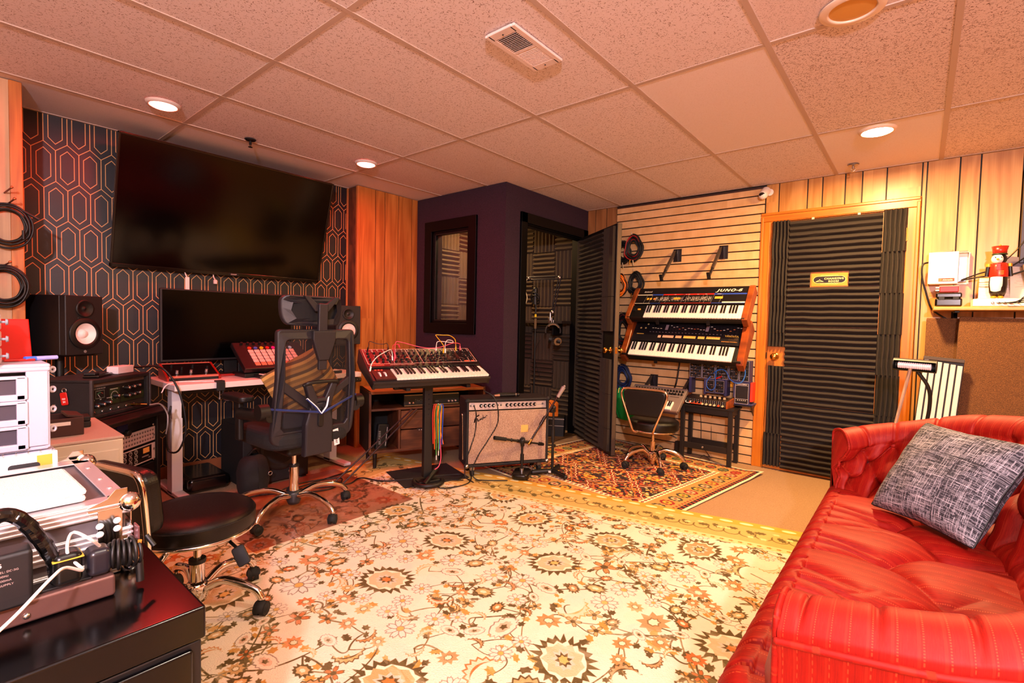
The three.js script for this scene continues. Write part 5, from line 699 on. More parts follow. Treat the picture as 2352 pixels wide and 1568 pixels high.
// beige box by the rack, with small boxes on it
{
  const b = T('beige_cabinet', 'beige metal cabinet box between the stool and the rack', 'cabinet', [-2.66, 0, -0.28], Math.PI / 2);
  P(b, 'carcass', bx(0.47, 0.69, 0.5, 0, 0.345, 0, 0.008), M({ color: 0xd9cdbd, roughness: 0.5 })); P(b, 'top', bx(0.474, 0.012, 0.504, 0, 0.695, 0, 0.004), M({ map: rep(speck(0xc4aaa2, 0xcdb6ac, 17, 128), 3, 3), roughness: 0.55 })); for (let i = 0; i < 2; i++) P(b, 'drawer', bx(0.44, 0.3, 0.006, 0, 0.5 - i * 0.32, 0.251, 0.003), M({ color: 0xd9cdbd, roughness: 0.5 }));
  const k = T('index_box', 'small open brown box on the beige cabinet', 'box', [-2.6, 0.701, -0.33], Math.PI / 2); const bm = M({ color: 0x3c1f1c, roughness: 0.6 }); P(k, 'box_wall', [bx(0.17, 0.07, 0.006, 0, 0.035, 0.07), bx(0.17, 0.07, 0.006, 0, 0.035, -0.07), bx(0.006, 0.07, 0.14, 0.082, 0.035, 0), bx(0.006, 0.07, 0.14, -0.082, 0.035, 0), bx(0.17, 0.006, 0.14, 0, 0.003, 0)], bm); P(k, 'paper_label', bx(0.09, 0.014, 0.002, 0.0, 0.05, 0.0745, 0.0005), white); P(k, 'lid_flap', bx(0.05, 0.01, 0.13, 0.06, 0.074, 0, 0.002, 0, 0, -0.2), bm);
  const s = T('stapler_box', 'small dark grey case behind the open brown box', 'case', [-2.72, 0.701, -0.43], 1.5); P(s, 'case', [bx(0.07, 0.025, 0.09, 0, 0.013, 0, 0.004), bx(0.068, 0.02, 0.088, 0, 0.036, 0, 0.004)], plastic); P(s, 'green_tip', bx(0.01, 0.006, 0.03, -0.035, 0.05, 0.02, 0.002), M({ color: 0x6ac81c }));
}
// cables on wall pegs at the far left
{
  const X = -3.662;
  const loop = (cy, cz, r, n, sd, m, name, label) => { const g = []; for (let i = 0; i < n; i++) { const a = r * (0.72 + 0.36 * ((i * 0.618) % 1)), o = 0.03 * nz(i * 2.3, sd, 3); g.push(tube(Array.from({ length: 14 }, (_, k) => { const t = k / 14 * 6.283; return [X + 0.015 + i * 0.006, cy + o + Math.sin(t) * a * (1 + 0.12 * nz(k, i, sd)), cz + Math.cos(t) * a * (0.85 + 0.1 * nz(k * 0.7, i * 1.3, sd))]; }), 0.0055, 60, 7, true)); } return g; };
  one('cable_coil', 'coiled black guitar cable hanging on the upper left wall peg', 'cable', mg(...loop(1.62, -0.305, 0.11, 6, 1), bar([-3.6, 1.7, -0.36], [-3.6, 1.665, -0.42], 0.006), bar([-3.6, 1.6, -0.36], [-3.6, 1.555, -0.36], 0.006)), cableB); one('cable_coil', 'coiled black cable hanging on the lower left wall peg', 'cable', mg(...loop(1.31, -0.29, 0.105, 8, 5)), cableB);
  for (const [y, z, l] of [[1.79, -0.3, 'topmost copper-tipped wall peg at the left edge'], [1.735, -0.31, 'copper-tipped peg holding the upper cable coil'], [1.415, -0.29, 'copper-tipped peg holding the lower cable coil']]) { const p = T('wall_peg', l, 'peg', [X - 0.008, y, z]); P(p, 'rod', bar([0, 0, 0], [0.12, 0.012, -0.015], 0.004), M({ color: 0x6a2a18, metalness: 0.6, roughness: 0.4 })); P(p, 'ball_tip', sph(0.007, 0.123, 0.013, -0.015, 12), M({ color: 0xc8744a, metalness: 0.8, roughness: 0.3 })); }
}
// ---------- keyboards ----------
const KW = bx(0.0222, 0.012, 0.135, 0, 0, 0, 0.0015);
// n white keys (first = note index in the octave, 0 = C), spanning width w, front edge at z1, length len
function keyboard(t, n, first, w, x0, y, z1, len, key = ivory) {
  const p = w / n, wg = bx(p - 0.0012, 0.014, len, 0, 0, 0, 0.0015), bg = bx(p * 0.52, 0.014, len * 0.62, 0, 0, 0, 0.002);
  for (let i = 0; i < n; i++) {
    P(t, 'white_key', wg, key).position.set(x0 + (i + 0.5) * p, y, z1 - len / 2);
    if ([0, 1, 3, 4, 5].includes((i + first) % 7) && i < n - 1) P(t, 'black_key', bg, ebony).position.set(x0 + (i + 1) * p, y + 0.011, z1 - len + len * 0.31);
  }
}
const jackG = tf(lathe([[0.002, 0.003], [0.0045, 0.003], [0.005, 0]], 12)), knobS = lathe([[0, 0.014], [0.0055, 0.014], [0.0065, 0.01], [0.0085, 0.002], [0.009, 0]], 16), knobM = lathe([[0, 0.017], [0.008, 0.017], [0.0095, 0.012], [0.011, 0]], 18);

// console cabinet behind the synthesizer
{
  const RY = 1.168, t = T('media_console', 'low dark walnut console cabinet with two drawers behind the synthesizer', 'cabinet', [-3.238 - 0.0, 0, -2.205], RY);
  // local x runs along the front from its left end
  const wn = M({ map: rep(walnutT, 2, 1.5), roughness: 0.45 }), wx = (g) => { const u = g.attributes.uv; for (let i = 0; i < u.count; i++) u.setXY(i, u.getY(i), u.getX(i)); return g; };
  const L = 0.98, D = 0.38, y0 = 0.135, y1 = 0.62;
  P(t, 'top', wx(bx(L, 0.022, D, L / 2, y1 - 0.011, -D / 2, 0.002)), M({ map: rep(woodTex(0x6a3a1c, 0xa5632e, 7.3), 2, 1.5), roughness: 0.35 })); P(t, 'bottom', wx(bx(L, 0.022, D, L / 2, y0 + 0.011, -D / 2, 0.002)), wn);
  P(t, 'side', bx(0.02, y1 - y0, D, 0.01, (y0 + y1) / 2, -D / 2, 0.002), black); P(t, 'side', bx(0.02, y1 - y0, D, L - 0.01, (y0 + y1) / 2, -D / 2, 0.002), wn); P(t, 'front_edge', bx(0.018, y1 - y0 - 0.03, 0.008, 0.01, (y0 + y1) / 2, 0.002, 0.001), wn);
  P(t, 'divider', bx(0.018, 0.33, D, 0.24, 0.31, -D / 2, 0.002), wn); P(t, 'divider', bx(0.018, 0.33, D, 0.78, 0.31, -D / 2, 0.002), wn); P(t, 'shelf', wx(bx(L - 0.02, 0.018, D, L / 2, 0.475, -D / 2, 0.002)), wn); P(t, 'back', bx(L, y1 - y0, 0.008, L / 2, (y0 + y1) / 2, -D + 0.004, 0), blackMatte);
  for (let i = 0; i < 2; i++) { const dr = P(t, 'drawer', wx(bx(0.515, 0.148, 0.018, 0.51, 0.384 - i * 0.156, -0.009, 0.003)), wn); }
  P(t, 'drawer_pull', bx(0.08, 0.012, 0.006, 0.42, 0.303, 0.003, 0.002), M({ color: 0x2a1a12 })); for (let i = 0; i < 3; i++) P(t, 'light_dot', sph(0.004, 0.4 + i * 0.018, 0.297, 0.007, 8), M({ color: 0xf0e0d0 }));
  for (const [x, z] of [[0.06, -0.05], [0.6, -0.05], [0.92, -0.05], [0.06, -0.33], [0.92, -0.33]]) P(t, 'leg', cyl(0.018, 0.013, 0.125, x, 0.072, z, 14), black);
  const c = Math.cos(RY), s = Math.sin(RY), at = (x, y, z) => [-3.238 + x * c + z * s, y, -2.205 - x * s + z * c];
  const rc = T('stereo_receiver', 'black stereo receiver with brass trim in the console cabinet', 'receiver', at(0.51, 0.4855, -0.16), RY);
  P(rc, 'case', bx(0.47, 0.096, 0.3, 0, 0.05, 0, 0.004), black); P(rc, 'front_panel', face(0.46, 0.088, 0, 0.05, 0.1508), printMat(768, 146, (g, w, h) => { g.fillStyle = '#0b0908'; g.fillRect(0, 0, w, h); g.fillStyle = '#8a6a44'; g.fillRect(0, 0, w, 9); g.fillRect(0, h - 9, w, 9); g.fillStyle = '#3a3834'; for (let i = 0; i < 9; i++) { g.fillRect(150 + i * 24, 40, 4, 64); g.fillStyle = '#777'; g.fillRect(146 + i * 24, 62 + (i % 3) * 8, 12, 6); g.fillStyle = '#3a3834'; } text(g, 'STEREO', 420, 100, 16, '#8c8478'); })); for (const x of [-0.19, -0.16, 0.14, 0.17, 0.2]) P(rc, 'knob', tf(lathe([[0, 0.014], [0.007, 0.014], [0.009, 0]], 14), x, 0.03, 0.151, Math.PI / 2), alu);
  const rt = T('wireless_router', 'black router with a white edge on the console shelf', 'router', at(0.12, 0.148, -0.08), RY + 0.3, null); P(rt, 'case', bx(0.1, 0.2, 0.035, 0, 0.101, 0, 0.008, 0, 0, -0.12), plastic); P(rt, 'light_strip', bx(0.003, 0.15, 0.002, 0.03, 0.1, 0.019, 0.001, 0, 0, -0.12), white); for (let i = 0; i < 8; i++) P(rt, 'vent_slot', bx(0.02, 0.004, 0.002, -0.03, 0.05 + i * 0.014, 0.0185, 0.0005, 0, 0, -0.12), M({ color: 0xb8b4b8 }));
}
// semi-modular synthesizer on a column stand
{
  const RY = 1.264, t = T('modular_synthesizer', 'red and black patchable synthesizer with piano keys on a column stand', 'synthesizer', [-2.455, 0.745, -2.175], RY, null, 0.34);
  // local: front edge at z = 0, x from -0.41 to 0.41
  const W = 0.83;
  P(t, 'base', [bx(W, 0.055, 0.34, 0, 0.03, -0.17, 0.008), bx(W, 0.02, 0.02, 0, 0.045, 0.0, 0.005)], M({ color: 0x171316, roughness: 0.4 }));
  const ck = ext(poly([[0, 0], [0, 0.06], [-0.15, 0.078], [-0.36, 0.122], [-0.37, 0.11], [-0.37, 0.02], [-0.3, 0]]), 0.018, 0.003);
  for (const x of [-W / 2, W / 2 - 0.018]) { const g = ck.clone(); g.rotateY(-Math.PI / 2); g.translate(x + 0.018, 0, 0); P(t, 'side_cheek', g, M({ color: 0x120d10, roughness: 0.4 })); }
  P(t, 'end_block', bx(0.13, 0.012, 0.14, -0.33, 0.064, -0.075, 0.002), M({ color: 0x3a0d10, roughness: 0.4 }));
  for (let i = 0; i < 2; i++) P(t, 'wheel', tf(cyl(0.016, 0.016, 0.009, 0, 0, 0, 20, 0, 0, Math.PI / 2).scale(1, 1, 2), -0.355 + i * 0.035, 0.064, -0.07), white);
  for (let i = 0; i < 3; i++) P(t, 'rocker', bx(0.014, 0.005, 0.012, -0.365 + i * 0.02, 0.072, -0.128, 0.002), M({ color: 0xd8442a }));
  keyboard(t, 29, 0, 0.665, -0.263, 0.064, 0.0, 0.145);
  const pa = 0.845, pnl = new THREE.Group(); pnl.name = 'control_panel'; pnl.position.set(0, 0.102, -0.262); pnl.rotation.x = -Math.PI / 2 + 0.16; t.add(pnl); P(t, 'panel_step', bx(W - 0.036, 0.03, 0.02, 0, 0.068, -0.158, 0.003), black);
  P(pnl, 'panel_body', bx(W - 0.03, 0.212, 0.02, 0, 0.0, -0.012, 0.004), M({ color: 0x2a0a0e, roughness: 0.4 }));
  const secs = [0, 78, 160, 202, 340, 430, 540, 590, 760, 835, 880];
  P(pnl, 'panel_print', face(W - 0.034, 0.206, 0, 0, -0.0012), printMat(960, 240, (g, w, h) => {
    const gr = ['#6a0d14', '#6a0d14', '#4a0a10', '#3c0a10', '#2a0a0e', '#240a0e', '#1c090c', '#120a0c', '#120a0c', '#120a0c', '#120a0c']; secs.forEach((x, i) => { g.fillStyle = gr[i]; g.fillRect(x * w / 900, 0, w, h); }); g.strokeStyle = '#e8b8a8'; g.lineWidth = 4; g.strokeRect(3, 3, w - 6, h - 34); secs.forEach((x) => { g.beginPath(); g.moveTo(x * w / 900, 3); g.lineTo(x * w / 900, h - 32); g.stroke(); });
    for (let i = 0; i < 130; i++) { g.fillStyle = 'rgba(232,200,190,.7)'; g.fillRect(rr(10, w - 30), rr(12, h - 50), rr(8, 24), 3); } g.fillStyle = '#3c1a18'; g.fillRect(700, 60, 30, 110); g.fillRect(790, 60, 26, 110); text(g, 'MATRIARCH', 20, h - 15, 18, '#e8735a'); text(g, 'SEMI-MODULAR ANALOG SYNTHESIZER', 170, h - 15, 11, '#e8b8a8'); [[30, 190, 70], [330, 120, 24], [840, 190, 44], [905, 190, 28]].forEach(([x, y, q]) => { g.fillStyle = '#e0553a'; g.fillRect(x, y, q, 16); });
  }, { roughness: 0.4 }));
  for (let i = 0; i < 74; i++) { const x = -0.375 + (i % 19) * 0.0415 + rr(-0.006, 0.006), y = [0.04, 0.002, -0.036, -0.062][Math.floor(i / 19)] + rr(-0.004, 0.004); if (x > 0.2 && x < 0.3 && y < 0.02 && y > -0.05) continue; P(pnl, 'knob', tf(knobS.clone(), x, y, 0, Math.PI / 2), black); }
  for (let i = 0; i < 38; i++) P(pnl, 'jack', tf(jackG.clone(), -0.38 + (i % 19) * 0.0423, 0.07 + Math.floor(i / 19) * 0.018, 0, Math.PI / 2), steel);
  const st = T('synthesizer_stand', 'black square-column stand with crescent foot carrying the patchable synthesizer', 'stand', [-2.665, 0.0185, -2.3], RY);
  P(st, 'column', [bx(0.062, 0.66, 0.045, 0, 0.38, 0, 0.004)], M({ color: 0x0d0b0c, roughness: 0.5 })); P(st, 'top_arm', [bx(0.5, 0.03, 0.04, 0, 0.7, 0, 0.004), bx(0.03, 0.024, 0.3, -0.22, 0.712, 0.05, 0.003), bx(0.03, 0.024, 0.3, 0.22, 0.712, 0.05, 0.003)], black);
  P(st, 'foot', [tor(0.1, 0.016, -0.0, 0.022, 0.03, 24, Math.PI / 2, 0, 0, Math.PI * 1.2), bx(0.16, 0.03, 0.12, 0, 0.02, 0, 0.006), bar([-0.06, 0.03, 0.1], [0.07, 0.09, 0.0], 0.018)], black); for (let i = 0; i < 5; i++) P(st, 'bolt', sph(0.005, 0.0, 0.5 + i * 0.035, 0.0235, 8), plastic);
  // patch cables: end points in the panel's own frame
  const c = Math.cos(RY), s = Math.sin(RY); t.updateMatrixWorld(true); const wl = (x, y, z) => pnl.localToWorld(V(x, y, z)).toArray();
  const patch = (label, col, pts) => { const m = M({ color: col, roughness: 0.4 }), g = pts.map((p) => wl(...p)), n = g.length - 1, t2 = T('patch_cable', label, 'cable'); P(t2, 'cord', tube(g, 0.0026, 60, 8), m); for (const [a, b] of [[0, 1], [n, n - 1]]) { const A = V(...g[a]), B = V(...g[b]); P(t2, 'plug', bar(g[a], A.lerp(B, Math.min(1, 0.028 / A.distanceTo(B))).toArray(), 0.0052), m); } };
  patch('black patch cable arching over the left end of the synthesizer', 0x2a1512, [[-0.365, 0.075, 0.0], [-0.36, 0.08, 0.04], [-0.345, 0.12, 0.05], [-0.3, 0.1, 0.045], [-0.26, 0.085, 0.05], [-0.235, 0.095, 0.05], [-0.225, 0.08, 0.03], [-0.225, 0.07, 0.0]]);
  patch('pink patch cable sagging across the middle of the synthesizer panel', 0xe05068, [[-0.2, -0.02, 0.0], [-0.2, 0.02, 0.05], [-0.18, 0.075, 0.07], [-0.15, 0.07, 0.075], [-0.02, -0.02, 0.085], [0.1, -0.02, 0.085], [0.24, 0.06, 0.07], [0.31, 0.085, 0.05], [0.325, 0.095, 0.03], [0.325, 0.075, 0.0]]);
  patch('short red patch cable at the left of the synthesizer panel', 0xd8304a, [[-0.215, -0.05, 0.0], [-0.215, -0.03, 0.03], [-0.21, 0.03, 0.05], [-0.19, 0.08, 0.045], [-0.15, 0.095, 0.04], [-0.14, 0.085, 0.02]]);
  patch('yellow patch cable looping above the right half of the synthesizer', 0xe8b41c, [[0.175, 0.04, 0.0], [0.172, 0.06, 0.05], [0.15, 0.15, 0.07], [0.16, 0.185, 0.065], [0.22, 0.19, 0.06], [0.27, 0.185, 0.06], [0.29, 0.13, 0.06], [0.288, 0.09, 0.03], [0.287, 0.07, 0.0]]);
  patch('white patch cable curling beside the yellow patch cable', 0xf0e6e0, [[0.13, 0.07, 0.0], [0.132, 0.09, 0.035], [0.15, 0.115, 0.05], [0.19, 0.08, 0.07], [0.24, 0.06, 0.075], [0.25, 0.095, 0.07], [0.22, 0.11, 0.065], [0.195, 0.08, 0.05], [0.19, 0.04, 0.0]]);
  patch('long white patch cable hanging down over the left end of the keys', 0xf4ece6, [[-0.225, -0.04, 0.0], [-0.225, 0.0, 0.04], [-0.25, -0.02, 0.07], [-0.32, -0.09, 0.09], [-0.375, -0.14, 0.09], [-0.41, -0.17, 0.06], [-0.422, -0.2, 0.03]]);
  const hang = [['red', 0xd8281c], ['orange', 0xf06a1c], ['green', 0x2a8a3c], ['white', 0xeee4de], ['yellow', 0xe8a81c], ['blue', 0x2a50b8]];
  hang.forEach(([n, col], i) => { const x = 0.035 + i * 0.009, z = 0.034 + (i % 3) * 0.008, L = 0.28 + (i % 4) * 0.04, w = (a, b, d) => [-2.665 + a * c + d * s, b, -2.3 - a * s + d * c]; one('patch_cable', `${n} patch cable draped among the bundle hanging from the stand column`, 'cable', tube([w(x - 0.004, 0.59 - L, z), w(x - 0.01, 0.5, z), w(x - 0.002, 0.575, z), w(x + 0.008, 0.59, z), w(x + 0.018, 0.57, z), w(x + 0.016, 0.5, z), w(x + 0.012 + (i === 1 ? 0.05 : 0), 0.62 - L, z)], 0.0034, 60, 8), M({ color: col, roughness: 0.4 })); });
  const w = (a, b, d) => [-2.665 + a * c + d * s, b, -2.3 - a * s + d * c]; one('patch_cable', 'long pink patch cable reaching nearly to the floor beside the stand column', 'cable', tube([w(0.07, 0.58, 0.03), w(0.085, 0.5, 0.035), w(0.09, 0.3, 0.03), w(0.095, 0.2, 0.03), w(0.08, 0.14, 0.03), w(0.05, 0.12, 0.03)], 0.0036, 50, 8), M({ color: 0xe0506a, roughness: 0.4 }));
  one('leaning_rod', 'pair of thin dark rods slanting from the console to the desk foot', 'rod', mg(bar([-2.98, 0.5, -2.42], [-3.02, 0.06, -1.78], 0.006), bar([-2.95, 0.5, -2.44], [-2.98, 0.05, -1.82], 0.006)), M({ color: 0x2c2426, roughness: 0.35 }));
}
// guitar amplifier
{
  const RY = 1.014, t = T('guitar_amplifier', 'large black guitar combo amplifier with silver grille cloth', 'amplifier', [-2.379, 0.0, -2.86], RY), W = 0.66, D = 0.25;
  const tol = M({ color: 0x141113, roughness: 0.7, bumpMap: fineBump, bumpScale: 0.0006 });
  P(t, 'cabinet', [bx(W, 0.02, D, 0, 0.59, -D / 2, 0.008), bx(W, 0.022, D, 0, 0.1, -D / 2, 0.008), bx(0.02, 0.5, D, -W / 2 + 0.01, 0.345, -D / 2, 0.008), bx(0.02, 0.5, D, W / 2 - 0.01, 0.345, -D / 2, 0.008), bx(W - 0.03, 0.48, 0.012, 0, 0.345, -D + 0.02)], tol);
  const clothT = cv(256, 256, (g) => { g.fillStyle = '#a9866c'; g.fillRect(0, 0, 256, 256); for (let i = 0; i < 16; i++) { g.fillStyle = '#5c4034'; g.fillRect(i * 16, 0, 5, 256); g.fillStyle = '#d2b498'; g.fillRect(i * 16 + 8, 0, 4, 256); } for (let i = 0; i < 5200; i++) { g.fillStyle = rnd() < 0.5 ? 'rgba(240,214,194,.5)' : 'rgba(84,54,48,.45)'; g.fillRect(rnd() * 256, rnd() * 256, rr(1, 3), rr(2, 5)); } });
  P(t, 'grille_cloth', bx(W - 0.04, 0.395, 0.014, 0, 0.313, -0.012, 0.004), M({ map: rep(clothT, 6.2, 6.2), roughness: 0.75 }));
  const pg = new THREE.Group(); pg.name = 'control_plate'; pg.position.set(0, 0.546, -0.022); pg.rotation.x = -0.12; t.add(pg);
  P(pg, 'plate', bx(W - 0.04, 0.056, 0.006, 0, 0, 0, 0.001), M({ color: 0xd8cfc8, metalness: 0.75, roughness: 0.3 }));
  P(pg, 'plate_print', face(W - 0.05, 0.05, 0, 0, 0.0034), printMat(1024, 84, (g, w, h) => { g.fillStyle = '#cfc4bc'; g.fillRect(0, 0, w, h); ['VOLUME', 'TREBLE', 'MIDDLE', 'BASS'].forEach((s, i) => text(g, s, 150 + i * 52, 76, 9, '#3a4a8a', 'sans-serif', 'center')); ['VOLUME', 'TREBLE', 'MIDDLE', 'BASS', 'REVERB', 'SPEED', 'INTENSITY', 'MASTER'].forEach((s, i) => text(g, s, 490 + i * 52, 76, 9, '#3a4a8a', 'sans-serif', 'center')); text(g, 'NORMAL', 20, 12, 11, '#3a4a8a'); text(g, 'VIBRATO', 380, 12, 11, '#3a4a8a'); text(g, 'Twin Reverb-Amp', 905, 40, 13, '#3a4a8a'); }, { metalness: 0.5, roughness: 0.35 }));
  for (let i = 0; i < 12; i++) { const x = i < 4 ? -0.215 + i * 0.032 : -0.01 + (i - 4) * 0.032; P(pg, 'knob', tf(lathe([[0, 0.02], [0.007, 0.02], [0.0085, 0.012], [0.013, 0.006], [0.014, 0]], 18), x, 0.002, 0.003, Math.PI / 2), black); P(pg, 'knob_cap', tf(lathe([[0, 0.0215], [0.006, 0.0215], [0.0062, 0.02]], 14), x, 0.002, 0.003, Math.PI / 2), alu); }
  for (const x of [-0.295, -0.27, -0.085, -0.06, 0.28]) P(pg, 'jack', tf(lathe([[0.003, 0.004], [0.007, 0.004], [0.007, 0]], 12), x, 0.004, 0.003, Math.PI / 2), black);
  P(t, 'logo_script', [ext((() => { const s = new THREE.Shape(); s.moveTo(0, 0.0); s.bezierCurveTo(0.012, 0.03, 0.02, 0.05, 0.05, 0.055); s.lineTo(0.052, 0.046); s.bezierCurveTo(0.034, 0.044, 0.026, 0.034, 0.022, 0.026); s.lineTo(0.036, 0.03); s.lineTo(0.036, 0.022); s.lineTo(0.018, 0.018); s.lineTo(0.01, 0); s.closePath(); return s; })(), 0.004, 0.001), tube([[0.03, 0.008, 0.002], [0.036, 0.02, 0.002], [0.04, 0.012, 0.002], [0.034, 0.006, 0.002], [0.05, 0.01, 0.002], [0.053, 0.022, 0.002], [0.056, 0.012, 0.002], [0.06, 0.024, 0.002], [0.064, 0.014, 0.002], [0.072, 0.03, 0.002], [0.068, 0.016, 0.002], [0.076, 0.018, 0.002], [0.08, 0.048, 0.002], [0.078, 0.02, 0.002], [0.088, 0.03, 0.002], [0.086, 0.02, 0.002], [0.096, 0.024, 0.002], [0.1, 0.034, 0.002], [0.112, 0.036, 0.002]], 0.0022, 120, 6)].map((g) => tf(g, -0.275, 0.425, -0.004, 0, 0, 0.16).clone()), M({ color: 0x241a18, metalness: 0.7, roughness: 0.3 }), 'dark metal script logo');
  P(t, 'warm_light_patch', bx(0.058, 0.056, 0.001, 0.13, 0.365, -0.004, 0), M({ color: 0xd8ac5a, roughness: 0.6 }));  // square of warm light on the grille cloth, put in as yellow colour
  for (const x of [-1, 1]) for (const y of [0.1, 0.59]) P(t, 'corner_cap', sph(0.02, x * (W / 2 - 0.008), y, -0.012, 14), y > 0.3 ? tol : steel);
  P(t, 'handle', tube([[-0.1, 0.602, -0.12], [-0.06, 0.618, -0.12], [0.06, 0.618, -0.12], [0.1, 0.602, -0.12]], 0.01), black); P(t, 'tilt_leg', [bar([-W / 2 - 0.008, 0.47, -0.1], [-W / 2 - 0.008, 0.14, -0.06], 0.006), sph(0.01, -W / 2 - 0.008, 0.47, -0.1, 12)], chrome);
  for (const [x, z] of [[-0.27, -0.05], [0.27, -0.05], [-0.27, -0.2], [0.27, -0.2]]) { const m = P(t, 'caster', [cyl(0.028, 0.028, 0.024, x, 0.041, z, 20, 0, 0, Math.PI / 2)], rubber); const k = new THREE.Mesh(mg(bx(0.034, 0.034, 0.04, x, 0.075, z, 0.003)), steel); k.name = 'caster_fork'; m.add(k); }
  const c = Math.cos(RY), s = Math.sin(RY), w = (x, y, z) => [-2.379 + x * c + z * s, y, -2.86 - x * s + z * c];
  const mic = T('handheld_microphone', 'black handheld microphone lying on the amplifier', 'microphone', w(0.0, 0.618, -0.06), RY); P(mic, 'body', bar([-0.06, 0, 0], [0.07, 0.002, 0], 0.011, 0.014), black); P(mic, 'ring', bar([0.066, 0.002, 0], [0.073, 0.002, 0], 0.0155), steel); P(mic, 'tail', bar([-0.1, -0.002, 0], [-0.06, 0, 0], 0.007, 0.011), M({ color: 0xc08a6a, metalness: 0.6, roughness: 0.4 })); P(mic, 'head', sph(0.015, 0.09, 0.002, 0, 14), black);
  const L = (label, pts) => one('amp_cable', label, 'cable', tube(pts, 0.0042, 80, 8), cableB);
  L('black cable plugged into the amplifier and falling past its logo', [w(-0.275, 0.55, -0.018), w(-0.275, 0.545, 0.02), w(-0.262, 0.48, 0.022), w(-0.268, 0.36, 0.02), w(-0.3, 0.26, 0.03), w(-0.335, 0.16, 0.04), w(-0.345, 0.05, 0.05), w(-0.3, 0.02, 0.12)]);
  L('long black cable swooping across the front of the amplifier', [w(-0.19, 0.66, -0.03), w(-0.13, 0.62, 0.01), w(-0.1, 0.54, 0.03), w(-0.1, 0.42, 0.03), w(-0.17, 0.3, 0.03), w(-0.25, 0.18, 0.035), w(-0.29, 0.08, 0.04), w(-0.27, 0.025, 0.06), w(-0.2, 0.02, 0.1), w(-0.05, 0.02, 0.14)]);
  one('floor_cables', 'tangle of thin black cables lying along the floor by the desk', 'cable', mg(tube([[-3.3, 0.02, -1.25], [-3.2, 0.02, -1.6], [-3.05, 0.02, -1.9], [-3.1, 0.02, -2.05], [-2.9, 0.02, -2.15], [-2.65, 0.02, -2.6], [-2.55, 0.02, -2.5]], 0.005, 90), tube([[-3.25, 0.026, -1.4], [-3.05, 0.02, -1.75], [-3.2, 0.02, -1.95], [-3.3, 0.02, -1.7], [-3.2, 0.026, -1.5], [-3.3, 0.02, -2.1]], 0.005, 90), tube([w(-0.36, 0.02, 0.05), [-2.62, 0.03, -2.35], [-2.5, 0.022, -2.3], [-2.45, 0.02, -2.5], [-2.6, 0.022, -2.7]], 0.004, 60)), cableB);
}
// short boom stand with a heavy oval block
{
  const t = T('boom_stand', 'low black boom stand with oval block base in front of the amplifier', 'microphone stand', [-2.275, 0.013, -2.9], 0.5);
  P(t, 'base_block', [tf(ext(rrect(0.13, 0.2, 0.05), 0.045, 0.014), 0, 0.001, 0, -Math.PI / 2)], MP({ color: 0x0c0a0b, roughness: 0.3 }));
  P(t, 'pole', [cyl(0.009, 0.009, 0.26, 0, 0.17, 0, 16), cyl(0.014, 0.014, 0.07, 0, 0.14, 0, 18)], black); P(t, 'swivel_head', [lathe([[0, 0.235], [0.014, 0.235], [0.02, 0.275], [0.02, 0.29], [0, 0.295]], 20), cyl(0.02, 0.02, 0.026, 0, 0.282, 0, 20, Math.PI / 2)], black);
  P(t, 'collar', cyl(0.016, 0.016, 0.02, 0, 0.055, 0, 16), steel);
  const b = [V(-2.36, 0.335, -2.675), V(-2.205, 0.205, -3.225)].map((p) => { const q = p.sub(V(-2.275, 0.013, -2.9)); q.applyAxisAngle(V(0, 1, 0), -0.5); return q; });
  const at = (k) => b[0].clone().lerp(b[1], k).toArray(); P(t, 'boom_arm', [bar(at(0), at(1), 0.0065), bar(at(0.2), at(0.36), 0.009), bar(at(0.36), at(0.56), 0.0115), sph(0.013, ...at(0.27), 12), sph(0.016, ...at(0.57), 12)], black); P(t, 'grip', bar(at(0), at(0.18), 0.0145, 0.0135, 18), rubber); P(t, 'clip', [bar(at(0.98), at(1.01), 0.012), bar(at(0.72), at(0.8), 0.014)], black);
}
{
  const t = T('boom_stand', 'tall black microphone stand with three-footed base and slanted boom', 'microphone stand', [-2.145, 0.0105, -3.115]);
  for (let i = 0; i < 3; i++) { const a = 0.25 + i * 2.094; P(t, 'foot', tube([[0, 0.03, 0], [Math.cos(a) * 0.07, 0.026, Math.sin(a) * 0.07], [Math.cos(a) * 0.15, 0.02, Math.sin(a) * 0.15]], 0.019, 20, 12), black); }
  P(t, 'pole', [cyl(0.0085, 0.0085, 0.5, 0, 0.29, 0, 16), cyl(0.013, 0.013, 0.1, 0, 0.3, 0, 16), cyl(0.011, 0.011, 0.2, 0, 0.13, 0, 16)], black); P(t, 'swivel_head', [sph(0.018, 0, 0.52, 0, 14), bx(0.03, 0.03, 0.05, 0, 0.5, 0.015, 0.006)], black); P(t, 'paper_sticker', bx(0.02, 0.014, 0.003, 0.0, 0.028, 0.0335, 0.0005, 0, 0.3), white);
  P(t, 'boom_arm', [bar([-0.055, 0.3, 0.2], [0.025, 0.62, -0.03], 0.0075), bar([-0.03, 0.4, 0.13], [-0.015, 0.46, 0.09], 0.012)], MP({ color: 0x1a0a0c, roughness: 0.25 })); P(t, 'boom_tip', [bar([-0.062, 0.27, 0.222], [-0.055, 0.3, 0.2], 0.005), sph(0.008, -0.063, 0.268, 0.223, 10)], brass); P(t, 'clip', [bar([0.02, 0.6, -0.02], [0.04, 0.675, -0.07], 0.013, 0.017, 16), sph(0.01, 0.042, 0.682, -0.075, 10)], M({ color: 0x8a7c78, roughness: 0.4 }));
}

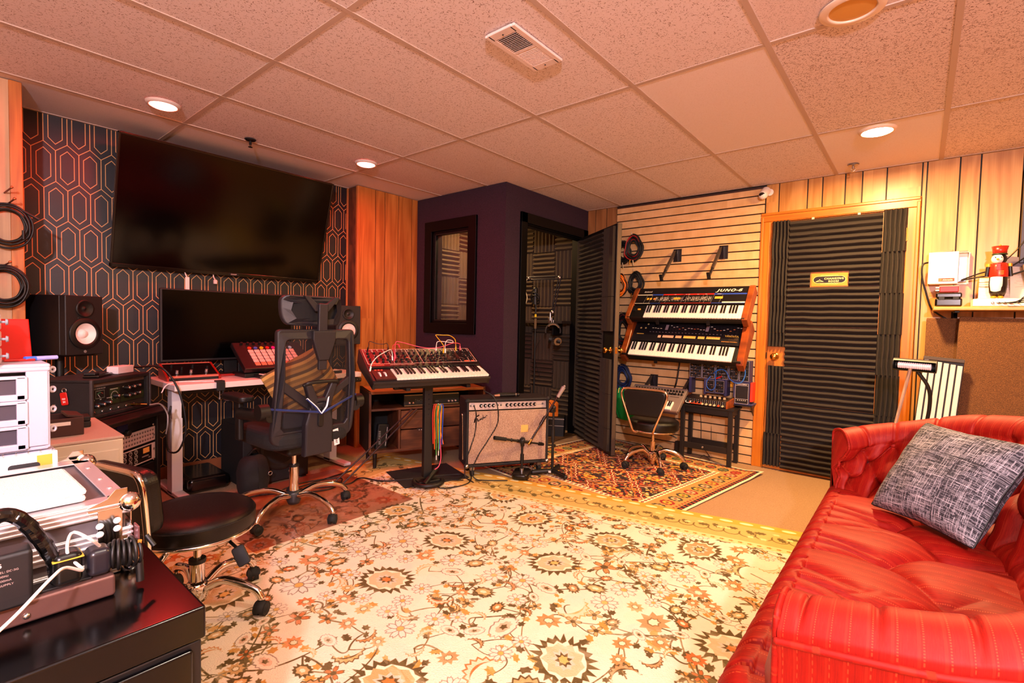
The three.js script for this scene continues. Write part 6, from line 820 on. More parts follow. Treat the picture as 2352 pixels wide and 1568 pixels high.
// ---------- inside the booth ----------
{
  const sh = T('booth_shelf', 'dark narrow shelf across the back of the vocal booth', 'shelf', [-3.35, 1.19, ZB + 0.2]); P(sh, 'board', bx(1.0, 0.03, 0.24, 0, 0, 0, 0.003), M({ color: 0x2a211a, roughness: 0.6 })); P(sh, 'bracket', bx(0.02, 0.12, 0.18, 0.35, -0.075, -0.02, 0.002), black); P(sh, 'bracket', bx(0.02, 0.12, 0.18, -0.35, -0.075, -0.02, 0.002), black);
  const arm = T('articulated_boom', 'jointed desk microphone arm clamped in the vocal booth', 'boom', [-2.93, 1.205, -4.0]);
  const m2 = M({ color: 0x33323c, metalness: 0.6, roughness: 0.35 });
  P(arm, 'clamp', [cyl(0.012, 0.012, 0.08, 0, 0.04, -0.15, 14), bx(0.05, 0.06, 0.05, 0, 0.0, -0.17, 0.005)], steel); const J0 = [0.05, 0.085, -0.12], J1 = [0.14, 0.43, -0.1], J2 = [-0.29, 0.43, -0.05];
  P(arm, 'lower_arm', [bar([J0[0] - 0.012, J0[1], J0[2]], [J1[0] - 0.012, J1[1], J1[2]], 0.006), bar([J0[0] + 0.014, J0[1], J0[2]], [J1[0] + 0.014, J1[1], J1[2]], 0.006)], m2); P(arm, 'upper_arm', [bar([J1[0], J1[1] - 0.012, J1[2]], [J2[0], J2[1] - 0.012, J2[2]], 0.006), bar([J1[0], J1[1] + 0.014, J1[2]], [J2[0], J2[1] + 0.014, J2[2]], 0.006)], m2);
  P(arm, 'joint', [sph(0.022, ...J0, 14)], steel); P(arm, 'joint', sph(0.022, ...J1, 14), steel); P(arm, 'joint', [sph(0.014, J2[0] + 0.08, J2[1], J2[2], 12)], steel); P(arm, 'end_bracket', tube([[J2[0], J2[1] + 0.05, J2[2]], [J2[0] - 0.01, J2[1], J2[2]], [J2[0] + 0.03, J2[1] - 0.06, J2[2]], [J2[0] + 0.05, J2[1] - 0.02, J2[2]]], 0.006), M({ color: 0xd8cdb8, metalness: 0.8, roughness: 0.3 }));
  const mic = T('studio_microphone', 'black studio microphone on a floor pole inside the vocal booth', 'microphone', [-3.005, 0.0, -4.0]);
  P(mic, 'pole', [cyl(0.009, 0.009, 1.36, 0, 0.7, 0, 14), cyl(0.013, 0.013, 0.1, 0, 1.02, 0)], black); P(mic, 'base', lathe([[0, 0], [0.13, 0], [0.13, 0.012], [0.03, 0.025], [0, 0.025]], 36), black); P(mic, 'body', [cyl(0.025, 0.025, 0.15, -0.01, 1.44, 0, 22), sph(0.025, -0.01, 1.515, 0, 18)], black); P(mic, 'shock_mount', [tor(0.05, 0.005, -0.01, 1.44, 0, 28, 0.5), tor(0.05, 0.005, -0.01, 1.41, 0, 28, 0.5)], black); P(mic, 'yellow_tape', cyl(0.0105, 0.0105, 0.03, 0, 1.25, 0, 14), M({ color: 0xe8c81c })); P(mic, 'tan_grip', cyl(0.013, 0.013, 0.1, 0, 1.17, 0, 14), M({ color: 0x6a5030 }));
  one('microphone_cable', 'pale cord looping below the booth microphone', 'cable', tube([[-3.15, 1.55, -3.98], [-3.12, 1.52, -3.96], [-3.08, 1.42, -3.95], [-3.13, 1.33, -3.95], [-3.21, 1.34, -3.96], [-3.26, 1.42, -3.98], [-3.28, 1.5, -4.0]], 0.0038, 60), M({ color: 0xcfc0a0 }));
  const hp = T('headphones', 'tan-padded headphones hanging below the booth microphone arm', 'headphones', [-2.87, 1.08, -4.12], 0.5); P(hp, 'headband', tor(0.075, 0.008, 0, 0.02, 0, 30, 0, 0, -0.3, Math.PI * 1.2), M({ color: 0x2c2420 })); P(hp, 'band_pad', tor(0.068, 0.009, 0, 0.02, 0, 24, 0, 0, 0.5, Math.PI * 0.6), M({ color: 0x8a7050, roughness: 0.8 })); for (const s of [-1, 1]) P(hp, 'ear_cup', [cyl(0.038, 0.042, 0.03, s * 0.045 + 0.02, -0.065 - (s > 0 ? 0.015 : 0), 0, 24, 0.3, 0, 1.3)], black); P(hp, 'ear_pad', tf(tor(0.03, 0.012, 0, 0, 0, 24), 0.055, -0.085, 0.035, 0.3, 0.5, 0), M({ color: 0x8a6a40, roughness: 0.8 })); P(hp, 'hanger', bar([0, 0.095, -0.02], [0, 0.13, -0.02], 0.005), steel);
  one('headphone_cable', 'dark cord hanging from the booth headphones', 'cable', tube([[-3.04, 1.0, -4.13], [-3.09, 0.9, -4.13], [-3.1, 0.78, -4.14], [-3.08, 0.6, -4.2]], 0.003, 40), cableB);
  const bg = T('orange_bag', 'bright orange fabric bag on a low box in the booth doorway', 'bag', [-2.98, 0.21, -4.2], 0.5); P(bg, 'bag_body', grid(20, 14, (u, v, q) => { const a = 2 * u - 1, e = Math.sqrt(Math.max(0, 1 - a * a)); q.set(a * 0.12, v * 0.17 * (0.8 + 0.2 * e) + 0.004 * nz(u * 9, v * 9), 0.04 * e * (1 - 0.6 * v) + 0.006 * nz(u * 12, v * 8)); }), M({ color: 0xe87a10, roughness: 0.8, side: THREE.DoubleSide })); P(bg, 'drawstring', tube([[0.03, 0.15, 0.035], [0.06, 0.11, 0.045], [0.07, 0.06, 0.045], [0.05, 0.04, 0.045]], 0.003), black);
  const bx1 = T('low_box', 'low black box on the booth floor under the orange bag', 'box', [-2.98, 0.0, -4.24], 0.5); P(bx1, 'case', bx(0.34, 0.2, 0.2, 0, 0.105, 0, 0.006), black); P(bx1, 'metal_edge', [bx(0.342, 0.008, 0.006, 0, 0.19, 0.101, 0.001), bx(0.342, 0.006, 0.006, 0, 0.12, 0.101, 0.001)], steel);
}
// ---------- on the slatted wall ----------
const metalB = M({ color: 0x2a2628, metalness: 0.5, roughness: 0.4 });
function keyBracket(label, x, y, len, tilt, nm = 'wall_bracket') { // plate in a slot, square arm sloping out and down, upturned lip
  const t = T(nm, label, 'bracket', [x, y, ZB + 0.021]);
  P(t, 'plate', [bx(0.075, 0.115, 0.005, 0.0, -0.055, 0.003, 0.001), bx(0.075, 0.012, 0.014, 0, 0.0, 0.0, 0.002)], metalB);
  P(t, 'cheek', ext(poly([[0, 0], [0.035, -0.01], [0.04, -0.04], [0.02, -0.11], [0, -0.115]]), 0.008, 0.001, 0.0, 0, 0, 0, -Math.PI / 2).translate(0.012, 0, 0), M({ color: 0x4a4a58, metalness: 0.7, roughness: 0.3 }));
  const e = [0, -Math.sin(tilt) * len - 0.02, Math.cos(tilt) * len + 0.02], m = [0, -Math.sin(tilt) * len * 0.7 - 0.02, Math.cos(tilt) * len * 0.7 + 0.02];
  P(t, 'arm', bx(0.024, 0.024, len * 0.72, -0.02, (m[1] - 0.02) / 2, (m[2] + 0.02) / 2, 0.002, tilt), M({ color: 0x554a44, metalness: 0.6, roughness: 0.4 })); P(t, 'arm_extension', bx(0.018, 0.018, len * 0.34, -0.02, (m[1] + e[1]) / 2, (m[2] + e[2]) / 2, 0.002, tilt), metalB);
  P(t, 'lip', bx(0.03, 0.06, 0.012, -0.02, e[1] + 0.012, e[2] + 0.006, 0.003, tilt - 0.2), black);
}
keyBracket('black sloping keyboard arm on the slatted wall, nearer the booth door', -1.772, 1.888, 0.4, 0.76); keyBracket('black sloping keyboard arm on the slatted wall, nearer the changing room door', -1.36, 1.888, 0.4, 0.76);
function wallKeys(o) {
  const dy = o.yT - o.yB, dz = o.zB - o.zT, a = Math.atan2(dy, dz), L = Math.hypot(dy, dz);
  const t = T('synthesizer_keyboard', o.label, 'keyboard', [o.x, o.yB, o.zB], 0, null, a); if (o.roll) t.rotation.z = o.roll;
  const W = o.w, H = o.h; // local: z = 0 front, -L back, y up out of the panel
  P(t, 'case', bx(W - 0.03, H - 0.02, L - 0.01, 0, -H / 2, -L / 2, 0.004), black); P(t, 'front_rail', bx(W - 0.04, 0.034, 0.012, 0, -0.012, 0.0, 0.003), M({ color: 0x1c0f0b, roughness: 0.5 }));
  for (const s of [-1, 1]) P(t, 'wood_cheek', (() => { const g = ext(o.cheek, o.cw, 0.004); g.rotateY(-Math.PI / 2); g.translate(s * (W / 2 - (s > 0 ? 0 : o.cw)), 0, 0); if (s < 0) g.translate(o.cw * 0, 0, 0); return tf(g, s > 0 ? 0 : 0, 0, 0); })(), o.cheekM);
  return [t, L];
}
{ // upper: black panel with red and blue lines
  const [t, L] = wallKeys({ label: 'black synthesizer with wooden ends and red and blue panel lines on the slatted wall', x: -1.607, yB: 1.25, zB: -4.25, yT: 1.53, zT: -4.475, w: 1.07, h: 0.085, cw: 0.045, cheekM: cheek, cheek: poly([[0.012, -0.09], [0.012, 0.0], [-0.03, 0.012], [-0.33, 0.02], [-0.362, 0.005], [-0.362, -0.09]]), roll: -0.004 });
  P(t, 'panel_print', face(0.985, 0.2, 0, 0.0035, -0.255, -Math.PI / 2), printMat(1536, 312, (g, w, h) => {
    g.fillStyle = '#0c0a0e'; g.fillRect(0, 0, w, h); text(g, 'Roland', 90, 72, 36, '#d8d0c4', 'sans-serif', 'left', 'italic bold'); g.font = 'italic bold 76px sans-serif'; g.save(); g.translate(1130, 66); g.scale(1.28, 0.9); text(g, 'JUNO-6', 0, 0, 72, '#f4ead2', 'sans-serif', 'left', 'italic bold'); g.restore();
    const bar_ = (x0, x1, y, hh, c) => { g.fillStyle = c; g.fillRect(x0, y, x1 - x0, hh); }; bar_(0, 235, 124, 14, '#f0e6cc'); bar_(235, 400, 120, 22, '#2a4aa8'); bar_(400, 1110, 118, 24, '#c0241a'); bar_(1110, w, 120, 22, '#2a4ab8'); bar_(0, 240, 290, 7, '#f0e6cc'); bar_(240, 400, 290, 7, '#2a4aa8'); bar_(400, 1100, 288, 8, '#b02418'); bar_(1100, w, 288, 8, '#2a4ab8');
    for (let i = 0; i < 150; i++) { const x = rr(300, 1090); g.strokeStyle = 'rgba(228,216,200,.75)'; g.lineWidth = 2; g.beginPath(); g.moveTo(x, rr(168, 180)); g.lineTo(x, rr(230, 262)); g.stroke(); } for (const x of [150, 230, 385, 470, 700, 760, 960, 1010, 1105, 1215]) { g.strokeStyle = '#b8b0a4'; g.lineWidth = 2.5; g.beginPath(); g.moveTo(x + 12, 142); g.lineTo(x - 14, 286); g.stroke(); }
    for (let i = 0; i < 28; i++) { g.fillStyle = '#e4dccc'; g.fillRect(310 + i * 28 + (i % 3) * 4, 190 + ((i * 37) % 52), 16, 8); } g.fillStyle = '#e8b43c'; g.fillRect(170, 190, 32, 36); g.fillRect(214, 190, 32, 36); g.fillStyle = '#e08a3c'; g.fillRect(270, 192, 32, 34); g.fillStyle = '#e8b43c'; g.fillRect(570, 190, 100, 36); g.fillRect(1130, 176, 104, 40);
    ['VCF', 'DCO', 'HPF', 'VCA', 'ENV', 'CHORUS'].forEach((s, i) => text(g, s, [760, 560, 720, 880, 990, 1150][i], 131, 14, '#f4ead8')); bar_(1240, w - 4, 268, 22, '#efe6d4'); text(g, 'POLYPHONIC SYNTHESIZER JU-6', 1246, 279, 15, '#1a1416');
  }, { roughness: 0.4 }));
  P(t, 'bender_panel', bx(0.135, 0.012, 0.13, -0.42, 0.002, -0.07, 0.002), black); P(t, 'bender_lever', [cyl(0.016, 0.016, 0.012, -0.455, 0.014, -0.075, 18)], plastic); P(t, 'orange_button', bx(0.028, 0.01, 0.016, -0.415, 0.012, -0.085, 0.003), M({ color: 0xe8a83c })); P(t, 'knob', cyl(0.008, 0.009, 0.012, -0.37, 0.013, -0.09, 14), plastic);
  keyboard(t, 36, 0, 0.84, -0.352, 0.004, 0.006, 0.14);
  keyBracket('black keyboard arm under the left half of the upper wall synthesizer', -1.82, 1.35, 0.26, 0.5); keyBracket('black keyboard arm under the right half of the upper wall synthesizer', -1.37, 1.35, 0.26, 0.5);
}
{ // lower: broad curved wooden ends
  const cs = poly([[0.02, -0.1], [0.02, -0.02], [-0.04, 0.004], [-0.12, 0.014], [-0.2, 0.03], [-0.32, 0.055], [-0.39, 0.05], [-0.405, 0.02], [-0.405, -0.1]]);
  const [t, L] = wallKeys({ label: 'black synthesizer with broad curved wooden ends hanging beneath the other wall synthesizer', x: -1.612, yB: 0.908, zB: -4.185, yT: 1.225, zT: -4.44, w: 1.075, h: 0.09, cw: 0.055, cheekM: M({ map: woodTex(0x5a2208, 0xa8501a, 17.3, 128, 512), roughness: 0.35 }), cheek: cs, roll: -0.022 });
  P(t, 'panel_print', face(0.955, 0.235, 0, 0.0035, -0.275, -Math.PI / 2), printMat(1536, 378, (g, w, h) => {
    g.fillStyle = '#0e0b12'; g.fillRect(0, 0, w, h); g.strokeStyle = '#3a3038'; g.lineWidth = 2; g.strokeRect(6, 6, w - 12, h - 12); const dot = (x, y, c) => { g.fillStyle = c; g.fillRect(x, y, 26, 9); };
    [[270, 128], [310, 128], [350, 136], [395, 134]].forEach((p) => dot(...p, '#f0e0c0')); const sl = (x0, ys, c) => ys.forEach((y, i) => { g.fillStyle = '#2c262c'; g.fillRect(x0 + i * 43 + 10, 60, 4, 130); dot(x0 + i * 43, y, c[i % c.length]); }); sl(540, [74, 104, 92, 132, 108, 138, 112, 116, 122, 116, 130, 130], ['#f2ead8', '#e8d0c0', '#f2ead8', '#d8603a', '#e09a6a']); sl(1110, [70, 104, 130, 130, 122, 100, 134, 106, 74, 78], ['#f2ead8', '#e8d0c0', '#e8884a', '#e07848']);
    g.fillStyle = '#8a7a84'; g.fillRect(470, 66, 42, 96); g.fillRect(1050, 66, 42, 96); for (let i = 0; i < 26; i++) { g.fillStyle = '#b8a8b0'; g.fillRect(250 + i * 48, 204, 20, 5); }
    [[60, 250, 110, '#e8b84a'], [400, 270, 44, '#d8a890'], [470, 265, 160, '#d8a890'], [660, 262, 84, '#e0a880'], [775, 258, 170, '#ecbc5a'], [975, 256, 90, '#ecbc5a'], [1090, 252, 180, '#ecbc5a']].forEach(([x, y, q, c]) => { g.fillStyle = c; g.fillRect(x, y - 6, q, x < 100 ? 12 : 44); g.fillStyle = 'rgba(20,10,10,.5)'; for (let k = 22; k < q; k += 24) g.fillRect(x + k, y - 6, 3, 44); }); [[95, 140], [170, 140], [190, 66]].forEach(([x, y]) => { g.fillStyle = '#e8d08a'; g.beginPath(); g.arc(x, y, 13, 0, 7); g.fill(); g.fillStyle = '#3a2a1a'; g.beginPath(); g.arc(x, y, 6, 0, 7); g.fill(); });
    text(g, 'YAMAHA', 1500, 226, 42, '#e8c24a', 'sans-serif', 'right'); text(g, 'SYMPHONIC ENSEMBLE', 1500, 320, 18, '#d8903c', 'sans-serif', 'right'); g.strokeStyle = '#6a4a2c'; g.lineWidth = 2; g.font = 'bold 54px sans-serif'; g.textAlign = 'right'; g.strokeText('SK20', 1500, 275);
  }, { roughness: 0.45 }));
  for (let i = 0; i < 22; i++) P(t, 'slider_cap', bx(0.008, 0.007, 0.012, (i < 12 ? -0.12 + i * 0.0267 : 0.235 + (i - 12) * 0.0267), 0.008, -0.3 + ((i * 53) % 17) * 0.0022, 0.001), plastic);
  keyboard(t, 36, 0, 0.9, -0.448, 0.006, 0.012, 0.145); P(t, 'end_strip', bx(0.03, 0.012, 0.14, 0.467, 0.002, -0.06, 0.002), black);
  keyBracket('black keyboard arm poking out below the lower wall synthesizer', -1.83, 0.99, 0.25, 0.5); keyBracket('black keyboard arm hidden behind the right of the lower wall synthesizer', -1.36, 0.99, 0.25, 0.5);
  t.updateMatrixWorld(true); P(t, 'power_lead', tube([[-1.72, 0.99, -4.36], [-1.71, 0.93, -4.42], [-1.69, 0.86, -4.46], [-1.7, 0.76, -4.47], [-1.71, 0.66, -4.46], [-1.7, 0.62, -4.4]].map((p) => t.worldToLocal(V(...p)).toArray()), 0.007, 40), cableB);
}
{ // small grey synthesizer
  const a = Math.atan2(0.165, 0.235), t = T('synthesizer_keyboard', 'small grey synthesizer with many dark knobs behind the swivel stool', 'keyboard', [-1.792, 0.462, -4.065], 0, null, 0.63);
  const gm = M({ color: 0x8a7a74, metalness: 0.3, roughness: 0.4 }); P(t, 'case', bx(0.5, 0.035, 0.29, 0, -0.02, -0.14, 0.006), gm); P(t, 'front_edge', bx(0.5, 0.03, 0.03, 0, -0.018, 0.0, 0.005), M({ color: 0x5a4038, roughness: 0.5 }));
  for (let i = 0; i < 34; i++) P(t, 'knob', cyl(0.0085, 0.0095, 0.012, -0.21 + (i % 17) * 0.027, 0.004, i < 17 ? -0.235 : -0.2, 14), black);
  P(t, 'display', bx(0.04, 0.003, 0.018, 0.14, 0, -0.2, 0.001), blackGloss); P(t, 'slot', [bx(0.08, 0.002, 0.006, 0.08, 0, -0.168, 0.0005), bx(0.08, 0.002, 0.006, 0.17, 0, -0.168, 0.0005)], M({ color: 0x5a4a46 }));
  keyboard(t, 22, 2, 0.36, -0.17, 0.004, 0.0, 0.095); keyBracket('black keyboard arm under the small grey synthesizer, booth side', -1.96, 0.7, 0.24, 0.55); keyBracket('black keyboard arm under the small grey synthesizer, table side', -1.6, 0.69, 0.26, 0.55);
}
{ // patch rack: blue cabinet with black modules
  const t = T('modular_rack', 'modular synthesizer rack of black panels in a blue frame under the wall keyboards', 'synthesizer', [0, 0, 0]), bl = M({ color: 0x30305a, roughness: 0.5 }), Zf = -4.42;
  const box = (x0, x1, y0, y1) => P(t, 'frame', bx(x1 - x0 + 0.005, y1 - y0 + 0.005, 0.1, (x0 + x1) / 2, (y0 + y1) / 2, Zf - 0.052, 0.003), bl);
  [[-1.578, -1.079, 0.723, 0.895], [-1.433, -1.273, 0.6, 0.723], [-1.189, -1.077, 0.531, 0.723]].forEach((q) => box(...q)); [[-1.582, -1.558], [-1.28, -1.255], [-1.203, -1.187], [-1.45, -1.433]].forEach(([a, b]) => P(t, 'frame_leg', bx(b - a, 0.14, 0.1, (a + b) / 2, 0.655, Zf - 0.052, 0.002), bl)); P(t, 'base_board', bx(0.55, 0.012, 0.13, -1.32, 0.533, Zf - 0.065, 0.003), M({ color: 0x3a3a6a })); P(t, 'red_side', bx(0.02, 0.16, 0.09, -1.061, 0.638, Zf - 0.05, 0.002), M({ color: 0xd8301c, roughness: 0.5 }));
  P(t, 'yellow_card', bx(0.05, 0.06, 0.004, -1.228, 0.688, Zf - 0.09, 0.001), M({ color: 0xf0a81c }));
  const mod = (x0, x1, y0, y1, kind, big) => {
    const w = x1 - x0, h = y1 - y0, q = P(t, 'module', bx(w - 0.004, h - 0.004, 0.006, (x0 + x1) / 2, (y0 + y1) / 2, Zf + 0.002, 0.001), M({ color: 0x0c0a0e, roughness: 0.4 }));
    P(t, 'module_print', face(w - 0.006, h - 0.006, (x0 + x1) / 2, (y0 + y1) / 2, Zf + 0.0056), printMat(256, Math.round(256 * h / w), (g, W, H) => { g.fillStyle = '#100d12'; g.fillRect(0, 0, W, H); g.strokeStyle = '#e0d4dc'; g.lineWidth = 5; g.strokeRect(4, 4, W - 8, H - 8); if (kind === 'psu') { g.fillStyle = '#e0d4dc'; g.fillRect(8, H * 0.1, W - 16, 5); g.fillRect(8, H * 0.76, W - 16, 5); text(g, 'POWER SUPPLY', W / 2, H * 0.055, 26, '#f0e6e2', 'sans-serif', 'center'); for (let i = 0; i < 5; i++) { g.beginPath(); g.arc(56 + i * 36, H * 0.83, 9, 0, 7); g.fillStyle = '#f0e2c8'; g.fill(); } } else { const n = kind; for (let i = 1; i <= n; i++) { g.fillStyle = 'rgba(224,212,220,.7)'; g.fillRect(14, H * i / (n + 0.6), W - 28, 2); for (let k = 0; k < 5; k++) g.fillRect(rr(14, W - 50), H * i / (n + 0.6) - 14, rr(16, 34), 6); } } }, { roughness: 0.45 }));
    if (kind !== 'psu') for (let r = 0; r <= (kind || 1); r++) for (let k = 0; k < (w > 0.1 ? 3 : 2); k++) { const kx = x0 + w * (k + 0.6) / (w > 0.1 ? 3.2 : 2.2), ky = y0 + h * (r + 0.45) / ((kind || 1) + 1.2); if ((r + k) % 2 || big) P(t, 'knob', tf(lathe([[0, 0.012], [0.005, 0.012], [0.0075, 0.004], [0.008, 0]], 14), kx, ky, Zf + 0.005, Math.PI / 2), black); else P(t, 'jack', tf(jackG.clone().scale(1.3, 1.3, 1), kx, ky, Zf + 0.005, Math.PI / 2), brass); }
  };
  mod(-1.578, -1.467, 0.723, 0.879, 5); mod(-1.467, -1.354, 0.724, 0.883, 5); mod(-1.353, -1.245, 0.727, 0.884, 5); mod(-1.243, -1.161, 0.729, 0.888, 3); mod(-1.159, -1.079, 0.724, 0.9, 2, true); mod(-1.433, -1.357, 0.603, 0.716, 2); mod(-1.353, -1.273, 0.606, 0.717, 2); mod(-1.189, -1.077, 0.533, 0.711, 'psu');
  const z = Zf + 0.03, bm = M({ color: 0x2a6ac8, roughness: 0.4 });
  one('patch_cable', 'blue patch cable drooping across the modular rack to its far right panel', 'cable', tube([[-1.365, 0.775, Zf + 0.01], [-1.34, 0.795, z], [-1.3, 0.815, z], [-1.255, 0.8, z + 0.01], [-1.22, 0.74, z + 0.015], [-1.17, 0.71, z + 0.015], [-1.125, 0.725, z + 0.01], [-1.105, 0.79, z], [-1.115, 0.845, z], [-1.13, 0.855, Zf + 0.01]], 0.0042, 80), bm); one('patch_cable', 'blue patch cable hanging in a loop below the modular rack', 'cable', tube([[-1.392, 0.745, Zf + 0.01], [-1.412, 0.71, z], [-1.41, 0.66, z + 0.01], [-1.375, 0.63, z + 0.01], [-1.34, 0.66, z + 0.01], [-1.342, 0.74, z], [-1.335, 0.8, z], [-1.31, 0.81, z]], 0.0042, 70), bm); one('patch_plug', 'short red patch plug in the modular rack', 'plug', bar([-1.3, 0.752, Zf + 0.01], [-1.33, 0.735, Zf + 0.05], 0.006), redPl);
  const sb = T('rack_shelf', 'dark slat-wall shelf bracket under the modular rack', 'shelf', [-1.33, 0.52, -4.475]); P(sb, 'board', bx(0.56, 0.012, 0.13, 0, 0, 0, 0.002), metalB); P(sb, 'gusset', ext(poly([[0, 0], [0.1, 0], [0, -0.09]]), 0.006, 0.001, 0.27, -0.006, -0.06, 0, -Math.PI / 2), metalB);
}
{ // mixer on its table
  const t = T('side_table', 'small black square-legged side table in front of the modular rack', 'table', [-1.385, 0.008, -4.415]), bm = M({ color: 0x120d0c, roughness: 0.45 });
  P(t, 'table_top', bx(0.46, 0.02, 0.25, 0, 0.48, 0, 0.003), bm); P(t, 'apron', [bx(0.4, 0.05, 0.016, 0, 0.445, 0.1), bx(0.4, 0.05, 0.016, 0, 0.445, -0.1), bx(0.016, 0.05, 0.2, 0.2, 0.445, 0), bx(0.016, 0.05, 0.2, -0.2, 0.445, 0)], bm);
  for (const x of [-0.2, 0.2]) for (const z of [-0.1, 0.1]) P(t, 'leg', bx(0.034, 0.47, 0.034, x, 0.235, z, 0.003), bm); P(t, 'stretcher', bx(0.38, 0.05, 0.016, 0, 0.13, 0.1, 0.003), bm); P(t, 'stretcher', bx(0.38, 0.05, 0.016, 0, 0.13, -0.1, 0.003), bm); P(t, 'dowel_cap', tf(lathe([[0, 0.003], [0.008, 0.003], [0.009, 0]], 16), -0.02, 0.13, 0.108, Math.PI / 2), steel);
  const m = T('audio_mixer', 'black wooden-ended mixer with cream knobs on the small side table', 'mixer', [-1.39, 0.498, -4.37], -0.06), W = 0.36;
  P(m, 'body', bx(W, 0.05, 0.15, 0, 0.03, 0, 0.003), black); P(m, 'top_panel', bx(W, 0.006, 0.15, 0, 0.063, -0.004, 0.001, 0.12), M({ color: 0x3a2c20, roughness: 0.4 })); for (const s of [-1, 1]) P(m, 'wood_cheek', ext(poly([[0.09, 0], [0.09, 0.058], [-0.09, 0.078], [-0.09, 0]]), 0.014, 0.002, s > 0 ? W / 2 + 0.014 : -W / 2, 0, 0, 0, -Math.PI / 2), cheek);
  for (let i = 0; i < 10; i++) { const x = -0.155 + i * 0.034; P(m, 'strip_line', bx(0.0015, 0.048, 0.001, x + 0.017, 0.03, 0.0755, 0), M({ color: 0xa89888 })); P(m, 'toggle', bar([x, 0.048, 0.075], [x + 0.002, 0.05, 0.085], 0.0025), alu); P(m, 'toggle', bar([x, 0.034, 0.075], [x + 0.002, 0.036, 0.085], 0.0025), alu); if (i > 3) P(m, 'knob', cyl(0.008, 0.009, 0.012, x, 0.017, 0.08, 16, Math.PI / 2), i === 8 ? M({ color: 0xe0501c }) : M({ color: 0xe8cfa0, roughness: 0.4 })); }
  for (let i = 0; i < 6; i++) P(m, 'knob', cyl(0.01, 0.012, 0.016, -0.06 + i * 0.04, 0.075, 0.01, 16, 0.12), M({ color: 0xe8cf90, roughness: 0.4 }));
  for (const [x0, x1] of [[-0.165, -0.12], [-0.13, -0.06], [-0.09, -0.03]]) P(m, 'patch_lead', tube([[x0, 0.03, 0.078], [x0 + 0.01, 0.018, 0.1], [x1, 0.018, 0.1], [x1, 0.03, 0.078]], 0.003), x0 < -0.14 ? white : M({ color: 0xe04a20 }));
  one('table_leads', 'thin black leads dangling behind the small side table', 'cable', mg(tube([[-1.52, 0.47, -4.53], [-1.5, 0.3, -4.54], [-1.48, 0.12, -4.52], [-1.4, 0.02, -4.5]], 0.003), tube([[-1.4, 0.47, -4.54], [-1.41, 0.3, -4.545], [-1.4, 0.1, -4.53]], 0.0025), tube([[-1.45, 0.02, -4.4], [-1.4, 0.06, -4.35], [-1.36, 0.02, -4.38], [-1.42, 0.03, -4.45]], 0.003)), cableB);
  one('wall_adapter', 'black power adapter block standing on the rug by the slatted wall', 'adapter', bx(0.06, 0.1, 0.05, -1.68, 0.062, -4.49, 0.006), black);
}
{ // coils of cable on hooks
  const coil = (label, x, y, z, r, h, n, cols, sd) => {
    const t = T('hanging_cable_coil', label, 'cable'); const hk = P(t, 'slot_hook', [bar([x, y + h, ZB + 0.02], [x, y + h - 0.012, z + 0.05], 0.003), bar([x, y + h - 0.012, z + 0.05], [x, y + h + 0.012, z + 0.055], 0.003)], steel);
    const by = {}; for (let i = 0; i < n; i++) { const R = r * (0.5 + 0.58 * ((i * 0.618) % 1)), dx = 0.018 * nz(i * 3.1, sd, 2), c = cols[i % cols.length]; (by[c] ??= []).push(tube(Array.from({ length: 12 }, (_, k) => { const q = k / 12 * 6.283, top = Math.sin(q) > 0 ? 0.82 : 1.06; return [x + dx + Math.cos(q) * R * top, y + Math.sin(q) * h * (R / r) * (0.92 + 0.1 * nz(k, i * 1.7, sd)), z + 0.03 * nz(i * 2.7, sd, 6) + 0.012 * Math.sin(q + i)]; }), 0.0052, 48, 7, true)); }
    for (const c in by) P(t, 'cable_loops', mg(...by[c]), M({ color: +c, roughness: 0.5 })); P(t, 'plug', [bar([x + 0.01, y - h * 0.9, z + 0.03], [x + 0.02, y - h - 0.04, z + 0.035], 0.006)], steel); P(t, 'plug', bar([x - 0.02, y - h * 0.85, z + 0.03], [x - 0.02, y - h - 0.025, z + 0.04], 0.006), brass);
  };
  coil('black and red cable coil hanging highest on the slatted wall', -2.195, 1.93, -4.49, 0.095, 0.135, 26, [0x0c0a0b, 0x0c0a0b, 0x0c0a0b, 0x9c1418], 1); coil('black cable coil tucked behind the booth door edge', -2.31, 1.9, -4.5, 0.08, 0.12, 14, [0x0c0a0b], 2);
  coil('bright orange and black cable coil beside the booth door edge', -2.33, 1.575, -4.49, 0.08, 0.12, 20, [0xd8640c, 0xe8780c, 0x0c0a0b], 3); coil('black cable coil hanging at the left end of the upper wall synthesizer', -2.17, 1.59, -4.5, 0.085, 0.12, 15, [0x0d0b0d, 0x151214], 4);
  coil('thick bundle of black cables left of the lower wall synthesizer', -2.28, 1.12, -4.49, 0.09, 0.18, 30, [0x0b090b, 0x0b090b, 0x0b090b, 0x5a1418], 5); coil('dark blue and black cable coil above the green bag', -2.27, 0.655, -4.49, 0.09, 0.13, 24, [0x10204e, 0x142a62, 0x0c0b10], 6);
  const b = T('green_bag', 'bright green cloth bag hanging low on the slatted wall', 'bag', [-2.2, 0.24, -4.49]); P(b, 'bag_body', mg(grid(28, 20, (u, v, q) => { const a = 2 * u - 1, w = 0.11 + 0.05 * Math.sin(v * 2.6); q.set(a * w, v * 0.32 + 0.02 * (a * a) * (v < 0.2 ? 1 : 0), 0.055 * Math.sqrt(Math.max(0, 1 - a * a)) * (1 - 0.7 * v) + 0.01 * Math.sin(u * 26 + v * 3) * (0.2 + v * 0.8)); })), M({ color: 0x14a040, roughness: 0.75, side: THREE.DoubleSide })); P(b, 'loop', bar([0, 0.315, -0.02], [0, 0.36, -0.04], 0.006), black);
}
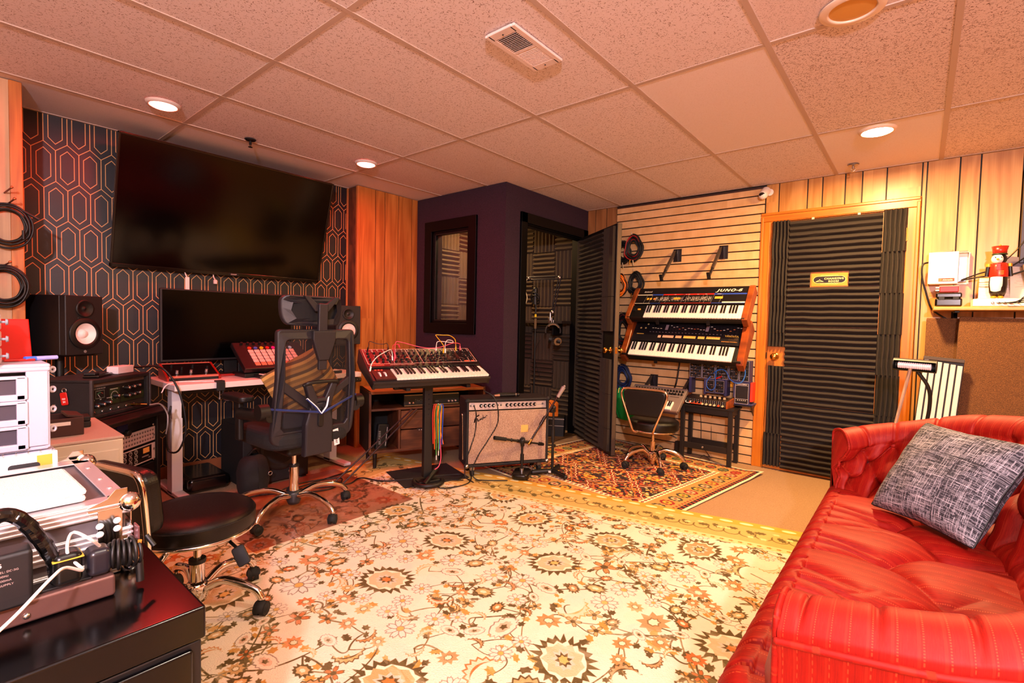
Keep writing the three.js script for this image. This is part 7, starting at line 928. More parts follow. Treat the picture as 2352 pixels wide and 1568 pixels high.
{
  const t = T('security_camera', 'small white wall camera above the corner of the door casing', 'security camera', [-1.03, 2.285, ZB + 0.012]); const wm = M({ color: 0xeae0da, roughness: 0.35 });
  P(t, 'mount', [cyl(0.028, 0.028, 0.012, 0.02, 0.02, 0.004, 24, Math.PI / 2), bar([0.02, 0.02, 0.008], [0.0, 0.02, 0.04], 0.012)], wm); P(t, 'body', [bar([-0.005, 0.035, 0.02], [-0.012, -0.015, 0.085], 0.034, 0.034, 24), sph(0.034, -0.012, -0.015, 0.085, 20)], wm); P(t, 'lens', tf(sph(0.024, 0, 0, 0, 18, 1, 0.7, 0.5), -0.016, -0.012, 0.108), blackGloss);
}

// ---------- right-hand wall: shelf and what stands on it ----------
{
  const s = T('wall_shelf', 'yellow wooden wall shelf on black brackets right of the changing room door', 'shelf', [0.56, 1.331, -4.4]), pm = M({ map: rep(woodTex(0xb57428, 0xdca048, 33), 0.6, 2), roughness: 0.4 });
  P(s, 'board', bx(1.0, 0.024, 0.3, 0, 0, 0, 0.004), pm); for (const x of [-0.38, 0.35]) P(s, 'bracket', [bx(0.025, 0.16, 0.012, x, -0.092, -0.14, 0.002), bx(0.025, 0.012, 0.24, x, -0.018, -0.02, 0.002), bx(0.02, 0.012, 0.2, x, -0.08, -0.07, 0.002, 0.75)], black);
  const a = T('control_box', 'cream metal control box with open door on the panelled wall', 'control box', [0.105, 1.505, ZB + 0.001]), cm = M({ color: 0xf0e2c8, roughness: 0.35 });
  P(a, 'door_panel', bx(0.155, 0.215, 0.005, -0.002, 0.11, 0.088, 0.002), cm); P(a, 'box_wall', [bx(0.15, 0.004, 0.085, 0, 0.002, 0.043, 0), bx(0.15, 0.004, 0.085, 0, 0.213, 0.043, 0), bx(0.004, 0.215, 0.085, -0.073, 0.1075, 0.043, 0), bx(0.15, 0.215, 0.004, 0.06, 0.1075, 0.01, 0), bx(0.05, 0.004, 0.05, 0.1, 0.213, 0.03, 0.001), bx(0.004, 0.21, 0.03, 0.128, 0.1075, 0.024, 0)], cm); P(a, 'inner_board', bx(0.04, 0.17, 0.004, 0.1, 0.1, 0.015, 0.001), M({ color: 0x9a93a8, metalness: 0.5, roughness: 0.3 })); P(a, 'brand_plate', face(0.082, 0.022, 0.018, 0.028, 0.0912), printMat(256, 68, (g) => { g.fillStyle = '#8a3410'; g.fillRect(0, 0, 256, 68); g.fillStyle = '#d8784a'; g.fillRect(10, 14, 44, 40); text(g, 'Altronix', 66, 36, 42, '#f8e8d0'); text(g, 'UL', 16, 35, 24, '#8a3410'); })); P(a, 'top_hinge', [bx(0.11, 0.01, 0.02, -0.01, 0.222, 0.075, 0.003, 0, 0, 0.06), bx(0.06, 0.008, 0.03, 0.09, 0.22, 0.04, 0.002)], M({ color: 0x9a7a5c, metalness: 0.5, roughness: 0.4 }));
  const r = T('red_battery', 'red and white battery pack on the black case on the shelf', 'battery', [0.13, 1.44, -4.36]); P(r, 'body', bx(0.095, 0.04, 0.06, 0.005, 0.021, 0, 0.004), redPl); P(r, 'connector', [cyl(0.008, 0.008, 0.02, -0.052, 0.03, 0.01, 12, 0, 0, Math.PI / 2), cyl(0.008, 0.008, 0.02, -0.052, 0.012, 0.01, 12, 0, 0, Math.PI / 2)], steel); P(r, 'top_strip', bx(0.096, 0.004, 0.04, 0.005, 0.042, 0, 0.001), M({ color: 0xf0c8b8 }));
  const b = T('black_case', 'black ribbed battery case at the left end of the wall shelf', 'case', [0.135, 1.343, -4.35]); P(b, 'body', [bx(0.135, 0.055, 0.11, 0, 0.029, 0, 0.012), bx(0.13, 0.035, 0.1, 0, 0.075, -0.002, 0.01)], blackGloss); P(b, 'latch', [bx(0.03, 0.02, 0.006, -0.035, 0.055, 0.056, 0.002), bx(0.03, 0.02, 0.006, 0.035, 0.055, 0.056, 0.002)], plastic);
  one('black_lead', 'black lead looping from the cream control box behind the shelf', 'cable', tube([[0.03, 1.66, -4.5], [-0.005, 1.64, -4.48], [-0.004, 1.55, -4.48], [0.02, 1.45, -4.49], [0.045, 1.36, -4.5], [0.07, 1.32, -4.52], [0.12, 1.28, -4.53], [0.17, 1.25, -4.54]], 0.006, 60), cableB);
  const d = T('recorder_box', 'white recorder box with jacks lying on the wall shelf', 'recorder', [0.46, 1.344, -4.37]); P(d, 'case', bx(0.42, 0.046, 0.2, 0, 0.024, 0, 0.003), M({ color: 0xf2e6da, roughness: 0.4 })); for (let i = 0; i < 4; i++) P(d, 'jack', tf(lathe([[0.003, 0.006], [0.007, 0.006], [0.008, 0]], 12), -0.12 + i * 0.026, 0.022, 0.1, Math.PI / 2), steel); P(d, 'lid_sheet', bx(0.4, 0.004, 0.16, 0.01, 0.05, -0.01, 0.001), M({ color: 0xe4c8b8, roughness: 0.6 }));
  const p = T('penguin_nutcracker', 'painted penguin nutcracker figure in a red coat and red hat on the shelf', 'figurine', [0.368, 1.397, -4.38], 0.1), Sc = 1.0, bk = M({ color: 0x131014, roughness: 0.3 }), rd = M({ color: 0xc42414, roughness: 0.3 }), wt = M({ color: 0xf4ece0, roughness: 0.35 }), gd = M({ color: 0xd89a2c, roughness: 0.35, metalness: 0.3 });
  P(p, 'body', lathe([[0, 0.012], [0.03, 0.012], [0.04, 0.04], [0.044, 0.09], [0.042, 0.14], [0.04, 0.2], [0.034, 0.222], [0, 0.225]], 32), bk); P(p, 'white_belly', tf(lathe([[0, 0.02], [0.024, 0.022], [0.034, 0.05], [0.038, 0.09], [0.036, 0.142], [0, 0.142]], 28), -0.004, 0, 0.008), wt); P(p, 'red_coat', lathe([[0.0405, 0.135], [0.0455, 0.137], [0.045, 0.17], [0.0425, 0.2], [0.036, 0.224], [0.02, 0.226]], 32), rd); P(p, 'coat_flap', bx(0.02, 0.04, 0.004, -0.01, 0.198, 0.043, 0.001), M({ color: 0xa81c10, roughness: 0.35 })); for (let i = 0; i < 3; i++) P(p, 'coat_braid', bx(0.024, 0.003, 0.003, 0.004, 0.152 + i * 0.009, 0.0455, 0.001), gd);
  P(p, 'head', sph(0.036, 0, 0.25, 0, 24, 1, 1.05, 1), bk); P(p, 'face', sph(0.032, -0.008, 0.249, 0.009, 22, 1, 1.05, 1), wt); P(p, 'beak', tf(clean(new THREE.ConeGeometry(0.009, 0.024, 14)), -0.014, 0.245, 0.046, 1.7), gd); for (const s of [-1, 1]) P(p, 'eye', sph(0.0035, -0.012 + s * 0.014, 0.258, 0.038, 10), bk);
  P(p, 'hat', lathe([[0, 0.28], [0.033, 0.28], [0.034, 0.3], [0.04, 0.33], [0, 0.331]], 28), rd); P(p, 'hat_brim', lathe([[0, 0.276], [0.036, 0.276], [0.037, 0.282], [0.033, 0.285], [0, 0.285]], 28), M({ color: 0x2a3a1c, roughness: 0.4 })); P(p, 'hat_bobble', sph(0.006, 0, 0.336, 0, 12), gd); for (const s of [-1, 1]) { P(p, 'arm', bar([s * 0.05, 0.2, 0], [s * 0.056, 0.14, 0.004], 0.011, 0.01, 16), bk); P(p, 'epaulette', cyl(0.0125, 0.0125, 0.018, s * 0.049, 0.212, 0, 16), gd); P(p, 'foot', sph(0.016, s * 0.016 - 0.006, 0.008, 0.028, 14, 1, 0.5, 1.5), gd); }
  const paper = (l, g) => one('loose_paper', l, 'paper', g, M({ map: cv(256, 256, (c) => { c.fillStyle = '#efe3d6'; c.fillRect(0, 0, 256, 256); for (let i = 0; i < 40; i++) { c.strokeStyle = 'rgba(120,84,70,.5)'; c.lineWidth = 1.5; c.beginPath(); const x = rr(10, 200), y = rr(10, 240); c.moveTo(x, y); c.lineTo(x + rr(10, 50), y + rr(-4, 4)); c.stroke(); } }, true, false), roughness: 0.8, side: THREE.DoubleSide }));
  const sheet = (x, y, z, w, h, ry, rx, k) => tf(clean(grid(8, 8, (u, v, q) => q.set((u - 0.5) * w, v * h, k * Math.sin(u * 2 + v * 3)))), x, y, z, rx, ry);
  paper('crumpled white paper leaning behind the penguin figure', sheet(0.385, 1.397, -4.46, 0.2, 0.15, -0.1, -0.3, 0.015)); paper('white sheet leaning at the right behind the penguin figure', sheet(0.52, 1.4, -4.45, 0.18, 0.22, 0.1, -0.3, 0.02)); const gp = T('grey_folder', 'tall grey folder with a pale edge leaning behind the penguin figure', 'folder', [0.36, 1.397, -4.5]); P(gp, 'cover', tf(bx(0.15, 0.29, 0.004, 0.06, 0.145, 0, 0.001), 0, 0, 0, -0.1, 0, -0.2), M({ color: 0x6a5a60, roughness: 0.5 })); P(gp, 'pale_edge', tf(bx(0.01, 0.29, 0.006, -0.016, 0.145, 0.001, 0.001), 0, 0, 0, -0.1, 0, -0.2), M({ color: 0xf0dcc0 }));
  const lead = (l, pts, r = 0.0028) => one('signal_cable', l, 'cable', tube(pts, r, 50), cableB); lead('topmost of the thin black cables fanning from the control box', [[0.2, 1.53, -4.46], [0.28, 1.565, -4.42], [0.36, 1.6, -4.43], [0.46, 1.72, -4.46], [0.52, 1.84, -4.48]]); lead('middle one of the black cables crossing behind the penguin figure', [[0.2, 1.53, -4.465], [0.3, 1.57, -4.44], [0.42, 1.6, -4.44], [0.55, 1.72, -4.48]], 0.004); lead('lowest of the black cables running from the control box past the penguin figure', [[0.2, 1.525, -4.46], [0.28, 1.54, -4.42], [0.34, 1.545, -4.43], [0.44, 1.555, -4.44], [0.58, 1.62, -4.46]], 0.005); for (let i = 0; i < 4; i++) lead(['first (leftmost) dark cable plugged into the white recorder box', 'second dark cable plugged into the white recorder box', 'third dark cable plugged into the white recorder box', 'rightmost dark cable plugged into the white recorder box'][i], [[0.36 + i * 0.03, 1.366, -4.27], [0.4 + i * 0.02, 1.364 + i * 0.004, -4.24], [0.48, 1.37 + i * 0.012, -4.25], [0.62, 1.4 + i * 0.03, -4.3]], 0.003);
  const f = T('framed_board', 'dark-framed mirror hanging at the right picture edge', 'mirror', [0.76, 1.93, ZB + 0.04]); P(f, 'frame', [bx(0.03, 0.6, 0.03, -0.275, 0, 0, 0.004), bx(0.03, 0.6, 0.03, 0.275, 0, 0, 0.004), bx(0.55, 0.03, 0.03, 0, 0.285, 0, 0.004), bx(0.55, 0.03, 0.03, 0, -0.285, 0, 0.004)], M({ color: 0x2a1812, roughness: 0.4 })); P(f, 'panel', bx(0.53, 0.55, 0.008, 0, 0, -0.006, 0), M({ color: 0xb08a7c, roughness: 0.3 }));
  const g2 = T('grey_carton', 'grey-brown carton at the right end of the wall shelf', 'box', [0.62, 1.56, -4.42]); P(g2, 'carton', bx(0.26, 0.14, 0.16, 0, 0, 0, 0.003, 0, 0, 0.12), M({ color: 0xa08a78, roughness: 0.6 })); P(g2, 'stand_off', bx(0.03, 0.16, 0.1, 0.05, -0.14, 0, 0.002), M({ color: 0x6a5a50 }));
}
{ // things leaning against the wall
  const bt = speck(0x86562a, 0x38200e, 61, 256, 1), bm = M({ map: rep(bt, 3, 3), roughness: 0.95, bumpMap: rep(bumpN(256, 100, 100, 62, 2), 2, 2), bumpScale: 0.004 });
  const p1 = T('acoustic_panel', 'tall brown fabric acoustic panel leaning in front under the wall shelf', 'acoustic panel', [0.305, 0.0, -4.13], 0, null, -0.15); p1.rotation.z = -0.03; P(p1, 'fabric_wrap', bx(0.36, 1.285, 0.05, 0.03, 0.645, 0, 0.006), bm); P(p1, 'back_frame', bx(0.34, 1.2, 0.01, 0.03, 0.645, -0.03, 0.001), black);
  const p2 = T('acoustic_panel', 'brown fabric acoustic panel leaning behind the other beside the door', 'acoustic panel', [0.16, 0.0, -4.26], 0, null, -0.13); P(p2, 'fabric_wrap', bx(0.4, 1.28, 0.045, 0.07, 0.64, 0, 0.006), bm); P(p2, 'back_frame', bx(0.36, 1.2, 0.01, 0.07, 0.64, -0.027, 0.001), black);
  const k = T('slatted_rack', 'white slatted panel with dark gaps leaning beside the brown panels', 'slatted panel', [0.02, 0.0, -4.02], 0, null, -0.17); P(k, 'backing', bx(0.2, 1.03, 0.012, 0.033, 0.52, -0.012, 0.002), M({ color: 0x17120f })); k.rotation.z = -0.07; for (let i = 0; i < 6; i++) P(k, 'slat', bx(0.0245, 1.0, 0.016, -0.05 + i * 0.033, 0.51 - i * 0.004, 0, 0.002), M({ color: 0xcdc0b4, roughness: 0.45 })); P(k, 'top_cap', bx(0.2, 0.02, 0.026, 0.033, 1.02, 0, 0.002), M({ color: 0x3a2a20 }));
  const l = T('gooseneck_lamp', 'black gooseneck lamp with a white coiled tube in its trough', 'lamp', [0.06, 0.0, -3.72]); P(l, 'gooseneck', tube([[-0.02, 0.02, 0], [-0.02, 0.5, 0.0], [0.0, 0.75, 0.03], [-0.01, 0.86, 0.06], [-0.06, 0.95, 0.08]], 0.0095, 70, 12), black); P(l, 'base', lathe([[0, 0], [0.1, 0], [0.1, 0.015], [0.02, 0.03], [0, 0.03]], 28), black);
  const hd = new THREE.Group(); hd.name = 'lamp_head'; hd.position.set(-0.075, 0.985, 0.09); hd.rotation.set(-0.2, -0.1, -0.05); l.add(hd); P(hd, 'trough', [tf(clean(new THREE.CylinderGeometry(0.036, 0.036, 0.19, 28, 1, true, 0.5, 4.75)), 0, 0, 0, 0, 0, Math.PI / 2), cyl(0.036, 0.036, 0.003, 0.095, 0, 0, 28, 0, 0, Math.PI / 2), cyl(0.036, 0.036, 0.003, -0.095, 0, 0, 28, 0, 0, Math.PI / 2)], M({ color: 0x0d0b0c, roughness: 0.5, side: THREE.DoubleSide })); P(hd, 'lamp_tube', Array.from({ length: 16 }, (_, i) => tor(0.014, 0.005, -0.07 + i * 0.0093, -0.006, 0.012, 18, 0, Math.PI / 2)), M({ color: 0xf0e6f0, roughness: 0.35 }));
  const dr = T('floor_drum', 'black drum-shaped side table behind the far sofa arm', 'side table', [-0.19, 0.0, -3.62]); P(dr, 'shell', lathe([[0, 0.02], [0.19, 0.02], [0.19, 0.5], [0, 0.5]], 44), black); P(dr, 'top', lathe([[0, 0.53], [0.185, 0.532], [0.2, 0.527], [0.203, 0.515], [0.2, 0.5], [0, 0.5]], 44), blackGloss); P(dr, 'hoop', [tor(0.195, 0.008, 0, 0.49, 0, 44, Math.PI / 2), tor(0.195, 0.008, 0, 0.03, 0, 44, Math.PI / 2)], steel); for (let i = 0; i < 8; i++) P(dr, 'lug', bar([Math.cos(i * 0.785) * 0.197, 0.06, Math.sin(i * 0.785) * 0.197], [Math.cos(i * 0.785) * 0.197, 0.46, Math.sin(i * 0.785) * 0.197], 0.006), M({ color: 0x2a2628, metalness: 0.5 }));
  const bk = T('paperback', 'yellow and white paperback curling open on the black drum table', 'book', [-0.16, 0.533, -3.6], 0.25); P(bk, 'pages', tf(grid(16, 4, (u, v, q) => q.set((u - 0.5) * 0.19, 0.036 * Math.sin(Math.pow(1 - u, 1.4) * 2.4) + 0.004, (v - 0.5) * 0.15)), 0, 0, 0), M({ color: 0xf0e2d0, side: THREE.DoubleSide, roughness: 0.7 })); P(bk, 'cover', grid(16, 4, (u, v, q) => q.set((u - 0.5) * 0.195, 0.038 * Math.sin(Math.pow(1 - u, 1.4) * 2.4) + 0.007, (v - 0.5) * 0.155)), M({ map: cv(128, 128, (g) => { g.fillStyle = '#d8c020'; g.fillRect(0, 0, 128, 128); for (let i = 0; i < 12; i++) { g.fillStyle = i % 2 ? '#f0e08a' : '#8a7a10'; g.fillRect(rr(0, 100), rr(0, 120), rr(8, 40), 5); } }, true, false), side: THREE.DoubleSide, roughness: 0.5 }));
  one('wooden_stick', 'long pale wooden stick propped upright on the drum table', 'stick', bar([-0.1, 0.56, -3.55], [-0.03, 0.99, -3.62], 0.008, 0.0095, 10), M({ map: rep(woodTex(0x8a6a54, 0xc8a88c, 71, 64, 128), 1, 1), roughness: 0.7 }));
}
// ---------- sofa and its pillow ----------
{
  const satT = cv(512, 512, (g, w, h) => { g.fillStyle = '#8e0d04'; g.fillRect(0, 0, w, h); for (let i = 0; i < 9000; i++) { g.fillStyle = rnd() < 0.5 ? 'rgba(168,28,12,.28)' : 'rgba(110,6,6,.25)'; g.fillRect(rnd() * w, rnd() * h, 1.4, rr(6, 30)); } for (let i = 0; i < 8; i++) { const x = i * 64 + 10; g.fillStyle = 'rgba(160,40,18,.5)'; g.fillRect(x, 0, 9, h); for (let y = 0; y < h; y += 7) { g.fillStyle = 'rgba(206,112,56,.42)'; g.fillRect(x + 14, y, 5, 4); } g.fillStyle = 'rgba(120,8,8,.35)'; g.fillRect(x + 34, 0, 4, h); } });
  const sat = MP({ map: rep(satT, 2.6, 2.6), roughness: 0.58, specularIntensity: 0.45, bumpMap: rep(satT, 2.6, 2.6), bumpScale: 0.0006 });
  const t = T('tufted_sofa', 'red satin button-tufted sofa with rolled arms', 'sofa', [0, 0, 0]);
  // ridge (top of back and arms) and foot of the inner faces, from the near arm round to the far arm
  const rp = [[-0.17, 0.70, -1.0], [-0.07, 0.718, -1.0], [0.06, 0.742, -1.01], [0.16, 0.775, -1.03], [0.29, 0.82, -1.13], [0.38, 0.865, -1.32], [0.425, 0.885, -1.6], [0.43, 0.895, -1.95], [0.42, 0.895, -2.3], [0.39, 0.885, -2.52], [0.3, 0.865, -2.68], [0.16, 0.835, -2.79], [-0.0, 0.785, -2.82], [-0.15, 0.745, -2.81], [-0.265, 0.715, -2.735]];
  const ip = [[-0.2, 0.43, -1.1], [-0.1, 0.43, -1.11], [0.02, 0.43, -1.14], [0.12, 0.43, -1.22], [0.19, 0.43, -1.36], [0.23, 0.43, -1.55], [0.245, 0.43, -1.75], [0.245, 0.43, -1.95], [0.245, 0.43, -2.12], [0.215, 0.43, -2.26], [0.15, 0.43, -2.36], [0.06, 0.43, -2.44], [-0.07, 0.43, -2.53], [-0.18, 0.43, -2.61], [-0.27, 0.43, -2.655]];
  const R = new THREE.CatmullRomCurve3(rp.map((p) => V(...p))), I = new THREE.CatmullRomCurve3(ip.map((p) => V(...p)));
  const N = 340, K = 80, L = 3.0, up = V(0, 1, 0);
  const tufts = []; for (let r = 0; r < 3; r++) for (let i = 0; i < 16; i++) tufts.push([(i + (r % 2 ? 0.5 : 0)) * 0.2 + 0.07, 0.10 + r * 0.115]);
  const tf0 = tufts.map(([a, b]) => [a - 0.07, b - 0.1]);
  // pleated, buttoned relief for a point (a along, b across) in metres
  const dimple = (a, b, ts, sx, sy) => { let d = 0; for (const [x, y] of ts) { const q = Math.hypot(a - x, (b - y) * 1.0); if (q < 0.2) d -= 0.08 * Math.exp(-Math.pow(q / 0.055, 1.25)); } const u = a / sx, v = b / sy, e = Math.min(Math.abs(Math.sin(Math.PI * (u + v))), Math.abs(Math.sin(Math.PI * (u - v)))); return d - 0.028 * Math.exp(-Math.pow(e / 0.12, 1.0)); };
  const A = V(), B = V(), Tn = V(), O = V();
  const prof = (u, s, q) => { // s: 0 foot of inner face .. 0.55 ridge .. 1 outside foot
    const uu = 0.002 + u * 0.996; R.getPoint(uu, A); I.getPoint(uu, B); R.getTangent(uu, Tn); O.set(-Tn.z, 0, Tn.x).normalize(); // points outwards
    if (O.dot(V(A.x - B.x, 0, A.z - B.z)) < 0) O.negate();
    const rad = 0.075;
    if (s < 0.5) { const k = s / 0.5; q.lerpVectors(B, A, k); q.y = B.y + (A.y - rad - B.y) * k; const bulge = 0.035 * Math.sin(Math.PI * k) + dimple(u * L - 0.07, k * 0.36 - 0.1, tf0, 0.2, 0.115 * 2) * smooth(0.02, 0.2, k) * smooth(1.06, 0.75, k); q.addScaledVector(O, -bulge - 0.072 * k); q.y += 0.02 * 0; }
    else if (s < 0.78) { const k = (s - 0.5) / 0.28, th = Math.PI * (1.0 - k * 0.86); const pl = 1 - 0.15 * Math.exp(-Math.pow(Math.abs(Math.sin(Math.PI * (u * L - 0.07) / 0.2)) / 0.1, 1.1)) * smooth(1, 0.6, k); const rr_ = rad * pl; q.copy(A); q.y = A.y - rad + Math.sin(th) * rr_; q.addScaledVector(O, Math.cos(th) * rr_); }
    else { const k = (s - 0.78) / 0.22, th = Math.PI * 0.14; const y0 = A.y - rad + Math.sin(th) * rad, o0 = Math.cos(th) * rad; q.copy(A); q.y = y0 + (0.06 - y0) * k; q.addScaledVector(O, o0 - 0.012 * smooth(0, 0.1, k) - 0.02 * k); }
  };
  P(t, 'back_and_arms', grid(N, K, prof, (u, s) => [u * L, s * 0.9]), sat);
  for (const u of [0, 1]) { const pts = []; for (let i = 0; i <= 40; i++) { const q = V(); prof(u, i / 40, q); pts.push(q); } const c = pts.reduce((a, p) => a.add(p), V()).multiplyScalar(1 / pts.length); const fwd = V(-0.03, 0, 0); const pos = [], uv = []; for (let i = 0; i < 40; i++) for (const p of [pts[i], u ? pts[i + 1] : pts[i + 1], c]) { const q = p === c ? p.clone().add(fwd) : p; pos.push(q.x, q.y, q.z); uv.push(q.z, q.y); } const bt = pts[40], f0 = pts[0]; for (const p of [c, bt, V(f0.x, 0.06, f0.z), c, V(f0.x, 0.06, f0.z), f0]) { pos.push(p.x, p.y, p.z); uv.push(p.z, p.y); } const g = new THREE.BufferGeometry(); g.setAttribute('position', new THREE.Float32BufferAttribute(pos, 3)); g.setAttribute('uv', new THREE.Float32BufferAttribute(uv, 2)); g.computeVertexNormals(); P(t, 'arm_front', g, MP({ map: sat.map, roughness: 0.46, side: THREE.DoubleSide }));
    P(t, 'piping', tube(pts.filter((_, i) => i % 2 === 0).map((p) => p.clone().add(V(-0.004, 0, 0)).toArray()), 0.006, 80, 8), sat); }
  const pipe = []; for (let i = 0; i <= 60; i++) { const q = V(); prof(i / 60, 0.785, q); pipe.push(q.toArray()); } P(t, 'piping', tube(pipe, 0.0065, 200, 8), sat);
  const bt = lathe([[0, 0.008], [0.007, 0.007], [0.011, 0.002], [0.011, -0.002]], 16);
  for (const [a, b] of tufts) { const u = a / L, k = b / 0.36; if (u > 0.99) continue; const q = V(), q2 = V(); prof(u, k * 0.5, q); R.getTangent(u, Tn); O.set(-Tn.z, 0, Tn.x).normalize(); R.getPoint(u, A); I.getPoint(u, B); if (O.dot(V(A.x - B.x, 0, A.z - B.z)) < 0) O.negate(); const m = P(t, 'button', bt, sat); m.position.copy(q).addScaledVector(O, -0.006); m.quaternion.setFromUnitVectors(up, O.clone().negate().add(V(0, 0.35, 0)).normalize()); }
  // seat: pleats run front to back and gather at the buttons; rolls over the front
  const sb = []; for (let r = 0; r < 2; r++) for (let i = 0; i < 5; i++) sb.push([-1.22 - (i + (r % 2 ? 0.5 : 0)) * 0.37, -0.06 + r * 0.16]);
  const za = -0.98, zb = -2.76;
  const cre = []; // creases of the seat cover: [x0, z0, x1, z1, depth, width]
  for (let i = 0; i < 17; i++) { const z0 = -1.02 - i * 0.104 + rr(-0.018, 0.018), kb = Math.round((-1.22 - z0) / 0.37), bz = -1.22 - kb * 0.37; cre.push([-0.34, z0, rr(-0.1, 0.02), z0 + (bz - z0) * rr(0.45, 0.85), rr(0.02, 0.03), rr(0.012, 0.018)]); }
  for (let i = 0; i < 6; i++) { const z0 = -1.22 - i * 0.37; for (const s1 of [-1, 1]) { cre.push([-0.06, z0, 0.1, z0 + s1 * 0.185, 0.03, 0.018]); cre.push([0.1, z0 + s1 * 0.185, 0.3, z0 + s1 * 0.185 + rr(-0.08, 0.08), 0.026, 0.018]); } }
  for (let i = 0; i < 16; i++) { const z0 = rr(-2.6, -1.1), x0 = rr(-0.2, 0.2); cre.push([x0, z0, x0 + rr(0.06, 0.16), z0 + rr(-0.09, 0.09), rr(0.004, 0.009), rr(0.008, 0.014)]); }
  const seatF = (u, v, q) => { // v: 0 back .. 0.6 front edge .. 1 floor
    const z = za + (zb - za) * u; let x, y, n;
    if (v < 0.6) { const k = v / 0.6; const cq = z > -1.12 ? Math.sqrt(Math.max(0, 1 - ((z + 1.12) / 0.14) ** 2)) : 1; x = 0.32 - (0.32 + 0.25 - 0.1 * (1 - cq)) * k; y = 0.445 + 0.025 * Math.sin(k * 2.2); const zz = z + 0.012 * Math.sin(x * 11 + z * 5); let d = 0; for (const [bz, bxx] of sb) { const r = Math.hypot(z - bz, (x - bxx) * 0.8); if (r < 0.25) d -= 0.05 * Math.exp(-Math.pow(r / 0.065, 1.3)); } let low = 0; for (const [x0, z0, x1, z1, dp, wd] of cre) { const ux = x1 - x0, uz = z1 - z0, l2 = ux * ux + uz * uz, t0 = Math.min(1, Math.max(0, ((x - x0) * ux + (zz - z0) * uz) / l2)), r = Math.hypot(x - x0 - ux * t0, zz - z0 - uz * t0); if (r < 0.09) low = Math.max(low, dp * (1 - 0.55 * Math.abs(2 * t0 - 0.7) ** 2) * Math.exp(-r / wd) * (r < 0.002 ? 1 : 1)); } d -= low * smooth(0.01, 0.1, k); y += d; }
    else { const k = (v - 0.6) / 0.4, crf = Math.exp(-Math.pow(Math.abs(Math.sin(Math.PI * (z + 1.22) / 0.0925)) / 0.2, 1.3)); const w = 0.06 * Math.sqrt(Math.sin(Math.min(1, k / 0.38) * Math.PI)) * (k < 0.38 ? 1 : 0) + (k >= 0.38 ? 0.055 * Math.sin((k - 0.38) / 0.62 * Math.PI * 0.8 + 0.3) : 0); const cl_ = z > -1.12 ? Math.sqrt(Math.max(0, 1 - ((z + 1.12) / 0.14) ** 2)) : 1; x = -0.25 - (w * (1 - 0.42 * crf) + 0.012 * k) * cl_ + 0.1 * (1 - cl_); y = 0.465 - 0.022 * crf * smooth(0.25, 0, k) - 0.41 * k; }
    q.set(x, y, z);
  };
  P(t, 'seat', grid(360, 170, seatF, (u, v) => [v * 1.0, (za + (zb - za) * u)].reverse()), sat);
  for (const [bz, bxx] of sb) { if (bxx < -0.2) continue; const m = P(t, 'button', bt, sat); const q = V(); seatF((bz - za) / (zb - za), (0.32 - bxx) / 0.57 * 0.6, q); m.position.set(q.x, q.y + 0.004, q.z); }
  P(t, 'under_frame', bx(0.55, 0.3, 1.42, 0.08, 0.2, -1.97, 0.01), M({ color: 0x3a0806 })); for (const [x, z] of [[-0.2, -1.2], [-0.2, -2.6], [0.38, -1.4], [0.38, -2.6]]) P(t, 'foot', cyl(0.03, 0.02, 0.07, x, 0.048, z, 14), M({ color: 0x1a0c08 }));

  const weave = cv(512, 512, (g, W, H) => { g.fillStyle = '#2e2b31'; g.fillRect(0, 0, W, H); for (let i = 0; i < 26000; i++) { const v = rr(8, 120); g.fillStyle = `rgba(${v},${v * 0.97},${v * 1.03},.6)`; g.fillRect(rnd() * W, rnd() * H, rr(1, 4), rr(1, 4)); } for (let i = 0; i < 1500; i++) { const v = rr(120, 235), hz = i % 2, L = rr(14, 80) * (rnd() < 0.2 ? 2 : 1); g.fillStyle = `rgba(${v},${v * 0.97},${v},.8)`; g.fillRect(rnd() * W, rnd() * H, hz ? L : 2, hz ? 2 : L); } });
  // corners measured in the room: left, bottom, top
  const Lc = V(-0.112, 0.485, -2.45), Bc = V(0.16, 0.485, -2.19), Tc = V(0.035, 0.8, -2.61), ex = Bc.clone().sub(Lc), w = ex.length(), ey = Tc.clone().sub(Lc), h = ey.length(); ex.normalize(); ey.addScaledVector(ex, -ey.dot(ex)).normalize(); const en = ex.clone().cross(ey).normalize();
  const p = T('grey_cushion', 'square charcoal and white woven cushion leaning in the sofa corner', 'cushion', Lc.clone().addScaledVector(ex, w / 2).addScaledVector(ey, h / 2).addScaledVector(en, 0.0).toArray());
  p.quaternion.setFromRotationMatrix(new THREE.Matrix4().makeBasis(ex, ey, en));
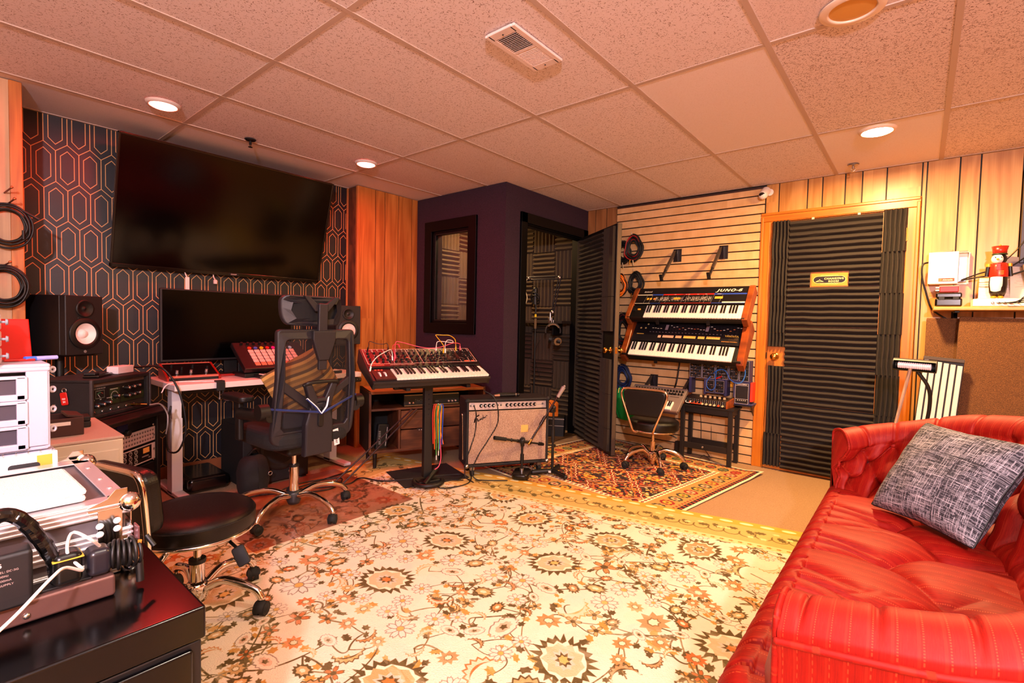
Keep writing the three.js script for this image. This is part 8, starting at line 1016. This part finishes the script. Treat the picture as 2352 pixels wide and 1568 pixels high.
  const half = (s) => grid(36, 36, (u, v, q) => { const a = (2 * u - 1) * s, b = 2 * v - 1, e = (1 - a * a) * (1 - b * b), pin = 1 - 0.07 * (1 - Math.abs(a)) * b * b, pin2 = 1 - 0.07 * (1 - Math.abs(b)) * a * a; q.set(a * w / 2 * pin2 * 1.05, b * h / 2 * pin * 1.05, s * (0.088 * Math.pow(e, 0.42) + 0.004 * nz(u * 6, v * 6, s) * Math.sqrt(e) * 2)); }, (u, v) => [u * 0.42, v * 0.42]);
  P(p, 'cushion_cover', mg(half(1), half(-1)), M({ map: rep(weave, 3.6, 3.6), roughness: 0.95, bumpMap: rep(weave, 3.6, 3.6), bumpScale: 0.001 })); const cr = [[-1, -1], [1, -1], [1, 1], [-1, 1]].map(([a, b]) => [a * w / 2 * 1.04, b * h / 2 * 1.04, 0]); const ed = []; for (let i = 0; i < 4; i++) for (let k = 0; k < 8; k++) { const t0 = k / 8, a = cr[i], b = cr[(i + 1) % 4], pin = 1 - 0.065 * (1 - Math.abs(2 * t0 - 1)); ed.push([(a[0] + (b[0] - a[0]) * t0) * (i % 2 ? pin : 1), (a[1] + (b[1] - a[1]) * t0) * (i % 2 ? 1 : pin), 0]); } P(p, 'seam_piping', tube(ed, 0.003, 160, 6, true, 0.2), black);
}
// photographer's lamp behind the camera: a bare frosted globe on a stand
{
  const [x, y, z] = FLASH.at, t = T('studio_lamp', 'white globe lamp on a slim black floor stand behind the viewpoint', 'lamp', [x, 0, z]);
  P(t, 'stand_pole', cyl(0.011, 0.014, y - 0.09, 0, (y - 0.09) / 2 + 0.02, 0, 14), black); for (let i = 0; i < 3; i++) P(t, 'stand_leg', bar([0, 0.32, 0], [Math.cos(i * 2.094) * 0.3, 0.022, Math.sin(i * 2.094) * 0.3], 0.008), black); P(t, 'lamp_socket', lathe([[0, y - 0.13], [0.03, y - 0.13], [0.036, y - 0.06], [0, y - 0.06]], 24), plastic);
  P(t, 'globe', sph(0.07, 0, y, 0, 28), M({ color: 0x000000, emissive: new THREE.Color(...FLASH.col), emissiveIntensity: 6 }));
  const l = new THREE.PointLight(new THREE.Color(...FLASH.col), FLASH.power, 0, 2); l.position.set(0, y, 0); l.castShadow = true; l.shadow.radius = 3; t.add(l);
}
renderer.render(scene, camera);
